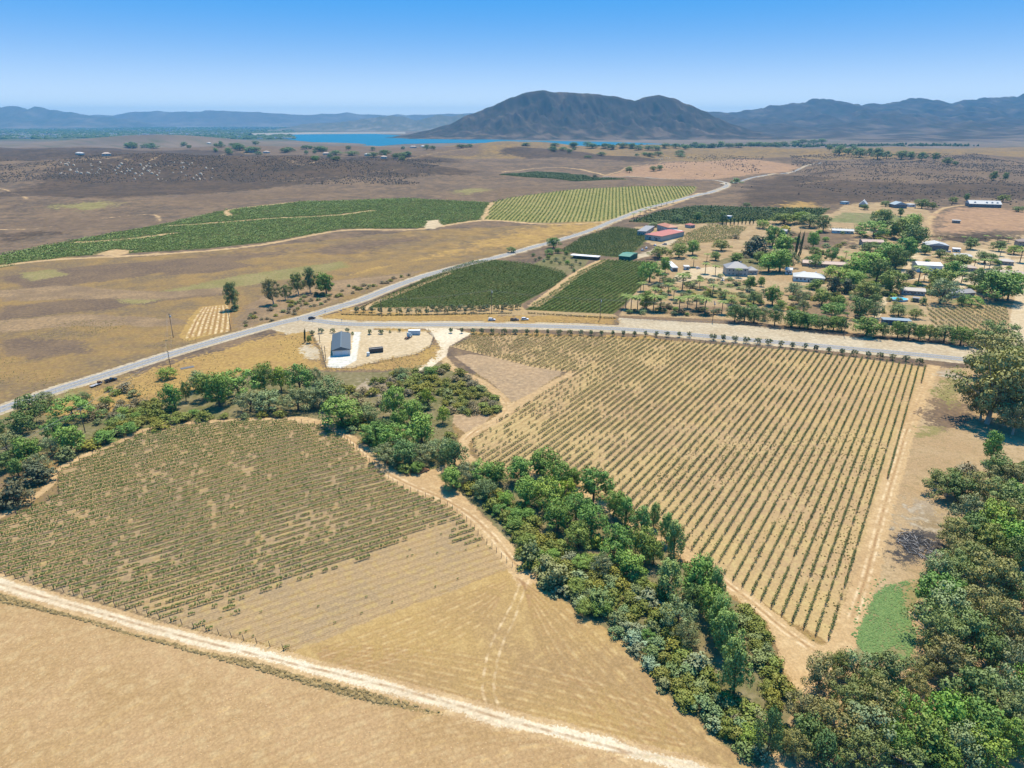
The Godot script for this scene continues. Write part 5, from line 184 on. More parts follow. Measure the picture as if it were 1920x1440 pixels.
	"bushes_bank": [-181.1,-267.4,5.9,3.4,12,-182.5,-272.2,6.3,3.6,12,-185.4,-278.4,5.5,3.1,9,-175.1,-263.4,5.2,3,9,-181.4,-278.1,7.3,4.2,12,-177.3,-271.2,7.1,4.1,9,-170.6,-268.3,6.7,3.9,12,-173.9,-277.6,6.5,3.7,12,-176,-283.6,5.9,3.4,12,-169.3,-277.7,6.7,3.8,12,-169.5,-283.8,7.3,4.2,12,-165.5,-284,6,3.4,12],
	"bushes_mid": [-64,-259.2,6.8,3.9,10,-58.7,-258.3,6.6,3.8,10,-66.2,-255.7,6.1,3.5,10,-68.7,-253,5.5,3.2,0,-59.7,-252,5.4,3.1,10,-64.1,-248.5,5.6,3.3,9,-54.8,-246.2,6.1,3.5,10,-25.1,-247.9,5.7,3.3,10,-59.7,-241.8,6.3,3.6,10,-52.5,-239.2,7.6,4.4,0,-56.2,-239.4,5.8,3.4,10,-24.8,-239.9,6.2,3.6,9,-21.2,-238.2,7.5,4.4,10,-51.6,-235.1,5,2.9,0,-24,-232,6.9,4,10,-19.2,-233.2,5.1,3,9,-48.7,-228.1,6.1,3.6,0,-46.8,-222.3,5.8,3.4,10,-24.4,-223.5,7.2,4.2,0,-43.3,-222.4,5.1,3,10,-38.9,-218.1,6.1,3.6,10,-34.5,-218.4,6,3.6,0,-24.9,-219.4,5.8,3.4,9,-29,-218.1,6.6,3.9,0],
	"bushes_creek": [0.1,-182.9,5.7,3.5,10,4.4,-181.8,6.2,3.8,10,2.1,-178.3,5.6,3.5,10,6.4,-179.3,5.3,3.3,10,4.6,-175.1,6,3.7,0,8.3,-175.2,6.7,4.1,10,3,-169.5,5.4,3.4,10,11.7,-177,6.3,3.9,10,6.3,-171.2,5.7,3.5,10,5.4,-166.8,9,8.4,9,5.4,-168.1,4.9,3,10,11.6,-173,5.8,3.6,10,9.2,-170.1,5.3,3.3,10,15.1,-173.6,5.7,3.6,10,5.3,-164,5.8,3.6,10,9,-166.5,5.1,3.2,0,14.2,-170.7,4.8,3,10,11.9,-167.7,5.5,3.5,0,9.4,-160.8,8.5,7.6,9,6,-159.6,6.4,4.1,10,17.6,-170.9,4.9,3.1,10,10,-162.6,4.9,3.1,10,12.3,-164.5,5.4,3.4,10,17.2,-166.6,6.5,4.1,11,15.7,-162.6,6.7,4.2,10,12.3,-159.5,6,3.8,10,12.6,-155.4,9.7,8.4,9,10.3,-155.2,6.4,4,9,19.9,-163.9,6.2,3.9,0,24,-166.1,5.9,3.7,10,14.6,-156.7,6.1,3.9,10,23.8,-162.8,4.9,3.1,9,18.6,-157.4,6.3,4,11,13.2,-152.5,5.3,3.4,11,17.3,-153.3,6.1,3.9,0,26.9,-161.6,6,3.8,10,22.7,-158.2,5.5,3.5,10,20.8,-154.8,5.7,3.6,10,17.1,-150.7,4.5,2.9,9,29.8,-160.2,5.9,3.7,10,23.5,-154.5,4.7,3,10,27.5,-156.6,6.1,3.9,9,20.8,-150.2,6.1,3.9,9,18,-147.7,4.9,3.1,11,27.3,-154.1,4.7,3,9,22.8,-147.2,8.2,7.2,9,24.1,-150.5,4.7,3,9,34.5,-158.5,6.3,4,9,30.2,-154.4,5.9,3.8,10,21.7,-147.4,5.6,3.6,10,19.3,-144.5,5.7,3.7,0,27.2,-149.7,6.2,4,10,35.5,-156.2,4.9,3.1,0,22.5,-144.2,6.3,4,0,25.3,-146.2,5.5,3.5,10,33.6,-151.4,6.6,4.2,9,31.3,-149,5.7,3.6,10,22,-140.3,6.3,4.1,11,37.7,-152.3,6.6,4.2,10,36.2,-148.5,6.5,5.9,11,29.1,-144,4.9,3.2,9,35.9,-149,5.6,3.6,9,26.7,-140.7,6.4,4.2,9,39.3,-149.4,6.3,4.1,10,31.7,-143.7,5.3,3.4,10,34.4,-145.7,5.3,3.4,10,29.9,-141.7,4.5,2.9,10,38.3,-146.5,5.4,3.4,11,26.4,-136.6,4.7,3.1,9,28.7,-138.1,5.1,3.3,11,40,-143.8,6.2,4,10,37.1,-141.2,6.4,4.2,10,31.6,-137,6,3.9,11,35.3,-138,5.6,3.6,9,30.2,-133.7,6.2,4.1,11,40.6,-141.2,4.5,2.9,10,33.3,-134.9,4.3,2.9,0,39.4,-138.5,4.9,3.2,9,30,-130.8,5,3.3,11,38.3,-136.2,4.3,2.8,10,41,-136.9,4.5,2.9,10,35.5,-132.1,5.5,3.6,9,33.6,-128.9,5.3,3.5,9,39.7,-131.7,6.2,4.1,10,32.5,-126,4.5,3,11,36.3,-127.9,4.7,3.1,10,40.8,-128.1,5.5,3.7,10,38.7,-126.2,5,3.3,10,34.6,-122.7,4.8,3.3,10,37,-124.5,4.3,2.9,9,43.2,-124.4,6.5,6,11,44,-125.7,5.6,3.8,9,34.7,-119.7,4.3,2.9,9,40.9,-122.9,5.7,3.9,9,37.4,-119.5,4.6,3.1,10,39.9,-120.7,4.8,3.2,10,44.6,-121.7,5.8,3.9,10,37.6,-116,5.2,3.5,10,42.6,-118.8,5.6,3.8,9,41.1,-117.3,4.1,2.8,10,38.5,-113.9,4.7,3.3,10,44.9,-117.4,5.5,3.8,10,41.7,-113.5,5.8,4,9,44.9,-115.3,4.6,3.2,9,47.7,-115.5,4.5,3.1,10,43.7,-111.3,5.2,3.6,9,47,-112.9,5.4,3.8,9,50.1,-114.2,4,2.8,10,42.9,-108.7,4.6,3.2,11,47.1,-110.7,4.7,3.3,10,45.4,-108.5,4.5,3.1,10,51.5,-111.4,5.7,3.9,10,48.1,-108.4,5.2,3.6,10,44.8,-106.5,4.2,3,10,47.1,-106.2,4.8,3.4,10,53.1,-109.6,4.1,2.8,10,51.4,-107.2,4.7,3.3,9,49.2,-104.8,5.6,3.9,0,54.9,-108,5.7,4,10,47.6,-102,4.6,3.2,9,52.4,-104.4,4.8,3.4,9,55,-105.9,4.1,2.9,10,50.1,-101.7,5,3.6,11,55.4,-104.2,4,2.9,9],
	"bushes_right_bank": [60.6,-143.2,6.7,4.3,10,62.1,-140.3,5.2,3.4,10,59,-139.8,6.2,4,9,60.8,-136.7,6.6,4.3,10,62.6,-135.2,4.8,3.1,10,59.7,-134.1,5.1,3.4,9,59.5,-131.6,4.6,3.1,10,64.4,-130,5.8,3.8,10,61.2,-130,5.2,3.4,9,64.9,-128.2,4.5,3,9,58.6,-127.1,6.4,4.3,9,61.2,-125.4,6,4,10,59.5,-122.4,5,3.4,10,60.6,-119,6.4,4.3,10,57.6,-118.7,4.4,3,10,61.8,-117,4.3,2.9,10,57.9,-116.5,4.5,3.1,10,57.5,-114.1,4.1,2.8,10],
	"bushes_start": [-14.2,-206.6,7,4.2,10,-9.6,-201.8,7.7,4.6,9,-6.3,-195.2,7.6,4.6,10,-4.7,-202.7,6.4,3.9,10,-4.1,-192.5,6,3.6,0,-2.2,-188.8,6.5,3.9,10,-2,-198.8,7.1,4.3,0,1,-184.7,6.6,4,0,1.1,-189.8,6.3,3.9,0,2.3,-194,6.8,4.1,10,5.2,-189.8,6,3.6,0,6.5,-185.3,7.2,4.4,10],
	"bushes_end": [47,-110.1,4.7,3.2,12,48,-108,5.4,3.8,9,49.2,-106,4.6,3.3,9,52.2,-110.9,5.2,3.6,9,49.9,-102.8,4.8,3.4,9,51.5,-104.9,4.4,3.1,12,53.2,-109,4.4,3.1,12,54.1,-106.7,4.4,3.1,9,54.9,-102.1,5,3.6,12],
	"bank_shrubs": [-169.3,-419.1,3.5,1.9,12,-166.4,-411.2,3,1.6,10,-170.4,-428.6,3.3,1.8,12,-171.6,-433.8,3.1,1.7,9,-172.4,-437.9,3.3,1.8,12,-167.9,-430.1,4.3,2.4,10,-171.4,-442,2.9,1.6,12,-161.4,-426.1,3.1,1.7,12,-158.3,-427.1,3.7,2,12,-163.3,-449,4.4,2.4,12,-154.1,-423.4,3.5,1.9,12,-163.4,-459.2,3.9,2.1,9,-155.4,-435.1,3.2,1.7,10,-153.4,-444.9,4.3,2.3,9,-158.3,-471.4,3.1,1.7,10,-149.1,-442.3,4,2.2,12,-151.6,-451.3,3.1,1.7,12,-152.8,-459.6,4.7,2.5,10,-155,-470.5,4.1,2.2,10,-144,-438.6,4.1,2.2,12,-146.4,-447,3.5,1.9,12,-151.5,-465.7,4,2.2,9,-146.1,-453.2,3.4,1.8,10,-150,-470.1,4.5,2.4,9,-151.4,-478.7,3,1.6,9,-146,-461.3,3.3,1.8,12,-147.9,-474,3.3,1.8,12,-151.2,-485.9,4.5,2.4,9,-143.8,-464.9,4,2.2,10,-138.9,-459,2.8,1.5,9,-143.3,-475.8,4.6,2.5,12,-136.8,-460.9,3.3,1.8,12,-143.2,-487.3,3,1.6,12,-145,-495.2,4.3,2.3,9,-138.9,-477.1,3.9,2.1,9,-133.3,-465.2,3.5,1.9,9,-139.1,-492.3,5,2.7,9,-132.1,-472.4,3.7,2,12,-135.5,-488.4,4.7,2.6,9,-131.3,-478.7,3.7,2,12,-138,-506,3.8,2.1,12,-133.3,-489.5,2.9,1.5,10,-127.6,-486.9,4.3,2.3,10,-125.5,-489.7,4.8,2.6,10,-127.9,-505.3,3.3,1.8,12,-126.2,-520.4,3.7,2,9,-118.4,-498.2,3.9,2.1,12,-120.6,-515.5,4.2,2.3,10,-116.6,-510,5.1,2.7,10,-114.5,-511.3,3.4,1.8,10,-115.1,-522.6,5.1,2.7,12,-110.6,-513,3.4,1.8,12,-110.2,-520.5,4,2.1,9,-107.1,-521.3,4.1,2.2,10,-102.2,-531.1,5,2.7,12,-98.7,-532.3,4.6,2.4,12,-97,-538.1,4.7,2.5,10,-96.2,-548.5,4.4,2.3,12,-90.8,-554.7,4.2,2.3,10,-85.5,-560,3.7,2,12],
	"garden_left": [78.5,-442.3,4.5,2.4,5,82.6,-446.8,4.1,2.2,9,90.9,-481.8,5,2.7,1,93.7,-487.6,4.1,2.2,4,86.3,-441,4.8,2.6,1,90.8,-456.7,5.1,2.8,5,89.4,-448.1,3.6,2,9,94.2,-473.2,4.9,2.7,5,96.4,-466.3,5.2,2.8,1,100.1,-467.9,5.1,2.7,8,110,-516.8,5.2,2.8,9,108.3,-507.8,5.1,2.7,4,98.9,-447.5,4.6,2.5,0,110,-502.3,4.5,2.4,8,113.4,-518.1,6.1,3.3,8,106.1,-479.7,5.5,3,4,110.8,-495.3,6,3.2,10,103.9,-458.3,5.6,3,8,121.5,-541.3,6,3.2,8,111,-488.2,5.4,2.9,1,102.6,-445.9,4.8,2.6,9,126.1,-556.6,4.5,2.4,0,121.4,-531.1,4.6,2.5,9,117.1,-500.4,3.8,2.1,4,108,-453.1,4.2,2.3,8,127.2,-533.2,6,3.2,1,123.3,-511,4,2.1,0,107.4,-436.9,4.7,2.5,8,115,-468.4,4.4,2.4,9,110.3,-447.4,5.1,2.8,0,132.4,-540.9,6,3.2,8,113.4,-442.6,5.1,2.8,8,120.3,-470.8,3.9,2.1,0,142.3,-561.8,4.4,2.3,10,125.9,-491.3,5.3,2.9,1,138.3,-543.4,4.8,2.6,8,135.8,-527.6,4.1,2.2,5,115.2,-435.9,3.8,2.1,4,127.6,-486.6,5.4,2.9,1,146.9,-565.5,4.4,2.3,4,136.8,-521.9,5.6,3,10,143.9,-551,4.7,2.5,8,131.6,-498.3,4.8,2.6,4,124.5,-467.5,4.1,2.2,8,138.5,-515.4,6,3.2,8,133.1,-489.6,5.5,3,10,130.2,-474.8,4.3,2.3,9,144.6,-532.5,4.7,2.5,8,133,-476.1,4.5,2.4,5,126,-446.7,5.5,3,1,152.8,-550.6,4.2,2.2,0,151.8,-541.5,5.4,2.9,0,136.7,-481.3,5.5,3,8,133.5,-467.2,3.9,2.1,4,129.1,-447.2,5.5,3,5,145.9,-511.5,4.5,2.4,0,142.7,-492.9,5.3,2.9,4,128.9,-436.6,3.9,2.1,8,147.6,-502,6,3.2,10,143.9,-487.4,5.8,3.1,10,157.9,-534.1,5.7,3,8,134.2,-439.8,5.2,2.8,8,151.1,-498.3,4.9,2.6,5,138.9,-445.4,4.2,2.3,8,157.5,-508.7,4,2.1,10,150,-480.9,4.5,2.4,8,170.7,-553.6,5.4,2.9,1,164.6,-529,4.7,2.5,9,154.3,-491.6,5.6,3,5,154,-484.8,4.1,2.2,0,152.5,-467.7,5.7,3.1,4,168.5,-520.7,4.3,2.3,0,175.5,-543.2,5.6,3,9,149.1,-452.8,3.6,2,5,145.6,-441.2,5,2.7,8,157.3,-475.7,4,2.2,10,155.5,-465.2,4.6,2.5,5,173.6,-523.7,5.8,3.1,8,151,-448.6,4.9,2.6,9,176.9,-525.8,4.4,2.3,4,172.6,-511.3,4.3,2.3,9,168.7,-492.5,4.6,2.5,8,161.5,-467.5,5.4,2.9,4,174.8,-508.3,4,2.1,9,168.2,-487,4.2,2.3,1,182.9,-527.7,4.4,2.3,4,156.7,-443.9,5.5,3,1,164.1,-461.2,4.4,2.4,0,169.1,-475,4.1,2.2,8,178.1,-502.2,5.8,3.1,8,192,-540.6,6.1,3.3,5,174.9,-487.8,5,2.7,10,164.6,-452.5,5.5,3,0,189.1,-522.7,4.8,2.6,8,176.3,-480.6,5.2,2.8,0,194.8,-530,4.8,2.6,5,175.6,-472.9,5.3,2.9,9,174.1,-465.2,4.4,2.4,4,187.7,-499.8,5.4,2.9,8,184.4,-486.5,4.2,2.3,8],
	"garden_right": [189.1,-450.3,4.8,2.6,6,210.9,-505.2,4.5,2.4,5,201.3,-478.9,6.8,3.7,10,193.4,-454.2,4.6,2.5,9,188.4,-438.1,5.8,3.2,5,187.5,-422.5,5.4,3,1,212.4,-480.7,6.6,3.6,9,217.1,-491.9,5.4,2.9,1,229.7,-514.3,7,3.7,6,215.8,-477.5,6,3.3,10,198.3,-431,4.4,2.4,1,196.1,-425,4.2,2.3,5,219.3,-477.9,5.3,2.8,5,230,-500.8,4.8,2.6,6,244.9,-532.4,6.3,3.3,10,249.6,-542.5,7.3,3.9,5,214.3,-451.7,6.1,3.3,0,210.6,-440.1,5,2.7,5,216.3,-450.4,4.2,2.3,5,277.8,-587.5,7.1,3.7,5,230.3,-477.8,4.6,2.5,0,238.1,-491.5,6.6,3.6,10,272.1,-561.1,4.9,2.6,7,259.8,-531.7,6,3.2,4,248.4,-504.9,4.7,2.5,6,236,-476,4.7,2.5,4,266.7,-541.9,6.8,3.6,6,256.1,-510.9,4.7,2.5,5,286.2,-572,6.5,3.5,4,271.4,-538.7,5.8,3.1,1,245,-479.9,6,3.2,1,242.6,-470.7,5.9,3.2,0,272.8,-532,4.9,2.6,0,228.1,-437.1,5.3,2.9,4,249.5,-482.1,6.4,3.5,4,224.1,-424.7,6.3,3.4,7,309.8,-599.9,6.5,3.5,1,295.4,-569.4,7,3.7,4,267.9,-510.5,7.1,3.8,5,262.1,-493.3,4.4,2.4,5,319.9,-610.5,6.2,3.3,7,250.9,-467,5.9,3.2,5,239.7,-438.9,5,2.7,4,281.7,-523.5,6.5,3.5,6,246.6,-452.4,4.2,2.3,5,332.7,-626.4,6.4,3.4,5,319,-598,7.3,3.9,0,271.1,-499.7,5.5,2.9,6,294.3,-541.6,6.7,3.6,0,341.1,-630.4,6.8,3.6,6,273.6,-494.4,5.3,2.9,9,248.1,-443,4.2,2.3,10,325.2,-593.6,6.1,3.2,1,350.2,-640.8,7,3.7,5,275,-490,7,3.8,7,297.2,-532.6,7.4,4,6,268.7,-475.1,4.5,2.4,4,284.5,-505.3,7.3,3.9,5,319,-568.9,4.9,2.6,9,328,-585.9,5.8,3.1,9,277,-486.2,5.4,2.9,6,354.9,-635.5,7.9,4.2,0,282.7,-494.7,5.9,3.2,5,351.6,-625.4,6.7,3.6,9,267,-463.2,4.8,2.6,5,275,-474.4,5,2.7,5,297.7,-516.5,6.1,3.3,5,349.6,-610.6,6.4,3.4,5,367.7,-643.6,6,3.2,4,319.4,-549,7.6,4.1,5,305.6,-520.1,6.8,3.7,10,371.8,-640.6,7.3,3.8,7,304.1,-510.8,7.1,3.8,10,363.7,-617.4,5.4,2.9,4,285.9,-474,4.7,2.6,1,355.1,-599.6,6.4,3.4,10,315.8,-523.7,6.2,3.3,0,305.9,-498.6,5.8,3.1,6,362.4,-598.5,6.8,3.6,5,346.1,-564.9,6.5,3.5,4,375.8,-616.4,5.5,2.9,0,317.1,-511.7,6,3.2,10,309.1,-494.3,6.3,3.4,4,335.1,-539.3,4.8,2.6,10,343.9,-551.5,7.6,4,7,313.5,-493.7,4.5,2.4,5,403.8,-644.8,6.1,3.2,0,350.3,-553.3,6.1,3.2,0,338.8,-531,6.2,3.3,9,340.3,-527.4,7.5,4,6,320.7,-488.1,6.3,3.4,10,403.7,-624.8,6,3.2,5,389.5,-599.2,8.2,4.4,4,332.7,-503.4,6.8,3.6,1,417.3,-638.5,7.4,3.9,10,335.1,-498.8,5.1,2.7,5,411.5,-619.5,7.5,4,9,373.8,-558,5.6,3,4,362.3,-538.4,4.9,2.6,4,336.5,-493.2,6,3.2,0,350.8,-514.5,5,2.7,4,352.2,-511.3,5,2.7,0,373.2,-542.2,5.4,2.9,0,349.9,-500.9,5.2,2.8,10,393.6,-568.7,7,3.7,4,447.8,-647.1,5.5,2.9,10,374.5,-529.5,6.7,3.6,10,396.2,-556.9,5.1,2.7,5,448,-634.3,7.4,3.9,5,431.6,-604.6,8.2,4.4,0,416.1,-580.5,7.2,3.8,5,378.3,-518,7.3,3.9,10,391.4,-536,4.8,2.6,6,376.3,-510.6,5.6,3,10,427.9,-584.8,6,3.2,6],
	"garden_upper": [213.3,-692.8,7.3,3.8,10,204.5,-624.6,7.3,3.9,9,243,-750,9.6,5,12,219.2,-638.8,6.3,3.3,12,224,-653.9,7.9,4.1,12,239.5,-697,9.1,4.8,5,215.6,-616.6,6.3,3.3,9,231.3,-648.5,9.1,4.8,9,252.9,-702.9,7.8,4.1,10,232.6,-633.4,6.4,3.4,9,263.5,-715.9,7.2,3.8,9,273.5,-733.2,8.1,4.2,0,267.6,-714.4,6.6,3.5,0,232.1,-605.9,8.8,4.6,0,247.1,-647.3,7.3,3.8,10,295.8,-780.7,7.8,4.1,10,241.2,-625.4,5.4,2.9,5,302.7,-785,6.5,3.4,10,248.5,-635.8,6.4,3.4,4,254.6,-633.8,6.5,3.4,10,280.4,-693.1,8.3,4.3,9,291.7,-720.9,9.5,5,4,311.7,-771.3,10.3,5.4,12,301.7,-728.8,9.7,5.1,4,298,-716.4,7.1,3.7,4,261.6,-609.6,7.1,3.8,12,295.4,-687.2,6.9,3.6,12,271.9,-626.8,8.6,4.5,9,317.1,-731.1,7.5,3.9,4,314,-714.3,8.3,4.3,9,292.4,-650.6,5.9,3.1,0,348,-781.5,7,3.6,0,297.7,-656.7,8.7,4.6,10,333.2,-731.5,8.5,4.4,0,318.1,-695.7,9.3,4.8,9,301.6,-641.8,6.3,3.3,0,331.6,-697.3,7.7,4,10,372.2,-779.4,7,3.6,9,302.8,-623.1,6.3,3.3,10,342.3,-710.4,5.9,3.1,5,381.3,-778.5,7.1,3.7,10,343.4,-690,8.5,4.5,12,327.4,-652,6.5,3.4,10,389.4,-779.4,7.7,4,5,389.8,-771.4,7.2,3.8,0,387.1,-755.2,6.6,3.5,10,371.9,-719.3,9.9,5.2,12,358.1,-689.3,6.9,3.6,10,368.8,-700.6,9.1,4.8,4,393.2,-747.3,6.8,3.6,12,389.9,-731.7,9.5,5,10,404.2,-758.8,8.8,4.6,0,387.4,-718.1,8.5,4.5,4,416.9,-764.5,9.4,4.9,10,409.6,-740.7,7.2,3.8,12],
}
const BUILDINGS := [
	["metal_barn","white barn with dark blue-grey gabled metal roof in the gravel yard","barn",-96.5,-368.5,0.224,9.4,30,3.4,"gable_depth",1.6,"white","slate",0,2],
	["winery_hall","pale winery hall with arcade openings and red roof","winery",167.1,-755.3,-0.745,20.5,47.2,5.5,"hip",2.2,"stone","red",5,2],
	["winery_house","winery building with orange tile roof behind the red-roofed hall","winery",178.6,-797.3,0.286,12.1,26.2,6.5,"hip",2.6,"stone","orange",3,1],
	["winery_annex","dark grey-roofed annex beside the red winery hall","building",153.3,-791.8,-0.391,9.6,45.2,4,"flat",0.5,"stone","grey",2,1],
	["winery_canopy","white-roofed annex between the winery and the striped vineyard","building",182.5,-782.5,0.609,6.1,21.1,4,"flat",0.4,"white","white",2,0],
	["tile_cottage","small cottage with faded red tile roof behind the winery","cottage",211.8,-825.3,0.493,7.4,9,3.4,"hip",1.8,"stone","red",2,1],
	["green_shed","dark green metal shed at the edge of the winery vines","shed",108,-634.3,-0.516,10.4,21.6,4.2,"gable_front",1.2,"green","greenroof",0,1],
	["long_canopy","long low white-roofed shelter beside the winery vines","shelter",68.3,-635.9,-0.408,26.4,7,2.6,"flat",0.3,"wood","white",0,3],
	["grey_mansion","large two-storey stone house with grey hipped roof among palms","house",186.9,-566.7,-0.118,17.6,15,6.4,"hip",4.2,"stone","grey",10,1],
	["mansion_wing","low grey-roofed wing beside the two-storey stone house","house",201,-569.5,-0.000,7.6,10,3.6,"hip",2.2,"stone","grey",2,1],
	["white_garage","narrow white flat-roofed garage by the curved estate driveway","garage",138.9,-591.3,-0.000,4.1,27.6,3.2,"flat",0.3,"white","white",0,2],
	["white_roof_house","single-storey house with pale hipped roof and veranda windows","house",238.4,-542.9,-0.343,22.8,14,3.8,"hip",2.8,"white","pale",7,1],
	["pale_shed","small pale blue gabled outbuilding beside the pale-roofed house","outbuilding",232.5,-568.7,-0.436,5,7,3.8,"gable_front",1.4,"white","pale",2,1],
	["brown_house","tan stucco house with pinkish roof on the bare slope","house",370.4,-708.5,-0.154,20.5,12,4,"gable_front",1.8,"tan","pink",4,1],
	["pink_roof_house","long low house with pink-beige roof behind the palms","house",275.2,-598.8,-0.332,35.7,9,3,"gable_front",1.8,"tan","pink",6,1],
	["grey_metal_barn","dark-walled barn with light grey metal roof and open bay","barn",422.7,-685.5,-0.303,19.6,18,5,"gable_depth",2.2,"dark","pale",2,2],
	["white_metal_barn","big white metal building with bright white roof","barn",354.9,-580.9,-0.233,18.8,16,6,"gable_front",1.4,"whiteblue","white",2,2],
	["row_house","long single-storey grey house with beige roof above the pool","house",296.8,-497,-0.327,15.4,9,3.2,"gable_front",1.5,"grey","beige",6,1],
	["grey_house","single-storey house with grey roof above the small vineyard","house",326.1,-490.3,0.157,20.4,10,3.3,"gable_front",1.7,"grey","grey",5,1],
	["tan_roof_house","wide house with tan tiled roof at the right edge","house",404.7,-552.6,-0.385,31.8,14,3.4,"hip",2.6,"tan","tanroof",6,1],
	["blue_shade_shelter","long open shelter with blue-grey flat roof below the pool","shelter",242.3,-416.4,-0.232,15.6,5,2.9,"flat",0.3,"blue","bluegrey",0,4],
	["ridge_house","long farmhouse with light grey dormered roof on the bare ridge","farmhouse",696.4,-1036.8,-0.281,41.2,20,4.6,"gable_front",4.2,"dark","pale",8,1],
	["steep_gable_house","steep gabled wooden house beyond the green lawn","house",496.2,-991,-0.518,9.5,18,3.6,"gable_depth",5.2,"dark","pale",2,1],
	["blue_roof_house","house with blue-grey gabled roof beyond the green lawn","house",548.2,-995.8,0.072,18.3,14,5,"gable_depth",3.4,"dark","bluegrey",4,1],
	["lean_shed","small pale-roofed shed beside the blue-roofed house","shed",583.3,-1027.3,0.358,11.6,10,3.2,"flat",0.4,"white","pale",1,1],
	["blue_tank_shed","small blue-roofed shed at the far vineyard corner","shed",485.3,-1024.2,0.175,8.6,9,3,"flat",0.4,"white","bluegrey",1,1],
	["edge_house","brown house cut off by the right edge beyond the palms","house",523.2,-704.4,-0.274,11.3,10,5,"hip",2.4,"tan","brown",3,1],
	["white_trailer_home","white trailer home at the edge of the vines behind the winery","trailer home",273.7,-884.6,-0.624,8.9,6,3.2,"flat",0.4,"white","white",3,1],
	["white_shed","small white shed left of the grey stone house drive","shed",150.7,-586.6,-0.000,3.7,5,2.8,"flat",0.3,"white","white",2,1],
	["pool_house","pale cottage between the palms above the hedge row","cottage",240,-556.3,-0.431,4.9,7,3,"hip",1.6,"white","pale",2,1],
	["stable","long pale stable behind the brown slope house","stable",374,-782.8,-0.331,22,8,3,"gable_front",1.6,"white","pale",2,1],
	["upper_cottage","small grey cottage left of the yellow flowering bush","cottage",307.7,-782.7,-0.552,6.9,8,3.2,"gable_front",1.6,"grey","grey",2,1],
	["courtyard_house","pale house at the right of the pale courtyard","house",418.9,-634.7,-0.391,13.6,10,3.4,"hip",1.6,"white","pale",2,1],
	["garden_house","small tan house right of the white metal building","house",390.4,-581.6,-0.385,11.8,9,3.2,"hip",1.6,"tan","tanroof",2,1],
	["right_cottage","beige cottage above the tan-roofed house","cottage",441.6,-609.2,-0.446,11.1,9,3.2,"hip",1.6,"tan","beige",2,1],
	["tool_shed","dark tool shed beside the swimming pool","shed",286.9,-473.9,-0.478,3.3,4,2.6,"flat",0.3,"dark","grey",2,1],
	["horse_shelter","open-fronted pale shelter on the bare ridge slope","shelter",545.8,-854.4,-0.417,7.9,6,3,"flat",0.3,"wood","pale",2,1],
	["carport","white carport beside the dark-walled barn","carport",436.3,-672.7,-0.478,6.3,7,2.8,"flat",0.3,"white","white",2,1],
]
const POLES := [-200.7,-387.4,14.7,-171.6,-400.6,13.7,-177.4,-334.1,9.3,-175.4,-254.6,10.7,-111.1,-377,9,-13.5,-441.3,16.3,56.9,-426.9,13.8,128.3,-421.9,13.3,-85.3,-433.4,11.8,198.1,-390.6,13.1,274.4,-380,13.5,-99.8,-345.9,8.4]
const PICKUP := [[-199.4,-311.7],[-196,-317.6]]
const TRAILER := [[-203,-305.3],[-200.4,-311.7]]
const BLACK_CAR := [[-131.4,-425.7],[-127.6,-429.5]]
const PARKED := [[-13,-424.4],[1.7,-424.4],[8.3,-425.7]]
const DUMPSTER := [[-79.5,-357.6],[-71.4,-360.4]]
const CONTAINER := [[-62.2,-393.9],[-55.2,-393.9]]
const TRACTOR := [[-63.1,-380],[-59.4,-391.7]]
const BRIDGE := [[-34.8,-216.7],[-30.5,-220.6]]
const POOL := [[276.8,-477.5]]
const YARDCARS := [[161.5,-588.7],[129.2,-677.2],[135.1,-689.2],[146.7,-704.8],[420.1,-676.9],[426,-668.2],[157.9,-711.2]]
const BRUSHPILE := [[123.1,-175.4]]
const SIGNS := [[-126.6,-418.2],[-123.7,-438.6],[-113.7,-441.3],[-108,-418.2],[-136.5,-420.7]]
const YARDFENCE := [[-107.8,-368],[-96,-332.4],[-82.8,-332.4],[-68.9,-344.2],[-52.6,-354.8],[-46.5,-368],[-46,-386.3],[-51.9,-404]]
const ESTATEFENCE := [[70.5,-425.7],[99,-421.9],[137.5,-418.2],[154.2,-408.6],[172.2,-399.4],[198.1,-390.6]]
const VINEFENCE := [[10.7,-441.3],[67.4,-428.2]]
const HEDGE := [[-113.1,-438.6],[-84.4,-436],[-56.4,-437.3],[0,-441.3]]
const HEDGE2 := [[-105.5,-449.5],[-98.4,-472.9],[-89.1,-496.8],[-78.4,-519.5],[-54,-570.9]]
const FOUNTAIN := [[169.4,-542.1]]
const TANK := [[149.4,-560.3]]
const ESTATEHEDGES := [[[76.5,-446.8],[103.1,-441.3],[132.9,-433.4]],[[105.2,-519.5],[126.6,-514.1],[155.7,-515.9]],[[150.8,-505.3],[161.8,-495.2],[170.3,-482.2]],[[155.8,-544.1],[171,-540.1],[185.1,-536.3]],[[369.1,-812.7],[405.8,-797.9],[440.3,-781.7]],[[460.7,-759.1],[502.6,-746.4],[552.1,-747]]]
const RIDGE_MAIN := [-1128.7,-25.4,-866,15.3,-691.3,47.8,-517,92.2,-342.9,168.3,-170.8,227.9,0,294.9,127.2,334,211.8,345.7,424.1,330.1,636.5,322.3,807.1,306.6,979.3,271.3,1083.5,302.7,1176,314.4,1284.2,290.9,1407.6,243.7,1540.4,196.2,1653,144.4,1809.9,88.2,1988.5,39.7,2255.1,-9.1]
const RIDGE_EAST := [1951,-35.4,2278.4,191.4,2548.5,249.1,2826.3,229.9,3166.8,261.9,3365.4,319.2,3704,350.9,4004.4,401.6,4166.1,376.3,4395.7,319.2,4668,331.9,4938.7,350.9,5214.6,407.9,5358.4,376.3,5627.6,338.3,5892.9,376.3,6090.5,407.9,6365.9,401.6,6561.1,439.4,7043.1,426.8,7819.6,350.9,8538.8,255.5]
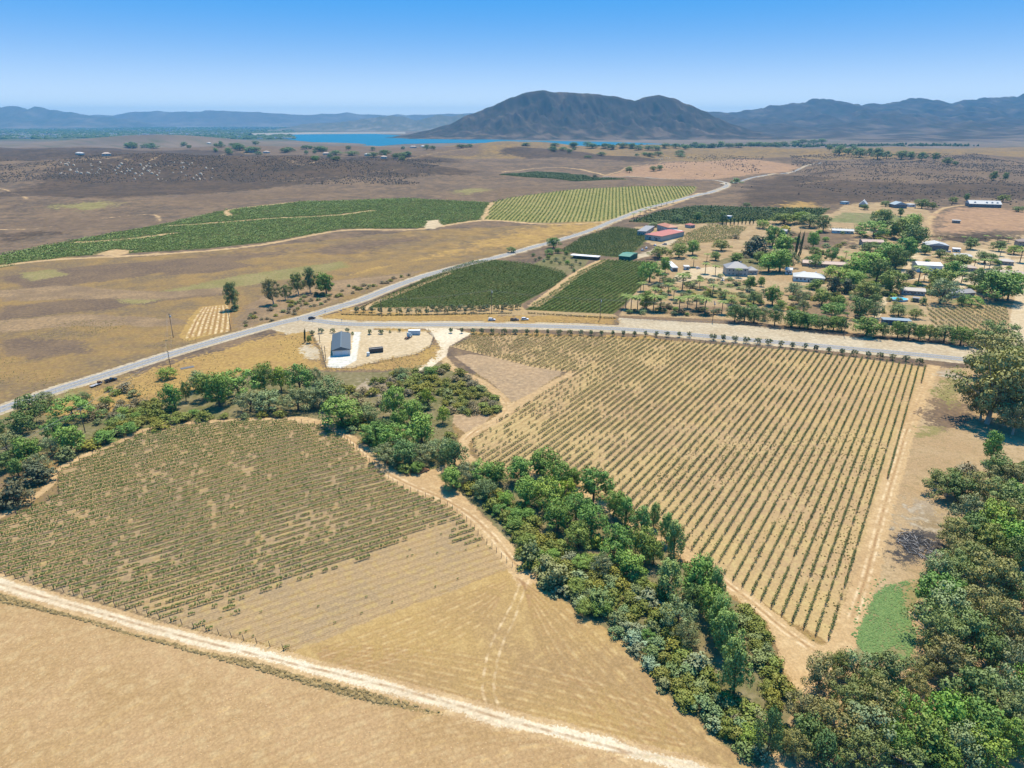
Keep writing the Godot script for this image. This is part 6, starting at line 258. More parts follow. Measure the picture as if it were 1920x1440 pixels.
const RIDGE_WEST := [-11840.6,312.5,-10833.7,403.1,-9968.3,357.9,-9374.6,385,-9179.3,385,-8988.7,366.9,-8851.3,330.7,-8693.3,376,-8511.2,321.6,-8226.3,285.3,-7940.8,248.9,-7556.6,212.4,-7175.3,157.5,-6792.8,102.4]
const RIDGE_MID := [-3212,75.7,-2728.1,98.2,-2405.2,120.7,-2080.7,172.9,-1799.2,195.3,-1624.1,180.4,-1442.8,128.1,-1281.1,158,-1102.9,210.1,-895.6,195.3,-758.9,225,-560.3,165.5,-320.7,120.7]
const RIDGE_FAR := [-13485.1,251.1,-10462.5,251.1,-9418.7,240.3,-8716.5,261.9,-8240.8,315.9,-7766.4,369.7,-7308.5,337.4,-6494.7,348.2,-6030.8,348.2,-5107,315.9,-4182.8,272.7,-3715.2,305.1,-3021.7,261.9,-1859,272.7,-1045.2,294.3,0,251.1,1630.1,186.1]
const RIDGE_FARTHEST := [-16171.1,545,-14137,643.7,-12816.6,594.4,-12295.4,545,-11648.4,458.4,-11001.9,358.9,-8866.7,296.6,-4836.4,296.6,-3487.5,371.4,-2675.7,495.6,-1870.1,569.7,-800.6,619.1,0,569.7,1874,470.8,3888.9,383.8,4957.8,421.1,6428.4,446,7090.6,495.6,8025,507.9,9078.5,594.4,10547,594.4,11978,742,12770,766,14522,692.9,16563.4,569.7]
const LAKE := [-1957,-5854,-1986,-6764,-1342,-7038,-922,-6276,-685,-5484,-221,-5009,136,-4609,548,-4375,737,-4164,925,-3797,811,-3227,644,-3001,506,-3110,347,-3353,215,-3637,0,-3797,-307,-4164,-586,-3973,-684,-3562,-897,-3797,-1357,-4609]
const LAKE_ARM := [530,-2804,701,-3055,800,-3001,745,-2715,577,-2591]
const DAM := [-2299,-6392,-1859,-7038,-1054,-7183]
const HILLHOUSES := [[-1557.4,-3432.5],[-1467.7,-3504.3],[-885,-2597.4],[-961.6,-2650.9],[-619,-2399.6],[-461.3,-2303.5],[-411.3,-3009.9],[-415.7,-3370.4],[-379.3,-2127.8],[-1361.5,-2267.4],[-967.2,-1715.9]]
const ROCKS := [-981,-1579,-819,-1579,-782,-1546,-862,-1560,-865,-1586,-852,-1471,-920,-1509,-913,-1554,-1007,-1600,-753,-1503,-783,-1500,-783,-1571,-851,-1543,-820,-1478,-784,-1484,-931,-1505,-811,-1503,-817,-1492,-872,-1470,-881,-1527,-768,-1513,-920,-1561,-895,-1520,-741,-1498,-894,-1548,-810,-1564,-916,-1594,-926,-1521,-816,-1520,-858,-1468,-861,-1580,-914,-1459,-741,-1496,-858,-1565,-963,-1551,-888,-1469,-766,-1506,-952,-1555,-871,-1467,-913,-1492,-824,-1532,-775,-1557,-882,-1577,-991,-1601,-927,-1576,-913,-1455,-879,-1477,-806,-1505,-804,-1480,-771,-1511,-840,-1511,-813,-1529,-886,-1577,-790,-1534,-982,-1574,-797,-1564,-878,-1515,-795,-1554,-895,-1545,-931,-1474,-926,-1461,-962,-1573,-773,-1500,-916,-1523,-856,-1509,-906,-1487,-748,-1515,-754,-1493,-864,-1486,-786,-1522,-771,-1485,-657,-1535,-660,-1434,-725,-1571,-709,-1544,-643,-1477,-712,-1430,-705,-1533,-633,-1441,-625,-1445,-673,-1469,-697,-1504,-639,-1524,-768,-1469,-714,-1502,-715,-1544,-801,-1582,-639,-1437,-704,-1561,-615,-1456,-744,-1578,-648,-1483,-722,-1574,-702,-1572,-740,-1556,-704,-1431,-650,-1451,-756,-1522,-724,-1571,-689,-1414,-647,-1444,-736,-1476,-651,-1469,-746,-1552,-761,-1434,598,-2339,572,-2333,540,-2268,506,-2304,498,-2311,468,-2314,491,-2257,474,-2273,460,-2236,493,-2345]
const MARKS := [[[2.7,-159.1,1.6,-154.5,0.1,-148.9,-1.3,-144.6,-2.8,-140.6,-4.1,-136.9,-5.3,-133,-6.1,-128.6,-6.5,-124.4,-6.8,-121,-6.6,-118,-5.7,-115,-4.7,-112.8],0.3,0,0.16],
	[[4.8,-159.1,3.6,-154.5,2.1,-148.9,1.1,-144.6,0.1,-140.6,-1.3,-136.9,-2.5,-133,-3.4,-128.6,-3.9,-124.4,-4.2,-121,-4.1,-118,-3.2,-115,-2.3,-112.8],0.3,0,0.16],
	[[0.8,-159.8,6.8,-154.3,14.1,-146.8,19.5,-139.3,24.6,-131.2,30,-122,35,-113.6,39,-108,41.8,-104.7],0.25,0,0.04],
	[[0.9,-159.7,6.6,-153.8,13.6,-146,18.8,-138.5,23.8,-130.5,29.1,-121.5,34,-113.3,38,-107.8,40.8,-104.5],0.25,1,0.09],
	[[1.1,-159.6,6.5,-153.4,13.1,-145.3,18.2,-137.7,23,-129.8,28.2,-121,33,-113,37,-107.6,39.8,-104.4],0.25,1,0.06],
	[[1.2,-159.5,6.3,-153,12.7,-144.6,17.5,-137,22.2,-129.1,27.3,-120.5,32,-112.7,36,-107.5,38.7,-104.3],0.25,0,0.04],
	[[1.3,-159.3,6.2,-152.6,12.2,-143.9,16.9,-136.2,21.4,-128.4,26.4,-120,31,-112.4,35,-107.3,37.7,-104.2],0.25,1,0.09],
	[[1.5,-159.2,6.1,-152.2,11.7,-143.2,16.2,-135.4,20.6,-127.7,25.5,-119.5,30,-112.1,34,-107.1,36.7,-104],0.25,1,0.06],
	[[1.6,-159.1,5.9,-151.7,11.3,-142.4,15.6,-134.7,19.8,-127.1,24.6,-119,29,-111.8,32.9,-106.9,35.7,-103.9],0.25,0,0.04],
	[[1.8,-159,5.8,-151.3,10.8,-141.7,14.9,-133.9,19.1,-126.4,23.7,-118.5,28.1,-111.6,31.9,-106.7,34.7,-103.8],0.25,1,0.09],
	[[1.9,-158.9,5.7,-150.9,10.4,-141,14.3,-133.2,18.3,-125.7,22.8,-118,27.1,-111.3,30.9,-106.6,33.7,-103.6],0.25,1,0.06],
	[[2.1,-158.8,5.5,-150.5,9.9,-140.3,13.7,-132.4,17.5,-125,21.9,-117.5,26.1,-111,29.9,-106.4,32.6,-103.5],0.25,0,0.04],
	[[2.2,-158.6,5.4,-150.1,9.5,-139.7,13.1,-131.7,16.8,-124.4,21,-117,25.2,-110.7,28.9,-106.2,31.6,-103.4],0.25,1,0.09],
	[[2.4,-158.5,5.3,-149.7,9,-139,12.5,-131,16,-123.7,20.2,-116.6,24.2,-110.4,27.9,-106,30.6,-103.3],0.25,1,0.06],
	[[2.5,-158.4,5.2,-149.3,8.6,-138.3,11.8,-130.2,15.3,-123.1,19.3,-116.1,23.3,-110.2,26.9,-105.8,29.6,-103.1],0.25,0,0.04],
	[[2.7,-158.3,5,-148.9,8.2,-137.6,11.2,-129.5,14.6,-122.4,18.4,-115.6,22.3,-109.9,26,-105.7,28.6,-103],0.25,1,0.09],
	[[2.8,-158.2,4.9,-148.5,7.7,-137,10.6,-128.8,13.8,-121.8,17.6,-115.2,21.4,-109.6,25,-105.5,27.6,-102.9],0.25,1,0.06],
	[[3,-158,4.8,-148.1,7.3,-136.3,10,-128.1,13.1,-121.1,16.7,-114.7,20.4,-109.3,24,-105.3,26.6,-102.8],0.25,0,0.04],
	[[3.1,-157.9,4.7,-147.7,6.9,-135.6,9.4,-127.4,12.4,-120.5,15.9,-114.2,19.5,-109.1,23,-105.1,25.6,-102.6],0.25,1,0.09],
	[[3.3,-157.8,4.5,-147.3,6.5,-135,8.9,-126.7,11.7,-119.9,15.1,-113.8,18.5,-108.8,22,-104.9,24.6,-102.5],0.25,1,0.06],
	[[-45.8,-128.4,-36.7,-125.6,-24.5,-121.8,-12.4,-117.8,0,-113.8,13.1,-109.9,24.5,-106.6,31.9,-104.9,36.2,-104],0.25,1,0.09],
	[[-46,-128.7,-36.7,-126,-24.3,-122.3,-12.1,-118.5,0.5,-114.5,13.6,-110.5,24.9,-107.2,32,-105.4,36,-104.5],0.25,0,0.04],
	[[-46.2,-128.9,-36.7,-126.4,-24,-122.9,-11.7,-119.1,0.9,-115.2,14.1,-111.1,25.4,-107.7,32.2,-105.8,35.9,-104.9],0.25,1,0.06],
	[[-46.4,-129.2,-36.7,-126.8,-23.8,-123.5,-11.3,-119.8,1.4,-115.8,14.6,-111.7,25.8,-108.2,32.3,-106.3,35.8,-105.4],0.25,1,0.09],
	[[-46.6,-129.5,-36.7,-127.2,-23.6,-124,-10.9,-120.4,1.9,-116.5,15.1,-112.4,26.2,-108.8,32.5,-106.8,35.7,-105.8],0.25,0,0.04],
	[[-46.8,-129.7,-36.7,-127.6,-23.4,-124.6,-10.5,-121.1,2.4,-117.2,15.6,-113,26.7,-109.3,32.6,-107.3,35.6,-106.3],0.25,1,0.06],
	[[-47,-130,-36.7,-128.1,-23.1,-125.2,-10.1,-121.7,2.9,-117.9,16.1,-113.6,27.1,-109.9,32.8,-107.8,35.5,-106.8],0.25,1,0.09],
	[[-47.2,-130.2,-36.7,-128.5,-22.9,-125.8,-9.8,-122.4,3.4,-118.6,16.6,-114.2,27.5,-110.4,33,-108.3,35.4,-107.2],0.25,0,0.04],
	[[-47.4,-130.5,-36.7,-128.9,-22.7,-126.4,-9.4,-123.1,3.9,-119.3,17.1,-114.9,28,-111,33.1,-108.8,35.2,-107.7],0.25,1,0.06],
	[[-47.6,-130.8,-36.7,-129.3,-22.4,-127,-9,-123.7,4.4,-120,17.6,-115.5,28.4,-111.6,33.3,-109.3,35.1,-108.2],0.25,1,0.09],
	[[-47.8,-131,-36.7,-129.7,-22.2,-127.6,-8.6,-124.4,4.9,-120.7,18.2,-116.2,28.9,-112.1,33.4,-109.8,35,-108.6],0.25,0,0.04],
	[[-48,-131.3,-36.7,-130.2,-21.9,-128.2,-8.1,-125.1,5.4,-121.4,18.7,-116.8,29.3,-112.7,33.6,-110.4,34.9,-109.1],0.25,1,0.06],
	[[-48.2,-131.6,-36.7,-130.6,-21.7,-128.8,-7.7,-125.8,5.9,-122.1,19.2,-117.5,29.8,-113.3,33.8,-110.9,34.8,-109.6],0.25,1,0.09],
	[[-48.4,-131.8,-36.7,-131,-21.4,-129.4,-7.3,-126.5,6.4,-122.8,19.8,-118.2,30.2,-113.8,33.9,-111.4,34.7,-110.1],0.25,0,0.04],
	[[-48.6,-132.1,-36.7,-131.5,-21.2,-130,-6.9,-127.2,6.9,-123.6,20.3,-118.8,30.7,-114.4,34.1,-111.9,34.5,-110.6],0.25,1,0.06],
	[[-48.8,-132.4,-36.7,-131.9,-21,-130.6,-6.5,-127.9,7.5,-124.3,20.9,-119.5,31.2,-115,34.3,-112.5,34.4,-111.1],0.25,1,0.09],
	[[-49,-132.7,-36.7,-132.3,-20.7,-131.2,-6.1,-128.6,8,-125,21.4,-120.2,31.6,-115.6,34.4,-113,34.3,-111.6],0.25,0,0.04],
	[[-49.2,-132.9,-36.7,-132.8,-20.5,-131.9,-5.6,-129.4,8.5,-125.8,22,-120.9,32.1,-116.2,34.6,-113.5,34.2,-112],0.25,1,0.06],
	[[-47.8,-130.9,-42.5,-133.9,-35,-138.3,-26.3,-143.6,-17.1,-149.3,-7.4,-155.5,0,-160.3],0.25,1,0.08],
	[[-47.3,-130.4,-41.8,-133.4,-34.1,-137.8,-25.5,-143.1,-16.5,-148.8,-7.3,-154.9,-0.2,-159.7],0.25,0,0.04],
	[[-46.8,-130,-41.1,-133,-33.2,-137.3,-24.6,-142.6,-15.9,-148.2,-7.1,-154.4,-0.4,-159.1],0.25,1,0.06],
	[[-46.3,-129.5,-40.3,-132.5,-32.3,-136.8,-23.8,-142.1,-15.3,-147.7,-6.9,-153.8,-0.7,-158.5],0.25,1,0.08],
	[[-45.8,-129.1,-39.6,-132.1,-31.4,-136.4,-23,-141.6,-14.7,-147.2,-6.7,-153.2,-0.9,-157.9],0.25,0,0.04],
	[[-45.3,-128.7,-38.9,-131.6,-30.5,-135.9,-22.2,-141.1,-14.1,-146.6,-6.6,-152.7,-1.1,-157.3],0.25,1,0.06],
	[[-44.8,-128.2,-38.2,-131.2,-29.7,-135.4,-21.4,-140.6,-13.5,-146.1,-6.4,-152.1,-1.3,-156.7],0.25,1,0.08],
	[[-44.3,-127.8,-37.5,-130.7,-28.8,-135,-20.6,-140.1,-12.9,-145.6,-6.2,-151.5,-1.5,-156.2],0.25,0,0.04],
	[[-43.8,-127.4,-36.8,-130.3,-27.9,-134.5,-19.8,-139.6,-12.3,-145.1,-6,-151,-1.8,-155.6],0.25,1,0.06],
	[[-43.3,-127,-36.2,-129.8,-27.1,-134,-19,-139.1,-11.7,-144.6,-5.9,-150.4,-2,-155],0.25,1,0.08],
	[[-42.8,-126.5,-35.5,-129.4,-26.2,-133.6,-18.2,-138.6,-11.1,-144.1,-5.7,-149.9,-2.2,-154.4],0.25,0,0.04],
	[[-42.4,-126.1,-34.8,-129,-25.4,-133.1,-17.4,-138.1,-10.5,-143.5,-5.5,-149.4,-2.4,-153.9],0.25,1,0.06],
	[[-41.9,-125.7,-34.1,-128.5,-24.5,-132.7,-16.6,-137.7,-9.9,-143,-5.4,-148.8,-2.6,-153.3],0.25,1,0.08],
	[[-41.4,-125.3,-33.4,-128.1,-23.7,-132.2,-15.8,-137.2,-9.4,-142.5,-5.2,-148.3,-2.8,-152.7],0.25,0,0.04],
	[[-40.9,-124.9,-32.8,-127.7,-22.8,-131.8,-15,-136.7,-8.8,-142,-5,-147.7,-3,-152.2],0.25,1,0.06],
	[[-40.4,-124.5,-32.1,-127.2,-22,-131.3,-14.3,-136.2,-8.2,-141.5,-4.9,-147.2,-3.2,-151.6],0.25,1,0.08],
	[[-40,-124,-31.4,-126.8,-21.2,-130.9,-13.5,-135.8,-7.6,-141,-4.7,-146.7,-3.5,-151.1],0.25,0,0.04],
	[[-39.5,-123.6,-30.8,-126.4,-20.4,-130.4,-12.7,-135.3,-7.1,-140.5,-4.5,-146.2,-3.7,-150.5],0.25,1,0.06],
	[[-79.3,-255.7,-77.7,-254.3,-75.4,-252.4,-72.7,-250.1,-70,-247.6,-67.4,-244.9,-64.9,-242,-62.2,-238.8,-59.6,-235.4,-57.1,-232.1,-54.8,-229.1,-52.9,-226.4,-51.3,-223.8,-49.7,-221.4,-48.1,-219,-46.3,-216.8,-44.3,-214.8,-42.3,-213,-40.2,-211.4,-38,-209.8,-35.8,-208.2,-33.5,-206.6,-31,-205.1,-28.6,-203.6,-26.2,-202.1,-24,-200.4,-21.9,-198.7,-20,-197,-18.1,-195.1,-16.3,-193.2,-14.6,-191.2,-13,-189.2,-11.5,-187,-10.1,-184.7,-8.7,-182.5,-7.4,-180.4,-6.3,-178.3,-5.3,-176.3,-4.3,-174.3,-3.4,-172.4,-2.4,-170.5,-1.5,-168.5,-0.4,-166.5,0.5,-164.6,1.3,-163,1.9,-161.8],.5,0,.17],
	[[3.6,-162.7,3,-163.8,2.2,-165.5,1.3,-167.4,0.2,-169.4,-0.7,-171.3,-1.7,-173.2,-2.6,-175.2,-3.6,-177.2,-4.6,-179.2,-5.8,-181.3,-7.1,-183.5,-8.4,-185.8,-9.9,-188,-11.5,-190.3,-13.1,-192.4,-14.9,-194.5,-16.7,-196.4,-18.7,-198.3,-20.7,-200.2,-22.8,-201.9,-25.1,-203.6,-27.6,-205.2,-30,-206.7,-32.4,-208.2,-34.7,-209.7,-36.9,-211.3,-39,-212.9,-41.1,-214.5,-43,-216.2,-44.9,-218.1,-46.6,-220.1,-48.1,-222.4,-49.7,-224.8,-51.3,-227.5,-53.3,-230.2,-55.6,-233.3,-58.1,-236.6,-60.7,-240,-63.4,-243.3,-66,-246.2,-68.7,-248.9,-71.5,-251.5,-74.1,-253.8,-76.4,-255.8,-78,-257.2],.5,0,.17],
	[[-78.7,-256.5,-77,-255.1,-74.8,-253.1,-72.1,-250.8,-69.3,-248.2,-66.7,-245.6,-64.1,-242.7,-61.5,-239.4,-58.8,-236,-56.3,-232.7,-54.1,-229.7,-52.1,-226.9,-50.5,-224.3,-48.9,-221.9,-47.3,-219.6,-45.6,-217.4,-43.7,-215.5,-41.7,-213.7,-39.6,-212.1,-37.5,-210.5,-35.3,-209,-33,-207.4,-30.5,-205.9,-28.1,-204.4,-25.7,-202.8,-23.4,-201.2,-21.3,-199.4,-19.3,-197.6,-17.4,-195.8,-15.6,-193.8,-13.9,-191.8,-12.2,-189.7,-10.7,-187.5,-9.3,-185.3,-7.9,-183,-6.6,-180.9,-5.5,-178.8,-4.4,-176.7,-3.4,-174.8,-2.5,-172.8,-1.6,-170.9,-0.6,-169,0.4,-167,1.4,-165,2.2,-163.4,2.7,-162.3],.5,1,.18],
	[[88.7,-142.1,90.4,-144.6,92.9,-148.2,95.7,-152.3,98.7,-156.6,101.3,-160.6,103.6,-164,105.7,-167.4,107.9,-170.8,110.2,-174.3,112.7,-178.3,115.6,-182.7,118.6,-187.4,121.9,-192.4,125.2,-197.5,128.7,-202.8,132.3,-208.3,136.1,-214,140,-219.8,144,-225.7,147.9,-231.6,151.6,-237.2,155.2,-242.7,158.9,-248.3,162.9,-254.2,167.3,-260.6,172.5,-268,178.2,-276.1,184.2,-284.4,190.1,-292.5,195.4,-299.9,200.4,-306.9,205.4,-313.9,210,-320.2,213.9,-325.6,216.6,-329.5],.5,0,.17],
	[[215.1,-330.6,212.3,-326.7,208.5,-321.4,203.9,-315,198.9,-308,193.8,-301,188.5,-293.6,182.7,-285.5,176.7,-277.2,170.9,-269.1,165.7,-261.7,161.3,-255.2,157.3,-249.3,153.6,-243.7,150,-238.2,146.3,-232.6,142.4,-226.8,138.5,-220.9,134.6,-215,130.8,-209.3,127.1,-203.9,123.6,-198.6,120.3,-193.4,117,-188.4,114,-183.7,111.1,-179.3,108.5,-175.4,106.3,-171.8,104.1,-168.4,102,-165.1,99.7,-161.6,97.1,-157.7,94.2,-153.4,91.3,-149.3,88.8,-145.7,87.1,-143.2],.5,0,.17],
	[[87.9,-142.7,89.6,-145.2,92.1,-148.7,94.9,-152.9,97.9,-157.1,100.5,-161.1,102.8,-164.6,104.9,-167.9,107.1,-171.3,109.4,-174.8,111.9,-178.8,114.8,-183.2,117.8,-187.9,121.1,-192.9,124.4,-198,127.9,-203.3,131.5,-208.8,135.3,-214.5,139.3,-220.4,143.2,-226.2,147.1,-232.1,150.8,-237.7,154.4,-243.2,158.1,-248.8,162.1,-254.7,166.5,-261.2,171.7,-268.5,177.5,-276.6,183.5,-285,189.3,-293.1,194.6,-300.5,199.6,-307.5,204.6,-314.4,209.2,-320.8,213.1,-326.2,215.9,-330],.5,1,.18],
	[[52.4,-167.9,53.8,-165.4,55.9,-161.8,58.2,-157.7,60.5,-153.7,62.3,-150.2,63.7,-147.4,64.9,-144.9,65.9,-142.5,66.9,-140.3,67.9,-138.3,69,-136.3,70.2,-134.4,71.3,-132.7,72.2,-131.4,72.8,-130.4],.5,0,.17],
	[[74.4,-131.4,73.8,-132.4,72.9,-133.8,71.8,-135.4,70.7,-137.2,69.6,-139.1,68.6,-141.1,67.7,-143.3,66.6,-145.7,65.4,-148.2,64,-151.1,62.1,-154.6,59.8,-158.7,57.5,-162.8,55.5,-166.4,54,-168.9],.5,0,.17],
	[[53.2,-168.4,54.6,-165.9,56.7,-162.3,59,-158.2,61.3,-154.1,63.2,-150.7,64.6,-147.8,65.8,-145.3,66.8,-142.9,67.8,-140.7,68.8,-138.7,69.9,-136.7,71,-134.9,72.1,-133.2,73,-131.9,73.6,-130.9],.5,1,.18],
	[[-32.8,-335.1,-30.7,-332.5,-27.7,-328.9,-24.3,-324.7,-20.9,-320.4,-18,-316.2,-15.5,-312.3,-13,-308.1,-10.8,-304,-8.8,-300.1,-7.1,-296.5,-5.8,-293.3,-4.8,-290.5,-4,-287.8,-3.5,-285.2,-3.3,-282.6,-3.5,-279.9,-3.9,-277.1,-4.6,-274.4,-5.5,-271.7,-6.6,-269.1,-8,-266.6,-9.8,-264.2,-11.7,-261.8,-13.6,-259.4,-15.2,-257,-16.4,-254.6,-17.5,-252.2,-18.4,-249.9,-19.1,-248,-19.6,-246.6],.5,0,.17],
	[[-17.9,-245.9,-17.3,-247.3,-16.6,-249.2,-15.7,-251.4,-14.7,-253.8,-13.5,-256,-12,-258.2,-10.2,-260.6,-8.2,-263,-6.4,-265.6,-4.9,-268.3,-3.7,-271,-2.8,-273.9,-2,-276.8,-1.6,-279.7,-1.4,-282.6,-1.7,-285.5,-2.2,-288.2,-3,-291,-4,-294,-5.4,-297.3,-7.1,-300.9,-9.1,-304.9,-11.4,-309.1,-13.8,-313.3,-16.4,-317.3,-19.4,-321.5,-22.8,-325.9,-26.2,-330.1,-29.2,-333.8,-31.3,-336.3],.5,0,.17],
	[[-32,-335.7,-29.9,-333.1,-27,-329.5,-23.6,-325.3,-20.2,-320.9,-17.2,-316.8,-14.7,-312.8,-12.2,-308.6,-9.9,-304.5,-7.9,-300.5,-6.3,-296.9,-4.9,-293.7,-3.9,-290.7,-3.1,-288,-2.6,-285.4,-2.4,-282.6,-2.5,-279.8,-3,-276.9,-3.7,-274.1,-4.6,-271.4,-5.7,-268.7,-7.2,-266.1,-9,-263.6,-10.9,-261.2,-12.8,-258.8,-14.3,-256.5,-15.6,-254.2,-16.6,-251.8,-17.5,-249.5,-18.2,-247.6,-18.7,-246.3],.5,1,.18],
	[[-142.3,-155.7,-137.6,-154.1,-131.1,-151.7,-123.4,-149,-115.7,-146.3,-108.6,-143.9,-102.4,-141.8,-96.3,-139.7,-90.4,-137.8,-84.6,-135.9,-78.9,-134.1,-73.3,-132.4,-67.8,-130.7,-62.4,-129.1,-57.3,-127.6,-52.4,-126.1,-48,-124.8,-43.8,-123.6,-39.8,-122.5,-35.9,-121.4,-32,-120.2,-28,-118.9,-23.9,-117.6,-19.9,-116.3,-16.1,-115,-12.6,-113.8,-9.6,-112.8,-7,-111.8,-4.5,-110.9,-2.2,-110.1,0.3,-109.3,2.7,-108.4,5.1,-107.7,7.5,-107,9.9,-106.2,12.4,-105.5,15.2,-104.6,18.2,-103.5,21.2,-102.6,23.8,-101.7,25.6,-101.1],.5,0,.17],
	[[26.2,-102.9,24.4,-103.5,21.8,-104.4,18.8,-105.4,15.8,-106.4,13,-107.3,10.5,-108.1,8.1,-108.8,5.7,-109.5,3.3,-110.3,0.9,-111.1,-1.5,-111.9,-3.9,-112.7,-6.3,-113.6,-9,-114.6,-12,-115.6,-15.5,-116.8,-19.3,-118.1,-23.3,-119.4,-27.4,-120.8,-31.5,-122,-35.4,-123.2,-39.3,-124.3,-43.3,-125.5,-47.4,-126.6,-51.9,-128,-56.8,-129.4,-61.9,-130.9,-67.3,-132.5,-72.8,-134.2,-78.3,-135.9,-84,-137.7,-89.8,-139.6,-95.7,-141.5,-101.8,-143.6,-108,-145.7,-115,-148.1,-122.8,-150.8,-130.4,-153.5,-137,-155.9,-141.6,-157.5],.5,0,.17],
	[[-142,-156.6,-137.3,-155,-130.7,-152.6,-123.1,-149.9,-115.3,-147.2,-108.3,-144.8,-102.1,-142.7,-96,-140.6,-90.1,-138.7,-84.3,-136.8,-78.6,-135,-73,-133.3,-67.5,-131.6,-62.2,-130,-57,-128.5,-52.2,-127,-47.7,-125.7,-43.5,-124.6,-39.5,-123.4,-35.7,-122.3,-31.7,-121.1,-27.7,-119.9,-23.6,-118.5,-19.6,-117.2,-15.8,-115.9,-12.3,-114.7,-9.3,-113.7,-6.7,-112.7,-4.2,-111.8,-1.9,-111,0.6,-110.2,3,-109.4,5.4,-108.6,7.8,-107.9,10.2,-107.1,12.7,-106.4,15.5,-105.5,18.5,-104.5,21.5,-103.5,24.1,-102.6,25.9,-102],.5,1,.18],
	[[-192.3,-386.3,-197.6,-402.5,-203.9,-423.1,-208.9,-442.9,-212.5,-458],0.9,0,0.3],
	[[-191.1,-387.3,-196.4,-403.7,-202.9,-424.4,-208,-443.7,-211.5,-458.5],0.9,1,0.3],
	[[-189.8,-388.2,-195.3,-404.9,-201.9,-425.7,-207,-444.6,-210.6,-458.9],0.9,0,0.3],
	[[-188.5,-389.2,-194.1,-406,-200.8,-426.9,-206,-445.5,-209.7,-459.3],0.9,1,0.3],
	[[-187.2,-390.2,-192.9,-407.2,-199.8,-428.2,-205.1,-446.4,-208.8,-459.8],0.9,0,0.3],
	[[-185.9,-391.1,-191.7,-408.4,-198.7,-429.5,-204.1,-447.2,-207.8,-460.2],0.9,1,0.3],
	[[-184.6,-392.1,-190.5,-409.6,-197.6,-430.8,-203.1,-448.1,-206.9,-460.6],0.9,0,0.3],
	[[-183.3,-393.1,-189.3,-410.8,-196.6,-432.1,-202.1,-449,-206,-461.1],0.9,1,0.3],
	[[-181.9,-394.1,-188.1,-412,-195.5,-433.4,-201.1,-449.9,-205.1,-461.5],0.9,0,0.3],
	[[-180.6,-395.1,-186.9,-413.2,-194.4,-434.7,-200.1,-450.8,-204.1,-461.9],0.9,1,0.3],
	[[-179.3,-396.1,-185.7,-414.4,-193.3,-436,-199.1,-451.7,-203.2,-462.4],0.9,0,0.3],
	[[-177.9,-397.1,-184.5,-415.6,-192.2,-437.3,-198.1,-452.6,-202.2,-462.8],0.9,1,0.3],
	[[-176.6,-398.1,-183.2,-416.8,-191.1,-438.6,-197.1,-453.5,-201.3,-463.3],0.9,0,0.3],
	[[-175.2,-399.1,-182,-418,-190,-440,-196.1,-454.4,-200.4,-463.7],0.9,1,0.3],
	[[-173.9,-400.1,-180.7,-419.3,-188.9,-441.3,-195.1,-455.3,-199.4,-464.2],0.9,0,0.3],
	[[-172.5,-401.1,-179.5,-420.5,-187.8,-442.7,-194.1,-456.2,-198.5,-464.6],0.9,1,0.3],
	[[-26.2,-353,-14.5,-346.9,0,-339.1,12.5,-331.7,21.7,-326.1],0.4,0,0.07],
	[[-24.2,-349.4,-12.8,-343.1,1.1,-335.3,12.5,-328.9,20.8,-324.3],0.4,1,0.07],
	[[-22.3,-345.9,-11.2,-339.3,2.2,-331.6,12.6,-326.2,19.9,-322.6],0.4,0,0.07],
	[[-20.4,-342.5,-9.5,-335.7,3.3,-328,12.6,-323.6,19,-320.9],0.4,1,0.07],
	[[-18.5,-339.1,-8,-332.1,4.3,-324.5,12.7,-321,18.1,-319.3],0.4,0,0.07],
	[[-16.7,-335.7,-6.4,-328.6,5.4,-321,12.7,-318.4,17.2,-317.6],0.4,1,0.07],
	[[-14.9,-332.4,-4.9,-325.1,6.4,-317.6,12.7,-315.8,16.4,-316],0.4,0,0.07],
	[[-13.1,-329.2,-3.4,-321.7,7.4,-314.2,12.7,-313.3,15.5,-314.3],0.4,1,0.07],
	[[-11.4,-326,-1.9,-318.4,8.3,-310.9,12.7,-310.9,14.7,-312.7],0.4,0,0.07],
	[[-9.7,-322.9,-0.5,-315.1,9.3,-307.7,12.7,-308.5,13.8,-311.1],0.4,1,0.07],
	[[-8,-319.8,0.9,-311.9,10.2,-304.5,12.7,-306.1,13,-309.5],0.4,0,0.07],
	[[-6.4,-316.8,2.3,-308.7,11.2,-301.4,12.7,-303.7,12.1,-307.9],0.4,1,0.07],
	[[-153.8,-143.8,-152.7,-132.4,-152.1,-118,-153.8,-104.1,-155.7,-93.3],0.5,1,0.06],
	[[-145.2,-139.5,-145.9,-130,-147.1,-117.6,-149.6,-104.1,-151.8,-93.3],0.5,1,0.06],
	[[-139.8,-139.2,-140.6,-129.6,-142.2,-117.1,-145.2,-103.8,-148,-93.3],0.5,2,0.06],
	[[-133,-137,-134.7,-128.3,-137.3,-116.7,-141,-103.7,-144.1,-93.3],0.5,1,0.06],
	[[-128.1,-137.1,-129.8,-128.1,-132.4,-116.2,-136.6,-103.5,-140.2,-93.3],0.5,1,0.06],
	[[-123.1,-137.2,-124.8,-127.9,-127.6,-115.8,-132.2,-103.2,-136.4,-93.3],0.5,1,0.06],
	[[-116.6,-135.1,-119.1,-126.6,-122.7,-115.3,-128,-103.1,-132.5,-93.3],0.5,2,0.06],
	[[-110.5,-133.4,-113.6,-125.5,-117.9,-114.9,-123.8,-102.9,-128.6,-93.3],0.5,1,0.06],
	[[-103.7,-130.2,-107.7,-123.6,-113.2,-114.4,-119.6,-102.9,-124.8,-93.3],0.5,1,0.06],
	[[-99.7,-131.9,-103.3,-124.2,-108.4,-114,-115.2,-102.5,-120.9,-93.3],0.5,1,0.06],
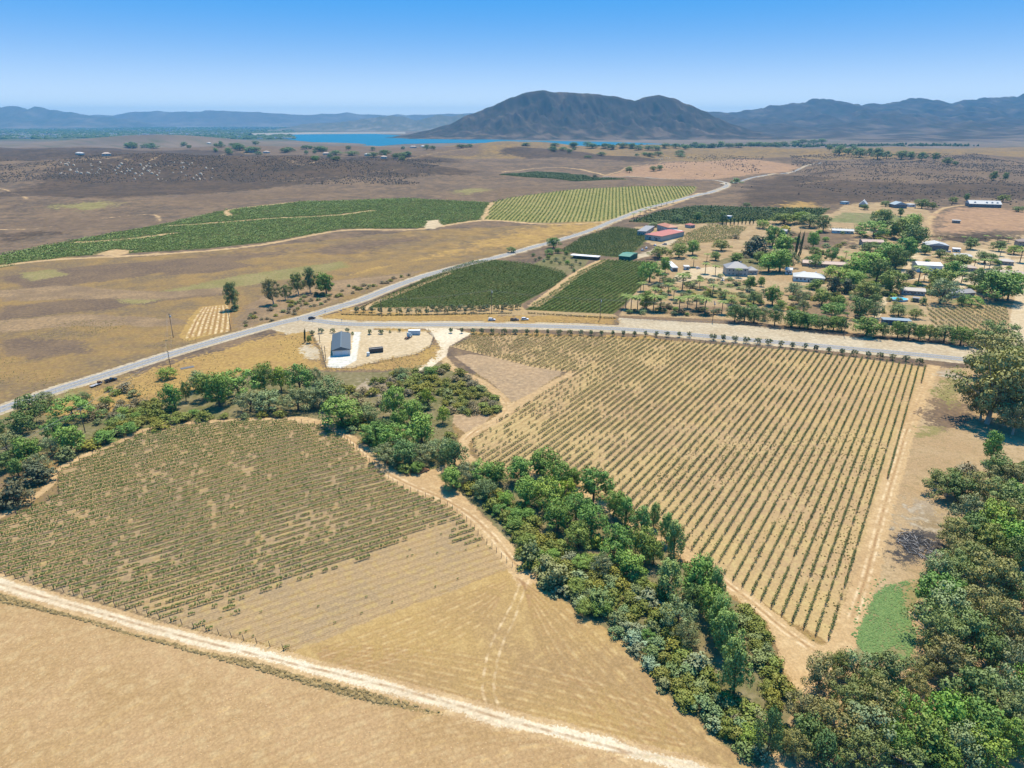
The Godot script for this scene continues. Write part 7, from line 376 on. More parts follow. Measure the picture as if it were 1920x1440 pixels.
	[[-94,-130.3,-98,-123.2,-103.7,-113.5,-111,-102.4,-117,-93.3],0.5,2,0.06],
	[[-87.4,-127.1,-92.3,-121.3,-99,-113.1,-106.8,-102.3,-113.2,-93.3],0.5,1,0.06],
	[[-83.3,-128.4,-87.9,-121.7,-94.3,-112.7,-102.5,-102,-109.3,-93.3],0.5,1,0.06],
	[[-76.6,-124.3,-82.2,-119.5,-89.7,-112.3,-98.4,-102,-105.4,-93.3],0.5,1,0.06],
	[[-72.3,-125.4,-77.7,-119.8,-85.1,-111.8,-94.1,-101.7,-101.6,-93.3],0.5,2,0.06],
	[[-66.8,-123.3,-72.5,-118.5,-80.5,-111.4,-89.9,-101.6,-97.7,-93.3],0.5,1,0.06],
	[[-61.5,-121.9,-67.6,-117.5,-75.9,-111,-85.8,-101.5,-93.8,-93.3],0.5,1,0.06],
	[[-56.2,-120,-62.6,-116.4,-71.3,-110.6,-81.6,-101.4,-90,-93.3],0.5,1,0.06],
	[[-52.1,-121.5,-58.3,-116.9,-66.8,-110.2,-77.4,-101,-86.1,-93.3],0.5,2,0.06],
	[[-46.5,-118,-53.2,-114.9,-62.3,-109.7,-73.3,-101,-82.2,-93.3],0.5,1,0.06],
	[[-42.2,-119,-48.7,-115.2,-57.8,-109.3,-69.1,-100.7,-78.4,-93.3],0.5,1,0.06],
	[[-37,-116.3,-43.9,-113.6,-53.4,-108.9,-65,-100.7,-74.5,-93.3],0.5,1,0.06],
	[[-32.7,-117.3,-39.5,-113.9,-49,-108.5,-60.8,-100.4,-70.6,-93.3],0.5,2,0.06],
	[[-27.6,-114.1,-34.7,-112,-44.6,-108.1,-56.7,-100.3,-66.8,-93.3],0.5,1,0.06],
	[[-23.2,-114.8,-30.3,-112.1,-40.2,-107.7,-52.6,-100.1,-62.9,-93.3],0.5,1,0.06],
	[[-18.7,-113.7,-25.8,-111.4,-35.8,-107.3,-48.5,-99.9,-59,-93.3],0.5,1,0.06],
	[[-14.2,-113.2,-21.4,-110.9,-31.5,-106.9,-44.4,-99.7,-55.2,-93.3],0.5,2,0.06],
	[[-9.7,-111.3,-16.9,-109.7,-27.2,-106.5,-40.3,-99.6,-51.3,-93.3],0.5,1,0.06],
	[[-5.3,-110.4,-12.5,-109,-22.9,-106.1,-36.3,-99.4,-47.4,-93.3],0.5,1,0.06],
	[[-0.9,-107.6,-8.2,-107.4,-18.6,-105.7,-32.2,-99.4,-43.6,-93.3],0.5,1,0.06],
	[[3.4,-107.7,-3.9,-107.2,-14.4,-105.3,-28.1,-99.2,-39.7,-93.3],0.5,2,0.06],
	[[7.6,-107.4,0.3,-106.9,-10.1,-104.9,-24.1,-99,-35.8,-93.3],0.5,1,0.06],
	[[11.7,-104.8,4.5,-105.4,-5.9,-104.5,-20,-98.9,-32,-93.3],0.5,1,0.06],
	[[16,-106,8.8,-105.8,-1.8,-104.2,-16,-98.6,-28.1,-93.3],0.5,1,0.06],
	[[20.1,-105,12.9,-105,2.4,-103.8,-12,-98.5,-24.2,-93.3],0.5,2,0.06],
	[[23.8,-102.2,16.9,-103.4,6.5,-103.4,-8,-98.4,-20.4,-93.3],0.5,1,0.06],
	[[27.8,-101.4,20.9,-102.8,10.7,-103,-4,-98.3,-16.5,-93.3],0.5,1,0.06],
	[[31.8,-101.2,25,-102.5,14.8,-102.6,0,-98.1,-12.6,-93.3],0.5,1,0.06],
	[[35.5,-99.6,28.9,-101.5,18.8,-102.3,4,-98,-8.8,-93.3],0.5,2,0.06],
	[[39.9,-101,33.2,-102,22.9,-101.9,7.9,-97.7,-4.9,-93.3],0.5,1,0.06]]
var used := {}
var mats := {}
var leaf_variants := {}
var rng := RandomNumberGenerator.new()
var surfaces := {}
var maps := []
var hash_noise := FastNoiseLite.new()
var sun_az := 18.0
var sun_el := 65.0

func _ready():
	var cam := Camera3D.new()
	cam.name = "drone_camera"
	cam.position = Vector3(0, 120, 0)
	cam.rotation_degrees = Vector3(-21.1, 0, 0)
	cam.fov = 58.72
	cam.near = 1.0
	cam.far = 90000.0
	cam.current = true
	add_child(cam)
	var env := Environment.new()
	env.background_mode = Environment.BG_SKY
	var sm := ProceduralSkyMaterial.new()
	sm.sky_top_color = Color(0.0, 0.51, 0.80)
	sm.sky_horizon_color = Color(0.97, 0.99, 0.96)
	sm.sky_curve = 0.034
	sm.ground_horizon_color = Color(0.55, 0.6, 0.62)
	sm.ground_bottom_color = Color(0.35, 0.3, 0.22)
	sm.sun_angle_max = 1.0
	var sky := Sky.new()
	sky.sky_material = sm
	env.sky = sky
	env.background_energy_multiplier = 1.0
	env.tonemap_mode = Environment.TONE_MAPPER_LINEAR
	env.tonemap_exposure = 1.5
	env.fog_enabled = true
	env.fog_density = 0.000058
	env.fog_light_color = Color(0.46, 0.79, 1.0)
	env.sdfgi_enabled = true
	env.ssao_enabled = true
	env.ssil_enabled = true
	var we := WorldEnvironment.new()
	we.name = "daylight"
	we.environment = env
	add_child(we)
	var sun := DirectionalLight3D.new()
	sun.name = "sun"
	sun.light_energy = 1.55
	sun.light_angular_distance = 0.5
	sun.light_color = Color(1.0, 0.945, 0.845)
	sun.shadow_enabled = true
	add_child(sun)
	var a := deg_to_rad(sun_az)
	var e := deg_to_rad(sun_el)
	sun.look_at_from_position(Vector3(sin(a) * cos(e), sin(e), -cos(a) * cos(e)) * 100.0, Vector3.ZERO, Vector3.UP)
	hash_noise.seed = 5
	hash_noise.frequency = 0.02
	hash_noise.fractal_octaves = 2
	rng.seed = 11
	build_ground()
	build_far()
	build_roads()
	build_vines()
	build_plants()
	build_buildings()
	build_small_things()

# ------------------------------------------------------------------ helpers
func height(x: float, z: float) -> float:
	var kx := (x + 88.0) / 58.0
	var kz := (z + 232.0) / 46.0
	var y := 4.6 * exp(-kx * kx - kz * kz)
	if z < -640.0:
		for c in HILLS:
			var qx: float = (x - c[0]) / c[2]
			var qz: float = (z - c[1]) / c[3]
			var q := qx * qx + qz * qz
			if q < 12.0:
				y += c[4] * exp(-q)
		var k := clampf((-z - 750.0) / 900.0, 0.0, 1.0)
		if z < -3300.0:
			k *= maxf(0.0, 1.0 - (-z - 3300.0) / 400.0)
		y += k * (5.5 * sin(x / 95.0 + 1.4 * sin(z / 170.0)) * sin(z / 120.0 + 0.7) + 2.6 * sin(x / 37.0 + sin(z / 61.0)) * sin(z / 47.0 + x / 130.0) + 6.5)
	return y

func spot(x: float, z: float, up := 0.0) -> Vector3:
	return Vector3(x, height(x, z) + up, z)

func numbered(n: String) -> String:
	var k: int = used.get(n, -1) + 1
	used[n] = k
	return n if k == 0 else "%s_%03d" % [n, k]

func thing(called: String, label: String, category: String, at := Vector3.ZERO, turn := 0.0, group := "") -> Node3D:
	var o := Node3D.new()
	o.name = numbered(called)
	add_child(o)
	o.position = at
	o.rotation.y = turn
	o.set_meta("label", label)
	o.set_meta("category", category)
	if group != "":
		o.set_meta("group", group)
	return o

func part(parent: Node, called: String, mesh: Mesh, m: Material, at := Vector3.ZERO, rot := Vector3.ZERO, sc := Vector3.ONE) -> MeshInstance3D:
	var o := MeshInstance3D.new()
	o.name = called
	o.mesh = mesh
	if m:
		o.material_override = m
	parent.add_child(o, true)
	o.position = at
	o.rotation = rot
	o.scale = sc
	return o

func box(parent: Node, called: String, size: Vector3, m: Material, at := Vector3.ZERO, rot := Vector3.ZERO) -> MeshInstance3D:
	return part(parent, called, box_mesh(size), m, at, rot)

func box_mesh(size: Vector3) -> Mesh:
	var key := "box%.2f,%.2f,%.2f" % [size.x, size.y, size.z]
	if not mats.has(key):
		var b := BoxMesh.new()
		b.size = size
		mats[key] = b
	return mats[key]

func rod_mesh(r0: float, r1: float, hgt: float, sides := 8) -> Mesh:
	var key := "rod%.3f,%.3f,%.2f,%d" % [r0, r1, hgt, sides]
	if not mats.has(key):
		var c := CylinderMesh.new()
		c.bottom_radius = r0
		c.top_radius = r1
		c.height = hgt
		c.radial_segments = sides
		c.rings = 1
		mats[key] = c
	return mats[key]

func paint(r: float, g: float, b: float, rough := 0.8, metal := 0.0) -> StandardMaterial3D:
	var key := "m%.3f,%.3f,%.3f,%.2f,%.2f" % [r, g, b, rough, metal]
	if not mats.has(key):
		var m := StandardMaterial3D.new()
		m.albedo_color = Color(r, g, b).linear_to_srgb()
		m.roughness = rough
		m.metallic = metal
		mats[key] = m
	return mats[key]

func grained(r: float, g: float, b: float, scale: float, strength := 0.25, rough := 0.85) -> StandardMaterial3D:
	var key := "g%.3f,%.3f,%.3f,%.3f" % [r, g, b, scale]
	if not mats.has(key):
		var m := StandardMaterial3D.new()
		m.albedo_color = Color(r, g, b).linear_to_srgb()
		m.albedo_texture = noise_texture(strength)
		m.uv1_triplanar = true
		m.uv1_world_triplanar = true
		m.uv1_scale = Vector3.ONE * scale
		m.roughness = rough
		mats[key] = m
	return mats[key]

func noise_texture(strength: float) -> Texture2D:
	var key := "noise%.2f" % strength
	if not mats.has(key):
		var n := FastNoiseLite.new()
		n.seed = 21
		n.frequency = 0.03
		n.fractal_octaves = 5
		n.fractal_gain = 0.65
		var im := n.get_seamless_image(256, 256)
		im.convert(Image.FORMAT_RGB8)
		for y in 256:
			for x in 256:
				var v := 1.0 - strength + strength * im.get_pixel(x, y).r
				im.set_pixel(x, y, Color(v, v, v))
		im.generate_mipmaps()
		mats[key] = ImageTexture.create_from_image(im)
	return mats[key]

const ONES := ["", "first", "second", "third", "fourth", "fifth", "sixth", "seventh", "eighth", "ninth", "tenth", "eleventh", "twelfth", "thirteenth", "fourteenth", "fifteenth", "sixteenth", "seventeenth", "eighteenth", "nineteenth"]
const TENS := ["", "", "twenty", "thirty", "forty", "fifty", "sixty", "seventy", "eighty", "ninety"]
func ordinal(n: int) -> String:
	if n >= 100:
		return "hundred-and-" + ordinal(n - 100) if n > 100 else "hundredth"
	if n < 20:
		return ONES[n]
	if n % 10 == 0:
		return TENS[n / 10].trim_suffix("y") + "ieth"
	return TENS[n / 10] + "-" + ONES[n % 10]

func mesh_of(v: PackedVector3Array, n: PackedVector3Array, c: PackedColorArray, idx := PackedInt32Array()) -> ArrayMesh:
	var arrays := []
	arrays.resize(Mesh.ARRAY_MAX)
	arrays[Mesh.ARRAY_VERTEX] = v
	arrays[Mesh.ARRAY_NORMAL] = n
	if c.size() > 0:
		arrays[Mesh.ARRAY_COLOR] = c
	if idx.size() > 0:
		arrays[Mesh.ARRAY_INDEX] = idx
	var m := ArrayMesh.new()
	m.add_surface_from_arrays(Mesh.PRIMITIVE_TRIANGLES, arrays)
	return m

# a closed outline (x, y) extruded along z, flat shaded
func prism(outline: Array, depth: float) -> ArrayMesh:
	var st := SurfaceTool.new()
	st.begin(Mesh.PRIMITIVE_TRIANGLES)
	st.set_smooth_group(-1)
	var pts := PackedVector2Array()
	for p in outline:
		pts.append(Vector2(p[0], p[1]))
	var tris := Geometry2D.triangulate_polygon(pts)
	var hd := depth / 2.0
	for i in range(0, tris.size(), 3):
		for s in [1, -1]:
			for k in ([0, 1, 2] if s > 0 else [2, 1, 0]):
				var p := pts[tris[i + k]]
				st.add_vertex(Vector3(p.x, p.y, hd * s))
	for i in pts.size():
		var p := pts[i]
		var q := pts[(i + 1) % pts.size()]
		for c in [[p, hd], [q, hd], [q, -hd], [p, hd], [q, -hd], [p, -hd]]:
			st.add_vertex(Vector3(c[0].x, c[0].y, c[1]))
	st.generate_normals()
	return st.commit()

# ------------------------------------------------------------------ ground
# patches of soil, brush and weeds without a clear edge
const SOFT := [14, 17, 19, 20, 21, 22, 23, 25]

func fill_poly(ids: PackedByteArray, w: int, hh: int, pts: PackedVector2Array, id: int) -> void:
	var lo := 1e9
	var hi := -1e9
	for p in pts:
		lo = minf(lo, p.y)
		hi = maxf(hi, p.y)
	var n := pts.size()
	for y in range(maxi(0, int(ceil(lo - 0.5))), mini(hh - 1, int(floor(hi - 0.5))) + 1):
		var yc := y + 0.5
		var xs := PackedFloat32Array()
		var b := pts[n - 1]
		for i in n:
			var a := pts[i]
			if (a.y > yc) != (b.y > yc):
				xs.append((b.x - a.x) * (yc - a.y) / (b.y - a.y) + a.x)
			b = a
		xs.sort()
		for k in range(0, xs.size() - 1, 2):
			var x0 := maxi(0, int(ceil(xs[k] - 0.5)))
			var x1 := mini(w - 1, int(floor(xs[k + 1] - 0.5)))
			for i in range(y * w + x0, y * w + x1 + 1):
				ids[i] = id

func tile(x0: float, x1: float, z0: float, z1: float, mpp: float, cell: float, sd: int) -> void:
	var w := int((x1 - x0) / mpp)
	var hh := int((z0 - z1) / mpp)
	var ids := PackedByteArray()
	ids.resize(w * hh)
	var soft := PackedByteArray()
	soft.resize(w * hh)
	for k in ZONES.size():
		var f: Array = ZONES[k][2]
		var pts := PackedVector2Array()
		for i in range(0, f.size(), 2):
			pts.append(Vector2((f[i] - x0) / mpp, (z0 - f[i + 1]) / mpp))
		if ZONES[k][1] == "ground" and ZONES[k][0] in SOFT:
			fill_poly(soft, w, hh, pts, k + 1)
		else:
			fill_poly(ids, w, hh, pts, k + 1)
			fill_poly(soft, w, hh, pts, 0)
	maps.append([x0, z0, mpp, w, hh, ids, soft])
	var nz := FastNoiseLite.new()
	nz.seed = sd
	nz.fractal_octaves = 4
	nz.frequency = mpp / 26.0
	var na := nz.get_image(w, hh, false, false, false).get_data()
	nz.seed = sd + 1
	nz.frequency = mpp / 4.0
	nz.fractal_octaves = 3
	var nb := nz.get_image(w, hh, false, false, false).get_data()
	nz.seed = sd + 2
	nz.frequency = mpp / 110.0
	nz.fractal_octaves = 3
	var nc := nz.get_image(w, hh, false, false, false).get_data()
	var pal := PackedFloat32Array()
	for k in ZONES.size() + 1:
		var p: Array = PALETTE[0 if k == 0 else ZONES[k - 1][0]]
		for j in 3:
			var c := Color(p[j * 3], p[j * 3 + 1], p[j * 3 + 2]).linear_to_srgb()
			pal.append(c.r * 255.0)
			pal.append(c.g * 255.0)
			pal.append(c.b * 255.0)
	var out := PackedByteArray()
	out.resize(w * hh * 3)
	var warp := 1.3 / mpp / 128.0
	var jit := 0.45 / mpp
	if mpp > 1.0:
		warp = 6.0 / mpp / 128.0
		jit = 1.6 / mpp
	var warp2 := warp * 5.0
	var jit2 := jit * 4.5 / 128.0
	var s := sd * 7919 + 13
	var o := 0
	for y in hh:
		for x in w:
			var i := y * w + x
			var b := nb[i]
			s = (s * 1103515245 + 12345) & 0x7fffffff
			var r := (s >> 8) & 255
			var g := (s >> 16) & 255
			var sx := clampi(x + int((b - 128) * warp + (r - 128) * jit / 128.0), 0, w - 1)
			var sy := clampi(y + int((na[i] - 128) * warp + (g - 128) * jit / 128.0), 0, hh - 1)
			var v := soft[clampi(y + int((na[i] - 128) * warp2 + (r - 128) * jit2), 0, hh - 1) * w + clampi(x + int((b + nc[i] - 256) * warp2 + (g - 128) * jit2), 0, w - 1)]
			var p := (v if v > 0 else ids[sy * w + sx]) * 9
			var t := clampf((na[i] * 0.55 + nc[i] * 0.45 - 96.0) / 64.0, 0.0, 1.0)
			var u := clampf((b - 120.0) / 90.0, 0.0, 1.0) * 0.75
			var grain := 0.93 + (r + b * 0.6) / 3000.0
			var q := 1.0 - t
			out[o] = mini(255, int(((pal[p] * q + pal[p + 3] * t) * (1.0 - u) + pal[p + 6] * u) * grain))
			out[o + 1] = mini(255, int(((pal[p + 1] * q + pal[p + 4] * t) * (1.0 - u) + pal[p + 7] * u) * grain))
			out[o + 2] = mini(255, int(((pal[p + 2] * q + pal[p + 5] * t) * (1.0 - u) + pal[p + 8] * u) * grain))
			o += 3
	var inks := [[226, 205, 172], [142, 108, 74], [214, 178, 112]]
	if mpp < 1.0:
		var marks := MARKS.duplicate()
		for f in [ROWS_RIGHT, ROWS_LEFT]:
			for i in range(0, f.size(), 4):
				marks.append([[f[i], f[i + 1], f[i + 2], f[i + 3]], 0.6, 1, 0.10])
		for mk in marks:
			var f: Array = mk[0]
			var ink: Array = inks[mk[2]]
			var rad := maxi(0, int(round(mk[1] / mpp / 2.0)))
			for i in range(0, f.size() - 2, 2):
				var pa := Vector2((f[i] - x0) / mpp, (z0 - f[i + 1]) / mpp)
				var pb := Vector2((f[i + 2] - x0) / mpp, (z0 - f[i + 3]) / mpp)
				var n := int(pa.distance_to(pb)) + 1
				for j in n:
					var pc := pa.lerp(pb, float(j) / n)
					if pc.x < rad + 1 or pc.x > w - rad - 2 or pc.y < rad + 1 or pc.y > hh - rad - 2:
						continue
					for dy in range(-rad, rad + 1):
						for dx in range(-rad, rad + 1):
							var q := (int(pc.y) + dy) * w + int(pc.x) + dx
							var al: float = mk[3] * clampf((nb[q] - 70.0) / 90.0, 0.0, 1.3)
							q *= 3
							out[q] = int(lerpf(out[q], ink[0], al))
							out[q + 1] = int(lerpf(out[q + 1], ink[1], al))
							out[q + 2] = int(lerpf(out[q + 2], ink[2], al))
	var im := Image.create_from_data(w, hh, false, Image.FORMAT_RGB8, out)
	im.generate_mipmaps()
	var m := StandardMaterial3D.new()
	m.albedo_texture = ImageTexture.create_from_image(im)
	m.roughness = 0.95
	m.metallic_specular = 0.15
	m.detail_enabled = true
	m.detail_albedo = noise_texture(0.17)
	m.detail_blend_mode = BaseMaterial3D.BLEND_MODE_MUL
	m.detail_uv_layer = BaseMaterial3D.DETAIL_UV_2
	# cells
	var nx := int(round((x1 - x0) / cell))
	var ny := int(round((z0 - z1) / cell))
	var hs := PackedFloat32Array()
	hs.resize((nx + 1) * (ny + 1))
	for j in ny + 1:
		for i in nx + 1:
			hs[j * (nx + 1) + i] = height(x0 + i * cell, z0 - j * cell)
	var per := {}
	for j in ny:
		var i := 0
		while i < nx:
			var id := zone_at(ids, w, hh, (i + 0.5) * cell / mpp, (j + 0.5) * cell / mpp)
			var run := 1
			var k := j * (nx + 1) + i
			if absf(hs[k]) < 0.01 and absf(hs[k + nx + 1]) < 0.01:
				while i + run < nx and absf(hs[k + run]) < 0.01 and absf(hs[k + run + nx + 1]) < 0.01 and zone_at(ids, w, hh, (i + run + 0.5) * cell / mpp, (j + 0.5) * cell / mpp) == id:
					run += 1
				if absf(hs[k + run]) >= 0.01 or absf(hs[k + run + nx + 1]) >= 0.01:
					run = maxi(1, run - 1)
			var key: String = "ground" if id == 0 else ZONES[id - 1][1]
			if key != "ground" and key != "road_shoulder" and key != "white_dirt_road":
				key += "#%d" % id
			if not per.has(key):
				per[key] = [PackedVector3Array(), PackedVector3Array(), PackedVector2Array(), PackedVector2Array(), PackedInt32Array()]
			var d: Array = per[key]
			var base: int = d[0].size()
			for c in [[0, 0], [run, 0], [0, 1], [run, 1]]:
				var ii: int = i + c[0]
				var jj: int = j + c[1]
				var p := Vector3(x0 + ii * cell, hs[jj * (nx + 1) + ii], z0 - jj * cell)
				var l := hs[jj * (nx + 1) + maxi(0, ii - 1)]
				var r := hs[jj * (nx + 1) + mini(nx, ii + 1)]
				var f := hs[mini(ny, jj + 1) * (nx + 1) + ii]
				var bk := hs[maxi(0, jj - 1) * (nx + 1) + ii]
				d[0].append(p)
				d[1].append(Vector3((l - r) / (2.0 * cell), 1.0, (f - bk) / (2.0 * cell)).normalized())
				d[2].append(Vector2((p.x - x0) / (x1 - x0), (z0 - p.z) / (z0 - z1)))
				d[3].append(Vector2(p.x, p.z) / (9.0 if mpp < 0.3 else (23.0 if mpp < 1.0 else 130.0)))
			for q in [0, 2, 1, 1, 2, 3]:
				d[4].append(base + q)
			i += run
	for key in per:
		if not surfaces.has(key):
			surfaces[key] = [ArrayMesh.new(), []]
		var d: Array = per[key]
		var arrays := []
		arrays.resize(Mesh.ARRAY_MAX)
		arrays[Mesh.ARRAY_VERTEX] = d[0]
		arrays[Mesh.ARRAY_NORMAL] = d[1]
		arrays[Mesh.ARRAY_TEX_UV] = d[2]
		arrays[Mesh.ARRAY_TEX_UV2] = d[3]
		arrays[Mesh.ARRAY_INDEX] = d[4]
		surfaces[key][0].add_surface_from_arrays(Mesh.PRIMITIVE_TRIANGLES, arrays)
		surfaces[key][1].append(m)

func soil_at(x: float, z: float) -> int:
	for m in maps:
		var i := int((x - m[0]) / m[2])
		var j := int((m[1] - z) / m[2])
		if i >= 0 and i < m[3] and j >= 0 and j < m[4]:
			var id: int = m[6][j * m[3] + i]
			if id == 0:
				id = m[5][j * m[3] + i]
			return 0 if id == 0 else ZONES[id - 1][0]
	return -1

func zone_at(ids: PackedByteArray, w: int, hh: int, x: float, y: float) -> int:
	return ids[mini(hh - 1, int(y)) * w + mini(w - 1, int(x))]

func structure(called: String, mesh: Mesh, m: Material, label := "") -> MeshInstance3D:
	var o := MeshInstance3D.new()
	o.name = numbered(called)
	o.mesh = mesh
	if m:
		o.material_override = m
	add_child(o)
	o.set_meta("kind", "structure")
	o.set_meta("label", label if label != "" else called.replace("_", " ") + " in the vineyard landscape")
	o.set_meta("category", called.replace("_", " ").split(" ")[-1])
	return o

const GROUND_LABELS := {"ground": "dry brown grassland spreading to the far hills", "bare_field": "bare tan field in the bottom left corner", "white_dirt_road": "pale dirt road crossing the bottom left of the picture", "dry_field": "triangular field of mown golden grass below the left vineyard", "gravel_yard": "pale gravel yard round the dark-roofed barn", "gravel_drive": "white gravel drive from the road past the yard", "concrete_pad": "white concrete pad round the dark-roofed barn", "weed_patch": "bright green weed patch beside the eucalyptus grove", "side_road": "pale wide street at the right edge", "lawn": "dark green field below the far houses", "tilled_strip": "light ploughed strip beside the main road", "road_shoulder": "pale gravel shoulders along the paved roads"}

func build_ground() -> void:
	tile(-230, 230, -86, -260, 0.2247, 1.0, 3)
	tile(-520, 520, -260, -640, 0.508, 2.0, 40)
	tile(-2400, 2400, -640, -3200, 2.344, 12.8, 80)
	for key in surfaces:
		var called: String = key.split("#")[0]
		var o := structure(called, surfaces[key][0], null, GROUND_LABELS.get(called, ""))
		for i in surfaces[key][1].size():
			o.set_surface_override_material(i, surfaces[key][1][i])

func flat_sheet(called: String, label: String, f: Array, y: float, m: Material) -> MeshInstance3D:
	var pts := PackedVector2Array()
	for i in range(0, f.size(), 2):
		pts.append(Vector2(f[i], f[i + 1]))
	var tris := Geometry2D.triangulate_polygon(pts)
	var v := PackedVector3Array()
	var n := PackedVector3Array()
	for t in tris:
		v.append(Vector3(pts[t].x, y, pts[t].y))
		n.append(Vector3.UP)
	return structure(called, mesh_of(v, n, PackedColorArray()), m, label)

func build_far() -> void:
	var nz := FastNoiseLite.new()
	nz.seed = 9
	nz.frequency = 1.0 / 700.0
	nz.fractal_octaves = 5
	# the plain beyond and the land beside the mapped tiles
	var v := PackedVector3Array()
	var n := PackedVector3Array()
	var c := PackedColorArray()
	var idx := PackedInt32Array()
	var cols := 150
	var rows := 70
	for j in rows + 1:
		var z := -3200.0 * pow(6.1, float(j) / rows)
		for i in cols + 1:
			var x := (float(i) / cols - 0.5) * 2.0 * (2400.0 + (-z - 3200.0) * 1.1)
			v.append(Vector3(x, height(x, z), z))
			n.append(Vector3(height(x - 20, z) - height(x + 20, z), 40.0, height(x, z - 20) - height(x, z + 20)).normalized())
			var t := nz.get_noise_2d(x, z) * 0.5 + 0.5
			var u := nz.get_noise_2d(x * 6.0 + 900.0, z * 2.0) * 0.5 + 0.5
			var base := Color(0.20, 0.15, 0.11).lerp(Color(0.12, 0.10, 0.08), clampf(t * 1.6 - 0.3, 0, 1))
			if z < -4700.0 and x < z * 0.24:
				base = Color(0.07, 0.085, 0.05).lerp(Color(0.15, 0.14, 0.10), clampf(u * 3.0 - 1.2, 0, 1))
			c.append(base.lerp(Color(0.07, 0.085, 0.045), clampf(u * 2.2 - 1.1, 0, 0.8)))
	for j in rows:
		for i in cols:
			var k := j * (cols + 1) + i
			for q in [0, cols + 1, 1, 1, cols + 1, cols + 2]:
				idx.append(k + q)
	var vm := StandardMaterial3D.new()
	vm.vertex_color_use_as_albedo = true
	vm.roughness = 0.95
	vm.metallic_specular = 0.15
	mats["vertex"] = vm
	structure("plain", mesh_of(v, n, c, idx), vm, "hazy brown plain reaching to the far mountains")
	var side := grained(0.29, 0.19, 0.085, 0.02, 0.34, 0.95)
	for r in [[-9000, -230, -86, -260], [230, 9000, -86, -260], [-9000, -520, -260, -640], [520, 9000, -260, -640], [-12000, -2400, -640, -3200], [2400, 12000, -640, -3200], [-9000, 9000, 6000, -86]]:
		flat_sheet("outer_ground", "dry grassland beyond the edge of the picture", [r[0], r[2], r[1], r[2], r[1], r[3], r[0], r[3]], 0.0, side)
	var lake := paint(0.004, 0.13, 0.22, 0.5)
	lake.metallic_specular = 0.2
	flat_sheet("lake", "bright blue lake in front of the dark mountain", LAKE, 0.6, lake)
	# dam
	var d := thing("earth_dam", "long pale earth dam on the left shore of the lake", "dam", Vector3.ZERO)
	for i in range(0, DAM.size() - 2, 2):
		var p := Vector3(DAM[i], 0, DAM[i + 1])
		var q := Vector3(DAM[i + 2], 0, DAM[i + 3])
		part(d, "embankment", prism([[-60, -2], [60, -2], [8, 16], [-8, 16]], p.distance_to(q)), paint(0.24, 0.22, 0.18), (p + q) / 2.0, Vector3(0, atan2(q.x - p.x, q.z - p.z), 0))
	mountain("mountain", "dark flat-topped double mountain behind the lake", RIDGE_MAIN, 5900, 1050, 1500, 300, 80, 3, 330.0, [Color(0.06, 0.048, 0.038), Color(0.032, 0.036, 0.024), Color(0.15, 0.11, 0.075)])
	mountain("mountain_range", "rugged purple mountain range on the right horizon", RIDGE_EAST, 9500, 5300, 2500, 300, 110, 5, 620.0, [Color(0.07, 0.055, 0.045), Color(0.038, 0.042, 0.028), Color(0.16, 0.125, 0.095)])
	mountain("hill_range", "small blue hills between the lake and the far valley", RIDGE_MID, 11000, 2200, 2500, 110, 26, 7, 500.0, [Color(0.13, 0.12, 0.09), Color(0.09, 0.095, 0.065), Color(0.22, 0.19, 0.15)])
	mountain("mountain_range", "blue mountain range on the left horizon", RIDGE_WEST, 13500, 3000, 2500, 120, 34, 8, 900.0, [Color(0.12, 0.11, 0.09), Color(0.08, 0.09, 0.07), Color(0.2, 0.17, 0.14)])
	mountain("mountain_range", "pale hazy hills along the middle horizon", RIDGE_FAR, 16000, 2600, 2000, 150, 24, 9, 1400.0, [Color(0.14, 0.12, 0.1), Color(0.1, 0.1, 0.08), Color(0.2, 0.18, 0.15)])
	# town in the far valley
	var tree := clump_mesh(5, 7)
	scatter_stuff("town_trees", "blue-green trees of the town in the far left valley", tree, 7500, 1, [Color(0.045, 0.085, 0.04), Color(0.08, 0.11, 0.05)])
	scatter_stuff("town_roofs", "tiny pale roofs of the town in the far left valley", box_mesh(Vector3(1, 1, 1)), 4200, 2, [Color(0.66, 0.63, 0.58), Color(0.45, 0.36, 0.3)])
	scatter_stuff("hill_scrub", "dark scrub dotted over the rocky brown hills", clump_mesh(3, 4), 30000, 3, [Color(0.085, 0.07, 0.055), Color(0.14, 0.105, 0.075)])
	scatter_stuff("shore_thicket", "green thicket along the right shore of the lake", tree, 700, 4, [Color(0.05, 0.08, 0.03), Color(0.08, 0.1, 0.04)])
	scatter_stuff("hill_rocks", "pale boulders scattered on the rocky brown hill", clump_mesh(4, 3), ROCKS.size() / 2, 5, [Color(0.5, 0.42, 0.32), Color(0.4, 0.33, 0.26)])
	scatter_stuff("field_weeds", "small weeds between the rows of the right vineyard", clump_mesh(3, 5), 2600, 6, [Color(0.16, 0.16, 0.06), Color(0.28, 0.2, 0.08)])
	scatter_stuff("weed_leaves", "bright green weeds covering the patch beside the grove", clump_mesh(3, 9), 4200, 8, [Color(0.11, 0.19, 0.065), Color(0.18, 0.25, 0.09)])
	scatter_stuff("verge_brush", "dark dry brush strip along the lower edge of the pale road", clump_mesh(3, 12), 1500, 9, [Color(0.17, 0.13, 0.06), Color(0.33, 0.24, 0.11)])
	scatter_stuff("soil_clods", "small clods and stubble tufts strewn over the bare tan field", clump_mesh(2, 15), 3500, 10, [Color(0.44, 0.3, 0.16), Color(0.37, 0.26, 0.13)])
	scatter_stuff("grass_tufts", "dry tufts and weeds scattered over the fields", clump_mesh(3, 5), 5000, 7, [Color(0.30, 0.22, 0.09), Color(0.19, 0.16, 0.07)])

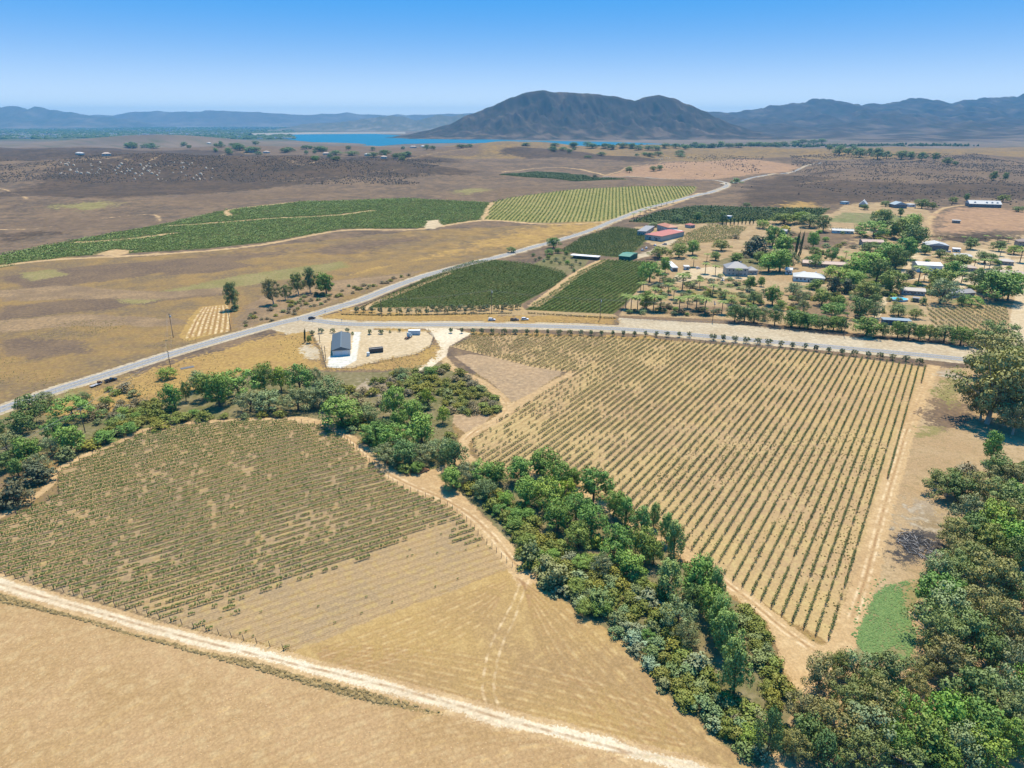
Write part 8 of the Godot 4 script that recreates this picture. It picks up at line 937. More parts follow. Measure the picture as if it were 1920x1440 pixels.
# a lumpy little solid of radius 0.5 standing on the ground
func clump_mesh(rings: int, sd: int) -> ArrayMesh:
	var r := RandomNumberGenerator.new()
	r.seed = sd
	var v := PackedVector3Array()
	var sides := 7
	var grid := []
	for j in rings + 1:
		var row := []
		var t := float(j) / rings
		for i in sides:
			var a := TAU * i / sides
			var q := cos(PI * 0.5 * t) * 0.5 * r.randf_range(0.78, 1.2)
			row.append(Vector3(cos(a) * q, sin(PI * 0.5 * t) * r.randf_range(0.9, 1.1), sin(a) * q))
		grid.append(row)
	for j in rings:
		for i in sides:
			var k := (i + 1) % sides
			for p in [grid[j][i], grid[j][k], grid[j + 1][i], grid[j][k], grid[j + 1][k], grid[j + 1][i]]:
				v.append(p)
	var st := SurfaceTool.new()
	st.begin(Mesh.PRIMITIVE_TRIANGLES)
	st.set_smooth_group(0)
	for p in v:
		st.add_vertex(p)
	st.generate_normals()
	return st.commit()

func scatter_stuff(called: String, label: String, mesh: Mesh, count: int, kind: int, cc: Array) -> void:
	var r := RandomNumberGenerator.new()
	r.seed = kind * 31
	var nz := FastNoiseLite.new()
	nz.seed = 77 + kind
	nz.frequency = 1.0 / (900.0 if kind < 3 else 160.0)
	var xf := []
	var guard := 0
	while xf.size() < count and guard < count * 40:
		guard += 1
		var x := 0.0
		var z := 0.0
		var s := Vector3.ONE
		if kind <= 2:
			z = -5000.0 * pow(3.4, pow(r.randf(), 0.8))
			x = z * r.randf_range(0.3, 0.9)
			if nz.get_noise_2d(x, z * 0.4) < r.randf_range(-0.35, 0.25):
				continue
			if kind == 1:
				var q := r.randf_range(14, 60)
				s = Vector3(q * 1.6, r.randf_range(7, 15), q)
			else:
				s = Vector3(r.randf_range(14, 60), r.randf_range(5, 9), r.randf_range(12, 30))
		elif kind == 3:
			if r.randf() < 0.62:
				x = r.randf_range(-1650, -180)
				z = r.randf_range(-2150, -1330)
			else:
				x = 330.0 + 1100.0 * sqrt(r.randf())
				z = r.randf_range(-2400, -1100) + r.randfn() * 60.0
				if x < 560.0 and nz.get_noise_2d(x * 0.6, z * 0.6) < 0.1:
					continue
			var q := r.randf_range(0.9, 2.8)
			s = Vector3(q * 1.3, q * 0.7, q)
			if nz.get_noise_2d(x, z) < r.randf_range(-0.3, 0.2) or (x < 0 and height(x, z) < 7.0) or (x > 0 and absf(x + z * 0.37) < 40.0):
				continue
		elif kind == 4:
			var t := r.randf()
			x = lerpf(420, 2300, t) + r.randf_range(-80, 80)
			z = lerpf(-3300, -3750, t) + r.randf_range(-160, 160)
			var q := r.randf_range(8, 16)
			s = Vector3(q * 1.2, r.randf_range(5, 12), q)
		elif kind == 5:
			x = ROCKS[xf.size() * 2]
			z = ROCKS[xf.size() * 2 + 1]
			var q := r.randf_range(1.5, 5.0)
			s = Vector3(q * 1.4, q * 0.7, q)
		elif kind == 6:
			x = r.randf_range(20, 150)
			z = r.randf_range(-260, -135)
			var u := x * 0.839 + z * 0.545
			if u > -8.0 or u < -75.0 or z > -136.0 - (80.0 - x) * 1.3 or nz.get_noise_2d(x * 3, z * 3) < r.randf_range(-0.5, 0.4):
				continue
			var q := r.randf_range(0.2, 0.55)
			s = Vector3(q, q * 0.7, q)
		elif kind == 10:
			z = -90.0 - 75.0 * r.randf()
			x = r.randf_range(-170, 60)
			if soil_at(x, z) != 1 or nz.get_noise_2d(x * 3, z * 3) < r.randf_range(-0.6, 0.5):
				continue
			var q := r.randf_range(0.12, 0.4)
			s = Vector3(q * 1.3, q * 0.25, q)
		elif kind == 9:
			x = r.randf_range(-170, 0)
			z = r.randf_range(-170, -105)
			if soil_at(x, z) != 15:
				continue
			if nz.get_noise_2d(x * 6, z * 6) < r.randf_range(-0.5, 0.3):
				continue
			var q := r.randf_range(0.25, 1.0)
			s = Vector3(q * 1.3, q * 0.42, q)
		elif kind == 8:
			x = r.randf_range(85, 130)
			z = r.randf_range(-165, -120)
			if soil_at(x, z) != 10 and (r.randf() < 0.75 or soil_at(x + r.randf_range(-4, 4), z + r.randf_range(-4, 4)) != 10):
				continue
			if nz.get_noise_2d(x * 14, z * 14) < r.randf_range(-0.55, 0.15):
				continue
			var q := r.randf_range(0.2, 0.75)
			s = Vector3(q, q * 0.4, q)
		else:
			var dd := 95.0 + 330.0 * pow(r.randf(), 0.6)
			z = -dd
			x = r.randf_range(-0.85, 0.85) * dd
			if nz.get_noise_2d(x * 2, z * 2) < r.randf_range(-0.1, 0.5):
				continue
			if not soil_at(x, z) in [0, 9, 14, 15, 17, 23]:
				continue
			var q := r.randf_range(0.2, 0.65)
			s = Vector3(q, q * 0.6, q)
		xf.append(Transform3D(Basis.from_euler(Vector3(0, r.randf() * TAU if kind != 2 else 0.3, 0)).scaled_local(s), spot(x, z, s.y * 0.5 if kind == 2 else -0.05 * s.y)))
	var mm := MultiMesh.new()
	mm.transform_format = MultiMesh.TRANSFORM_3D
	mm.use_colors = true
	mm.mesh = mesh
	mm.instance_count = xf.size()
	for i in xf.size():
		mm.set_instance_transform(i, xf[i])
		mm.set_instance_color(i, cc[0].lerp(cc[1], r.randf()))
	var o := MultiMeshInstance3D.new()
	o.name = numbered(called)
	o.multimesh = mm
	o.material_override = mats["vertex"]
	add_child(o)
	o.set_meta("kind", "stuff")
	o.set_meta("label", label)
	o.set_meta("category", called.split("_")[-1])

func profile(f: Array, x: float) -> float:
	if x <= f[0]:
		return f[1]
	for i in range(0, f.size() - 2, 2):
		if x < f[i + 2]:
			var t: float = (x - f[i]) / (f[i + 2] - f[i])
			return lerpf(f[i + 1], f[i + 3], t * t * (3.0 - 2.0 * t) * 0.5 + t * 0.5)
	return f[f.size() - 1]

func mountain(called: String, label: String, f: Array, zr: float, front: float, back: float, nx: int, nzc: int, sd: int, grain: float, cc: Array) -> void:
	var nz := FastNoiseLite.new()
	nz.seed = sd
	nz.frequency = 1.0 / grain
	nz.fractal_type = FastNoiseLite.FRACTAL_RIDGED
	nz.fractal_octaves = 5
	var nf := FastNoiseLite.new()
	nf.seed = sd + 50
	nf.frequency = 1.0 / (grain * 0.8)
	nf.fractal_octaves = 5
	var xa: float = f[0]
	var xb: float = f[f.size() - 2]
	var v := PackedVector3Array()
	var c := PackedColorArray()
	for j in nzc + 1:
		var s := float(j) / nzc
		var dz := lerpf(front, -back, s)
		for i in nx + 1:
			var x := lerpf(xa, xb, float(i) / nx)
			var e := sin(PI * clampf(float(i) / nx, 0, 1))
			var k := 1.0 - (dz / front if dz > 0.0 else -dz / back)
			var rid := nz.get_noise_2d(x, dz * 0.55) * 0.5 + 0.5
			var px := profile(f, x + nf.get_noise_2d(x * 0.5, dz * 0.5) * grain * 0.5 * (1.0 - k))
			px *= 1.0 + (0.02 if sd == 3 else 0.10) * nf.get_noise_2d(x * 2.2, 7.0)
			var fall := pow(clampf(k, 0, 1), 1.35)
			var hgt := px * fall * (1.0 - (1.0 - rid) * 0.95 * (1.0 - pow(k, 5.0))) + (rid - 0.5) * px * 0.03
			hgt = maxf(hgt, 0.0) * (1.0 if e > 0.06 else e / 0.06)
			v.append(Vector3(x, hgt - 3.0, -zr + dz))
			var t := nf.get_noise_2d(x * 1.3, dz * 1.3 + hgt) * 0.5 + 0.5
			var u := nf.get_noise_2d(x * 4.0 + 70.0, dz * 4.0) * 0.5 + 0.5
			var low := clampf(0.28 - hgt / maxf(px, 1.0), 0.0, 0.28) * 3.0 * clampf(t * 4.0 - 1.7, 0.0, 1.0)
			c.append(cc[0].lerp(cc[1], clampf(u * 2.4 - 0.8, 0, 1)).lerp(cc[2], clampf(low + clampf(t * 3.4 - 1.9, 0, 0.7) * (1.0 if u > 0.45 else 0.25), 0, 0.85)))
	var idx := PackedInt32Array()
	var st := SurfaceTool.new()
	st.begin(Mesh.PRIMITIVE_TRIANGLES)
	st.set_smooth_group(0)
	for q in v.size():
		st.set_color(c[q])
		st.add_vertex(v[q])
	for j in nzc:
		for i in nx:
			var k := j * (nx + 1) + i
			for q in [0, nx + 1, 1, 1, nx + 1, nx + 2]:
				st.add_index(k + q)
	st.generate_normals()
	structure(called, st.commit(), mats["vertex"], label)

# ------------------------------------------------------------------ roads
func ribbon(f: Array, w: float, side: float, up: float) -> ArrayMesh:
	var v := PackedVector3Array()
	var n := PackedVector3Array()
	var cnt := f.size() / 2
	var l := []
	for i in cnt:
		var a := Vector2(f[maxi(i - 1, 0) * 2], f[maxi(i - 1, 0) * 2 + 1])
		var b := Vector2(f[mini(i + 1, cnt - 1) * 2], f[mini(i + 1, cnt - 1) * 2 + 1])
		var t := (b - a).normalized()
		var nn := Vector2(-t.y, t.x)
		var p := Vector2(f[i * 2], f[i * 2 + 1]) + nn * side
		var q0 := p - nn * w / 2.0
		var q1 := p + nn * w / 2.0
		l.append([spot(q0.x, q0.y, up), spot(q1.x, q1.y, up)])
	for i in cnt - 1:
		for p in [l[i][0], l[i + 1][0], l[i][1], l[i][1], l[i + 1][0], l[i + 1][1]]:
			v.append(p)
			n.append(Vector3.UP)
	return mesh_of(v, n, PackedColorArray())

func build_roads() -> void:
	var asphalt := grained(0.31, 0.31, 0.31, 0.09, 0.3, 0.9)
	var white := paint(0.62, 0.62, 0.6)
	var yellow := paint(0.55, 0.4, 0.09)
	var k := 0
	for r in [[ROAD_MAIN, 7.4, "main paved road running from lower left to the far bend"], [ROAD_SIDE, 7.0, "paved side road running along the top of the right vineyard"], [ROAD_FAR, 6.0, "dirt-edged road running straight on beyond the far bend"]]:
		var up := 0.06 + 0.02 * k
		var o := structure("road", ribbon(r[0], r[1], 0.0, up), asphalt, r[2])
		if k < 2:
			for s in [-1, 1]:
				part(o, "edge_line", ribbon(r[0], 0.14, s * (r[1] / 2.0 - 0.45), up + 0.01 * (k + 1)), white)
				part(o, "centre_line", ribbon(r[0], 0.12, s * 0.14, up + 0.01 * (k + 1)), yellow)
		k += 1
	var patch := structure("road_patch", box_mesh(Vector3(6.5, 0.02, 2.8)), paint(0.11, 0.11, 0.115), "dark asphalt patch on the main road beside a pole")
	patch.position = spot(-169, -334.5, 0.12)
	patch.rotation.y = 0.62

# ------------------------------------------------------------------ leaves
func leaf_material() -> StandardMaterial3D:
	if not mats.has("leaf"):
		var m := StandardMaterial3D.new()
		m.vertex_color_use_as_albedo = true
		m.roughness = 0.6
		m.metallic_specular = 0.3
		m.cull_mode = BaseMaterial3D.CULL_DISABLED
		m.backlight_enabled = true
		m.backlight = Color(0.34, 0.38, 0.15)
		mats["leaf"] = m
	return mats["leaf"]

func add_leaf(d: Array, p: Vector3, nrm: Vector3, shade: Vector3, s: float, col: Color, r: RandomNumberGenerator) -> void:
	var t := nrm.cross(Vector3(r.randf() - 0.5, r.randf() - 0.5, r.randf() - 0.5)).normalized() * s
	var b := nrm.cross(t).normalized() * s * r.randf_range(0.5, 0.9)
	d[0].append(p - t)
	d[0].append(p + b)
	d[0].append(p + t)
	d[0].append(p - t)
	d[0].append(p + t)
	d[0].append(p - b)
	for i in 6:
		d[1].append(shade)
		d[2].append(col)

func blob(d: Array, c: Vector3, rad: Vector3, n: int, s: float, ca: Color, cb: Color, r: RandomNumberGenerator) -> void:
	for i in n:
		var dir := Vector3(r.randfn(), r.randfn(), r.randfn()).normalized()
		var q := 0.45 + 0.6 * pow(r.randf(), 0.55)
		var p := c + dir * rad * q
		var nrm := (dir + Vector3(r.randfn(), r.randfn(), r.randfn()) * 0.45).normalized()
		add_leaf(d, p, nrm, (dir * 0.55 + nrm * 0.4 + Vector3(0, 0.4, 0)).normalized(), s * r.randf_range(0.6, 1.3), ca.lerp(cb, r.randf()), r)

func limb(d: Array, a: Vector3, b: Vector3, ra: float, rb: float, col: Color, sides := 5) -> void:
	var dir := (b - a).normalized()
	var u := dir.cross(Vector3(0.3, 0.1, 1)).normalized()
	var w := dir.cross(u)
	for i in sides:
		var a0 := TAU * i / sides
		var a1 := TAU * (i + 1) / sides
		var n0 := u * cos(a0) + w * sin(a0)
		var n1 := u * cos(a1) + w * sin(a1)
		for q in [[a + n0 * ra, n0], [b + n0 * rb, n0], [a + n1 * ra, n1], [a + n1 * ra, n1], [b + n0 * rb, n0], [b + n1 * rb, n1]]:
			d[0].append(q[0])
			d[1].append(q[1])
			d[2].append(col)

# species: crown colours, clumps, leaves per clump, leaf size, crown base, shape; unit tree 1 m tall and 1 m wide
const KINDS := [
	["willow_tree", "leafy green", 26, 125, 0.024, 0.14, 0.172, 0.26, 0.0498, 0.228, 0.344, 0.066, 0],
	["willow_tree", "soft grey-green", 26, 125, 0.0224, 0.1, 0.177, 0.224, 0.0985, 0.235, 0.297, 0.131, 0],
	["poplar_tree", "tall dark green", 28, 125, 0.0224, 0.1, 0.162, 0.251, 0.0687, 0.215, 0.333, 0.0909, 1],
	["eucalyptus_tree", "olive-green", 36, 154, 0.0192, 0.14, 0.209, 0.217, 0.075, 0.278, 0.288, 0.0995, 2],
	["broadleaf_tree", "bright green", 26, 125, 0.024, 0.14, 0.148, 0.21, 0.041, 0.196, 0.278, 0.0544, 0],
	["oak_tree", "round green", 24, 125, 0.024, 0.16, 0.148, 0.198, 0.0552, 0.196, 0.263, 0.0731, 0],
	["willow_tree", "yellow-green", 22, 112, 0.0256, 0.14, 0.233, 0.321, 0.0401, 0.309, 0.425, 0.0532, 0],
	["broadleaf_tree", "deep green", 24, 112, 0.024, 0.14, 0.112, 0.175, 0.052, 0.149, 0.232, 0.0689, 0],
	["olive_tree", "small grey-green", 14, 50, 0.05, 0.2, 0.142, 0.164, 0.0802, 0.189, 0.218, 0.106, 0],
	["sage_bush", "grey-green", 14, 70, 0.04, 0, 0.175, 0.212, 0.0775, 0.233, 0.281, 0.103, 3],
	["brush_bush", "olive-brown", 14, 70, 0.04, 0, 0.2, 0.206, 0.0401, 0.266, 0.273, 0.0531, 3],
	["sage_bush", "pale blue-green", 14, 60, 0.045, 0, 0.21, 0.26, 0.141, 0.278, 0.344, 0.187, 3],
	["dry_bush", "dry grey-brown", 14, 55, 0.04, 0, 0.21, 0.173, 0.0889, 0.278, 0.23, 0.118, 3],
	["flowering_bush", "yellow-tinted", 16, 60, 0.05, 0.05, 0.438, 0.394, 0.0538, 0.58, 0.522, 0.0713, 3],
	["cypress_tree", "narrow dark", 16, 60, 0.05, 0.02, 0.0693, 0.106, 0.0406, 0.0918, 0.14, 0.0538, 1],
	["palm_tree", "slender", 1, 0, 0, 0, 0, 0, 0, 0, 0, 0, 9],
	["dark_bush", "dense dark", 20, 70, 0.04, 0.03, 0.106, 0.117, 0.0738, 0.14, 0.155, 0.0979, 3]]

func tree_meshes(sp: int, variant: int) -> Array:
	var key := sp * 10 + variant
	if leaf_variants.has(key):
		return leaf_variants[key]
	var r := RandomNumberGenerator.new()
	r.seed = key * 97 + 5
	var wild := r.randf_range(0.75, 1.25)
	var k: Array = KINDS[sp]
	var crown := [PackedVector3Array(), PackedVector3Array(), PackedColorArray()]
	var wood := [PackedVector3Array(), PackedVector3Array(), PackedColorArray()]
	var bark := Color(0.13, 0.10, 0.07) if sp != 3 else Color(0.36, 0.31, 0.25)
	if k[12] == 9:
		limb(wood, Vector3(0, -0.02, 0), Vector3(0.01, 0.82, 0), 0.05, 0.038, Color(0.2, 0.15, 0.1), 7)
		for i in 24:
			var a := i * 2.4
			var lift := 1.2 - 0.06 * i
			var out := Vector3(cos(a), 0, sin(a))
			var p := Vector3(0.01, 0.82, 0)
			var col := Color(0.17, 0.25, 0.05).lerp(Color(0.28, 0.33, 0.08), r.randf()) if i < 21 else Color(0.32, 0.23, 0.11)
			var dir := (out + Vector3(0, lift, 0)).normalized()
			for j in 5:
				var q := p + dir * Vector3(0.17, 0.05, 0.17)
				var sd := out.cross(Vector3.UP).normalized() * (0.085 if j < 4 else 0.03)
				var nn := (dir.cross(sd)).normalized()
				var quad := [p - sd, p, q, p - sd, q, q - sd * 0.9, p, p + sd, q + sd * 0.9, p, q + sd * 0.9, q]
				for c in range(0, 12, 3):
					if (quad[c + 2] - quad[c]).cross(quad[c + 1] - quad[c]).y < 0.0:
						var swap: Vector3 = quad[c + 1]
						quad[c + 1] = quad[c + 2]
						quad[c + 2] = swap
				for c in quad:
					crown[0].append(c - Vector3(0, 0.012, 0) * (c - p).length_squared() * 40.0)
					crown[1].append(((nn if nn.y > 0 else -nn) + Vector3(0, 0.6, 0)).normalized())
					crown[2].append(col)
				p = q
				dir = (dir + Vector3(0, -0.28, 0)).normalized()
	else:
		var hue := Vector3(r.randf_range(0.82, 1.18), 1.0, r.randf_range(0.8, 1.15)) * r.randf_range(0.82, 1.14)
		var ca := Color(k[6] * hue.x, k[7] * hue.y, k[8] * hue.z)
		var cb := Color(k[9] * hue.x, k[10] * hue.y, k[11] * hue.z)
		var lo: float = k[5]
		var shape: int = k[12]
		var tips := []
		for i in int(k[2]):
			var t: float = (i + 0.5) / float(k[2])
			var a := i * 2.39996 + r.randf() * 0.7
			var y: float = lo + (1.0 - lo) * (0.12 + 0.76 * t)
			var rr := 0.0
			var br := 0.15
			if shape == 0:
				rr = 0.36 * sqrt(maxf(0.05, 1.0 - pow((t - 0.38) / 0.68, 2.0))) * r.randf_range(0.35, 1.2) * wild
				br = r.randf_range(0.095, 0.19)
			elif shape == 1:
				rr = 0.27 * sqrt(maxf(0.03, 1.0 - pow((t - 0.3) / 0.75, 2.0))) * r.randf_range(0.4, 1.25)
				br = r.randf_range(0.11, 0.17)
				y = lo + (1.0 - lo) * (0.08 + 0.84 * t)
			elif shape == 2:
				rr = 0.40 * sqrt(maxf(0.06, 1.0 - pow((t - 0.42) / 0.66, 2.0))) * r.randf_range(0.2, 1.3) * wild
				br = r.randf_range(0.075, 0.165)
			else:
				rr = 0.40 * sqrt(maxf(0.05, 1.0 - t)) * r.randf_range(0.3, 1.1)
				y = 0.12 + 0.66 * t * r.randf_range(0.75, 1.1)
				br = r.randf_range(0.13, 0.2)
			var c := Vector3(cos(a) * rr, y, sin(a) * rr)
			tips.append(c)
			var squash := Vector3(1.0, 0.85, 1.0)
			if shape == 1:
				squash = Vector3(0.8, 1.15, 0.8)
			elif shape == 2:
				squash = Vector3(1.05, 0.8, 1.05)
			blob(crown, c, squash * br, int(k[3]), k[4], ca, cb, r)
		if shape != 3:
			var top := 0.62 if shape != 2 else 0.5
			limb(wood, Vector3(0, -0.03, 0), Vector3(0.01, lo + 0.05, 0), 0.035, 0.028, bark, 7)
			limb(wood, Vector3(0.01, lo + 0.05, 0), Vector3(0, top, 0.01), 0.028, 0.012, bark, 6)
			for i in range(0, tips.size(), 3):
				limb(wood, Vector3(0, lerpf(lo, top, r.randf_range(0.1, 0.7)), 0), tips[i] * (Vector3(1.12, 1.05, 1.12) if shape == 2 and i % 2 == 0 else Vector3.ONE), 0.014, 0.004, bark, 4)
		else:
			for i in range(0, tips.size(), 2):
				limb(wood, Vector3(tips[i].x * 0.2, -0.02, tips[i].z * 0.2), tips[i], 0.014, 0.005, bark, 4)
	var res := [mesh_of(crown[0], crown[1], crown[2]), mesh_of(wood[0], wood[1], wood[2])]
	leaf_variants[key] = res
	return res

const GROUPS := {
	"creek_upper": ["%t %k, %o from the left in the thicket above the left vineyard", "trees along the creek above the left vineyard"],
	"creek_mid": ["%t %k, %o counted down toward the plank bridge from the scrub knob", "trees in the clump above the plank bridge"],
	"creek_lower": ["%t %k, %o down the creek from the plank bridge between both vineyards", "creek trees between the two vineyards"],
	"single_creek": ["upright dark %k alone beside the path at the bottom", ""],
	"left_bank": ["%t %k, %o from the left edge between road and left vineyard", "trees at the left edge below the road"],
	"dark_bushes": ["%t %k, %o from the left edge beside the vineyard path", "bushes beside the path at the left edge"],
	"euc_low": ["%t %k, %o up from the bottom in the lower right grove", "grove in the lower right corner"],
	"euc_high": ["%t %k, %o up from the brush pile in the right edge grove", "grove along the right edge above the brush pile"],
	"tall_row": ["tall %t %k, %o from the road in the row beside it", "tall trees beside the road at the right edge"],
	"road_olives": ["%t %k, %o from the gravel drive along the top of the right vineyard", "olive trees along the side road"],
	"double_olives": ["%t %k, %o from the junction below the lush mid vineyard", "olive trees below the mid vineyard"],
	"roadside_trees": ["%t %k, %o from the left on the bank above the main road", "trees on the bank above the main road"],
	"pole_bush": ["round green %k at the foot of the roadside utility pole", ""],
	"road_bushes": ["%t %k, %o from the left below the pickup on the road", "bushes below the main road"],
	"field_singles": ["lone %t %k, %o from the left along the far fields", "lone trees in the far fields"],
	"estate_left": ["%t %k, %o from the left around the grey-roofed stone house", "garden trees round the stone house"],
	"hedge_trees": ["%t %k, %o from the left in the hedge row", "hedge trees along the side road"],
	"estate_right": ["%t %k, %o from the left among the houses on the right", "garden trees among the houses"],
	"upper_estate": ["%t %k, %o from the left near the far vines and ridge houses", "trees near the upper houses"],
	"far_line": ["%t %k, %o from the left in the distant dark tree line", "distant tree line on the right"],
	"hill_trees": ["%t %k, %o from the left near the houses on the far brown hills", "trees on the far brown hills"],
	"shore_trees": ["%t %k, %o from the left along the far lake shore", "trees along the right lake shore"],
	"landscape_shrubs": ["%t %k, %o from the left in the planted garden above the lush vineyard", "garden shrubs above the lush vineyard"],
	"yard_shrubs": ["%t %k, %o from the left around the barn yard", "shrubs around the barn yard"],
	"cypress": ["%t %k, %o from the left behind the winery and stone house", "cypress trees behind the winery"],
	"palms": ["%t %k, %o from the left among the estate gardens", "palms in the estate gardens"],
	"roadside_palms": ["%t %k, %o from the left along the main road past the winery", "palms along the main road"],
	"bushes_knob": ["%t %k, %o from the left on the rounded scrub knob", "bushes on the scrub knob"],
	"bushes_grey": ["%t %k, %o from the left in the grey brush behind the knob", "bushes in the grey brush"],
	"bushes_left": ["%t %k, %o from the left in the scrub above the left vineyard", "scrub above the left vineyard"],
	"bushes_bank": ["%t %k, %o from the left on the grey bank below the road", "bushes on the grey bank"],
	"bushes_mid": ["%t %k, %o down the slope between knob and plank bridge", "bushes above the plank bridge"],
	"bushes_creek": ["%t %k, %o down the lower creek beside the golden field", "bushes along the lower creek"],
	"bushes_right_bank": ["%t %k, %o down the bank below the right vineyard track", "bushes below the right vineyard track"],
	"bushes_start": ["%t %k, %o from the left below the plank bridge trees", "bushes below the plank bridge"],
	"bushes_end": ["%t %k, %o from the left near the lone upright tree at the bottom", "bushes at the creek's lower end"],
	"garden_left": ["%t %k, %o from the left in the terraced palm garden", "shrubs in the palm garden"],
	"garden_right": ["%t %k, %o from the left in the gardens of the right houses", "shrubs among the right houses"],
	"garden_upper": ["%t %k, %o from the left on the slope behind the stone house", "shrubs on the slope behind the stone house"],
	"bank_shrubs": ["%t %k, %o from the left on the brown bank above the main road", "shrubs on the brown roadside bank"]}

func build_plants() -> void:
	var r := RandomNumberGenerator.new()
	r.seed = 404
	for g in PLANTS:
		var f: Array = PLANTS[g]
		var info: Array = GROUPS[g]
		var count := 0
		var grow := 0.82 if g == "left_bank" else 1.2 if g in ["hedge_trees", "tall_row", "estate_right"] else (0.92 if g.begins_with("creek") or g.begins_with("bushes") else 1.0)
		for i in range(0, f.size(), 5):
			var sp: int = f[i + 4]
			if g.begins_with("bushes") and soil_at(f[i], f[i + 1]) in [2, 3, 4, 5, 6, 7]:
				continue
			count += 1
			var k: Array = KINDS[sp]
			var label: String = info[0].replace("%t", k[1]).replace("%k", k[0].replace("_", " ")).replace("%o", ordinal(count))
			var t := thing(k[0], label, "bush" if k[0].ends_with("bush") else "tree", spot(f[i], f[i + 1]), r.randf() * TAU, info[1])
			var ms := tree_meshes(sp, r.randi() % (9 if sp in [0, 1, 2, 3] else 5))
			t.scale = Vector3(f[i + 2] * 1.3, f[i + 3] * 1.08, f[i + 2] * 1.3 * r.randf_range(0.8, 1.2)) * grow if sp != 15 else Vector3(f[i + 2] * 1.5, f[i + 3] * 1.08, f[i + 2] * 1.5)
			if k[12] < 3:
				t.rotation.x = r.randfn() * 0.06
				t.rotation.z = r.randfn() * 0.06
			part(t, "branches" if k[12] == 3 else "trunk", ms[1], mats["vertex"])
			part(t, "crown", ms[0], leaf_material())

# ------------------------------------------------------------------ vines
func vine_mesh(sd: int, length: float, width: float, lo: float, hi: float, n: int, s: float, ca: Color, cb: Color) -> ArrayMesh:
	var r := RandomNumberGenerator.new()
	r.seed = sd
	var d := [PackedVector3Array(), PackedVector3Array(), PackedColorArray()]
	for i in n:
		var p := Vector3(r.randf_range(-0.5, 0.5) * length, r.randf_range(lo, hi), r.randf_range(-0.5, 0.5) * width)
		var out := Vector3(r.randfn() * 0.25, (p.y - lerpf(lo, hi, 0.4)) * 1.6 / (hi - lo), p.z * 2.2 / width).normalized()
		var nrm := (out + Vector3(r.randfn(), r.randfn(), r.randfn()) * 0.4).normalized()
		add_leaf(d, p, nrm, (out * 0.5 + nrm * 0.4 + Vector3(0, 0.35, 0)).normalized(), s * r.randf_range(0.7, 1.3), ca.lerp(cb, r.randf()), r)
	if s < 0.5:
		limb(d, Vector3(0, -0.05, 0), Vector3(0.03, lo + 0.25, 0), 0.05, 0.04, Color(0.12, 0.09, 0.065), 4)
	return mesh_of(d[0], d[1], d[2])

func vine_field(f: Array, called: String, label: String, group: String, style: Dictionary) -> void:
	var r := RandomNumberGenerator.new()
	r.seed = style.seed
	var vs := []
	for i in 6:
		vs.append(vine_mesh(style.seed * 10 + i, style.step * 1.12, style.width, style.lo, style.hi, style.n, style.s, style.ca, style.cb))
	var post := rod_mesh(0.085, 0.075, 1.9, 6)
	var pm := paint(0.12, 0.095, 0.075)
	var bare := poly2(BARE_VINES)
	var sparse := poly2(SPARSE_VINES)
	var one: SurfaceTool = null
	if style.get("stuff", false):
		one = SurfaceTool.new()
		one.begin(Mesh.PRIMITIVE_TRIANGLES)
	for i in range(0, f.size(), 4):
		var a := Vector2(f[i], f[i + 1])
		var b := Vector2(f[i + 2], f[i + 3])
		var dir := (b - a).normalized()
		var yaw := atan2(-dir.y, dir.x)
		var st := one
		if one == null:
			st = SurfaceTool.new()
			st.begin(Mesh.PRIMITIVE_TRIANGLES)
		var origin := spot(a.x, a.y) if one == null else Vector3.ZERO
		var len_ := a.distance_to(b)
		var q: float = style.step * 0.6
		var any := false
		while q < len_ - 0.4:
			var p := a + dir * q
			q += style.step
			var miss: float = style.gaps
			var n1 := hash_noise.get_noise_2d(p.x * 2.0 + style.seed * 50.0, p.y * 2.0)
			if style.gaps > 0.0:
				miss += clampf(n1 * 1.6 - 0.12, 0.0, 0.75) * style.patchy
				if style.has("bare") and Geometry2D.is_point_in_polygon(p + Vector2(r.randfn(), r.randfn()) * 1.3 + dir * n1 * 14.0, bare):
					miss = 0.965
				if style.has("sparse") and Geometry2D.is_point_in_polygon(p, sparse):
					miss = 0.55
			if r.randf() < miss or (one != null and not soil_at(p.x, p.y) in [16, 24]):
				continue
			any = true
			var sc := r.randf_range(0.8, 1.12)
			var hy := r.randf_range(0.78, 1.15) * (1.0 - clampf(n1, 0.0, 0.5) * 0.5)
			if miss > 0.9:
				sc = 0.45
				hy = 0.5
			var turn := yaw + r.randf_range(-0.06, 0.06) + (PI if r.randf() < 0.5 else 0.0)
			st.append_from(vs[r.randi() % 6], 0, Transform3D(Basis.from_euler(Vector3(0, turn, 0)).scaled_local(Vector3(sc, hy, sc)), spot(p.x, p.y) - origin))
		if one != null:
			continue
		var idx := i / 4 + 1
		var t := thing(called, label.replace("%o", ordinal(idx)), "vine row", origin, 0.0, group)
		if any:
			part(t, "foliage", st.commit(), leaf_material())
		if style.get("posts", false):
			part(t, "end_post", post, pm, Vector3(0, 0.85, 0), Vector3(0, 0, 0.12))
			part(t, "end_post", post, pm, spot(b.x, b.y, 0.85) - origin)
			var hose := ribbon_line(a, b, origin)
			part(t, "drip_line", hose, paint(0.07, 0.06, 0.055))
	if one != null:
		var o := MeshInstance3D.new()
		o.name = numbered(called)
		o.mesh = one.commit()
		o.material_override = leaf_material()
		add_child(o)
		o.set_meta("kind", "stuff")
		o.set_meta("label", label)
		o.set_meta("category", "vines")

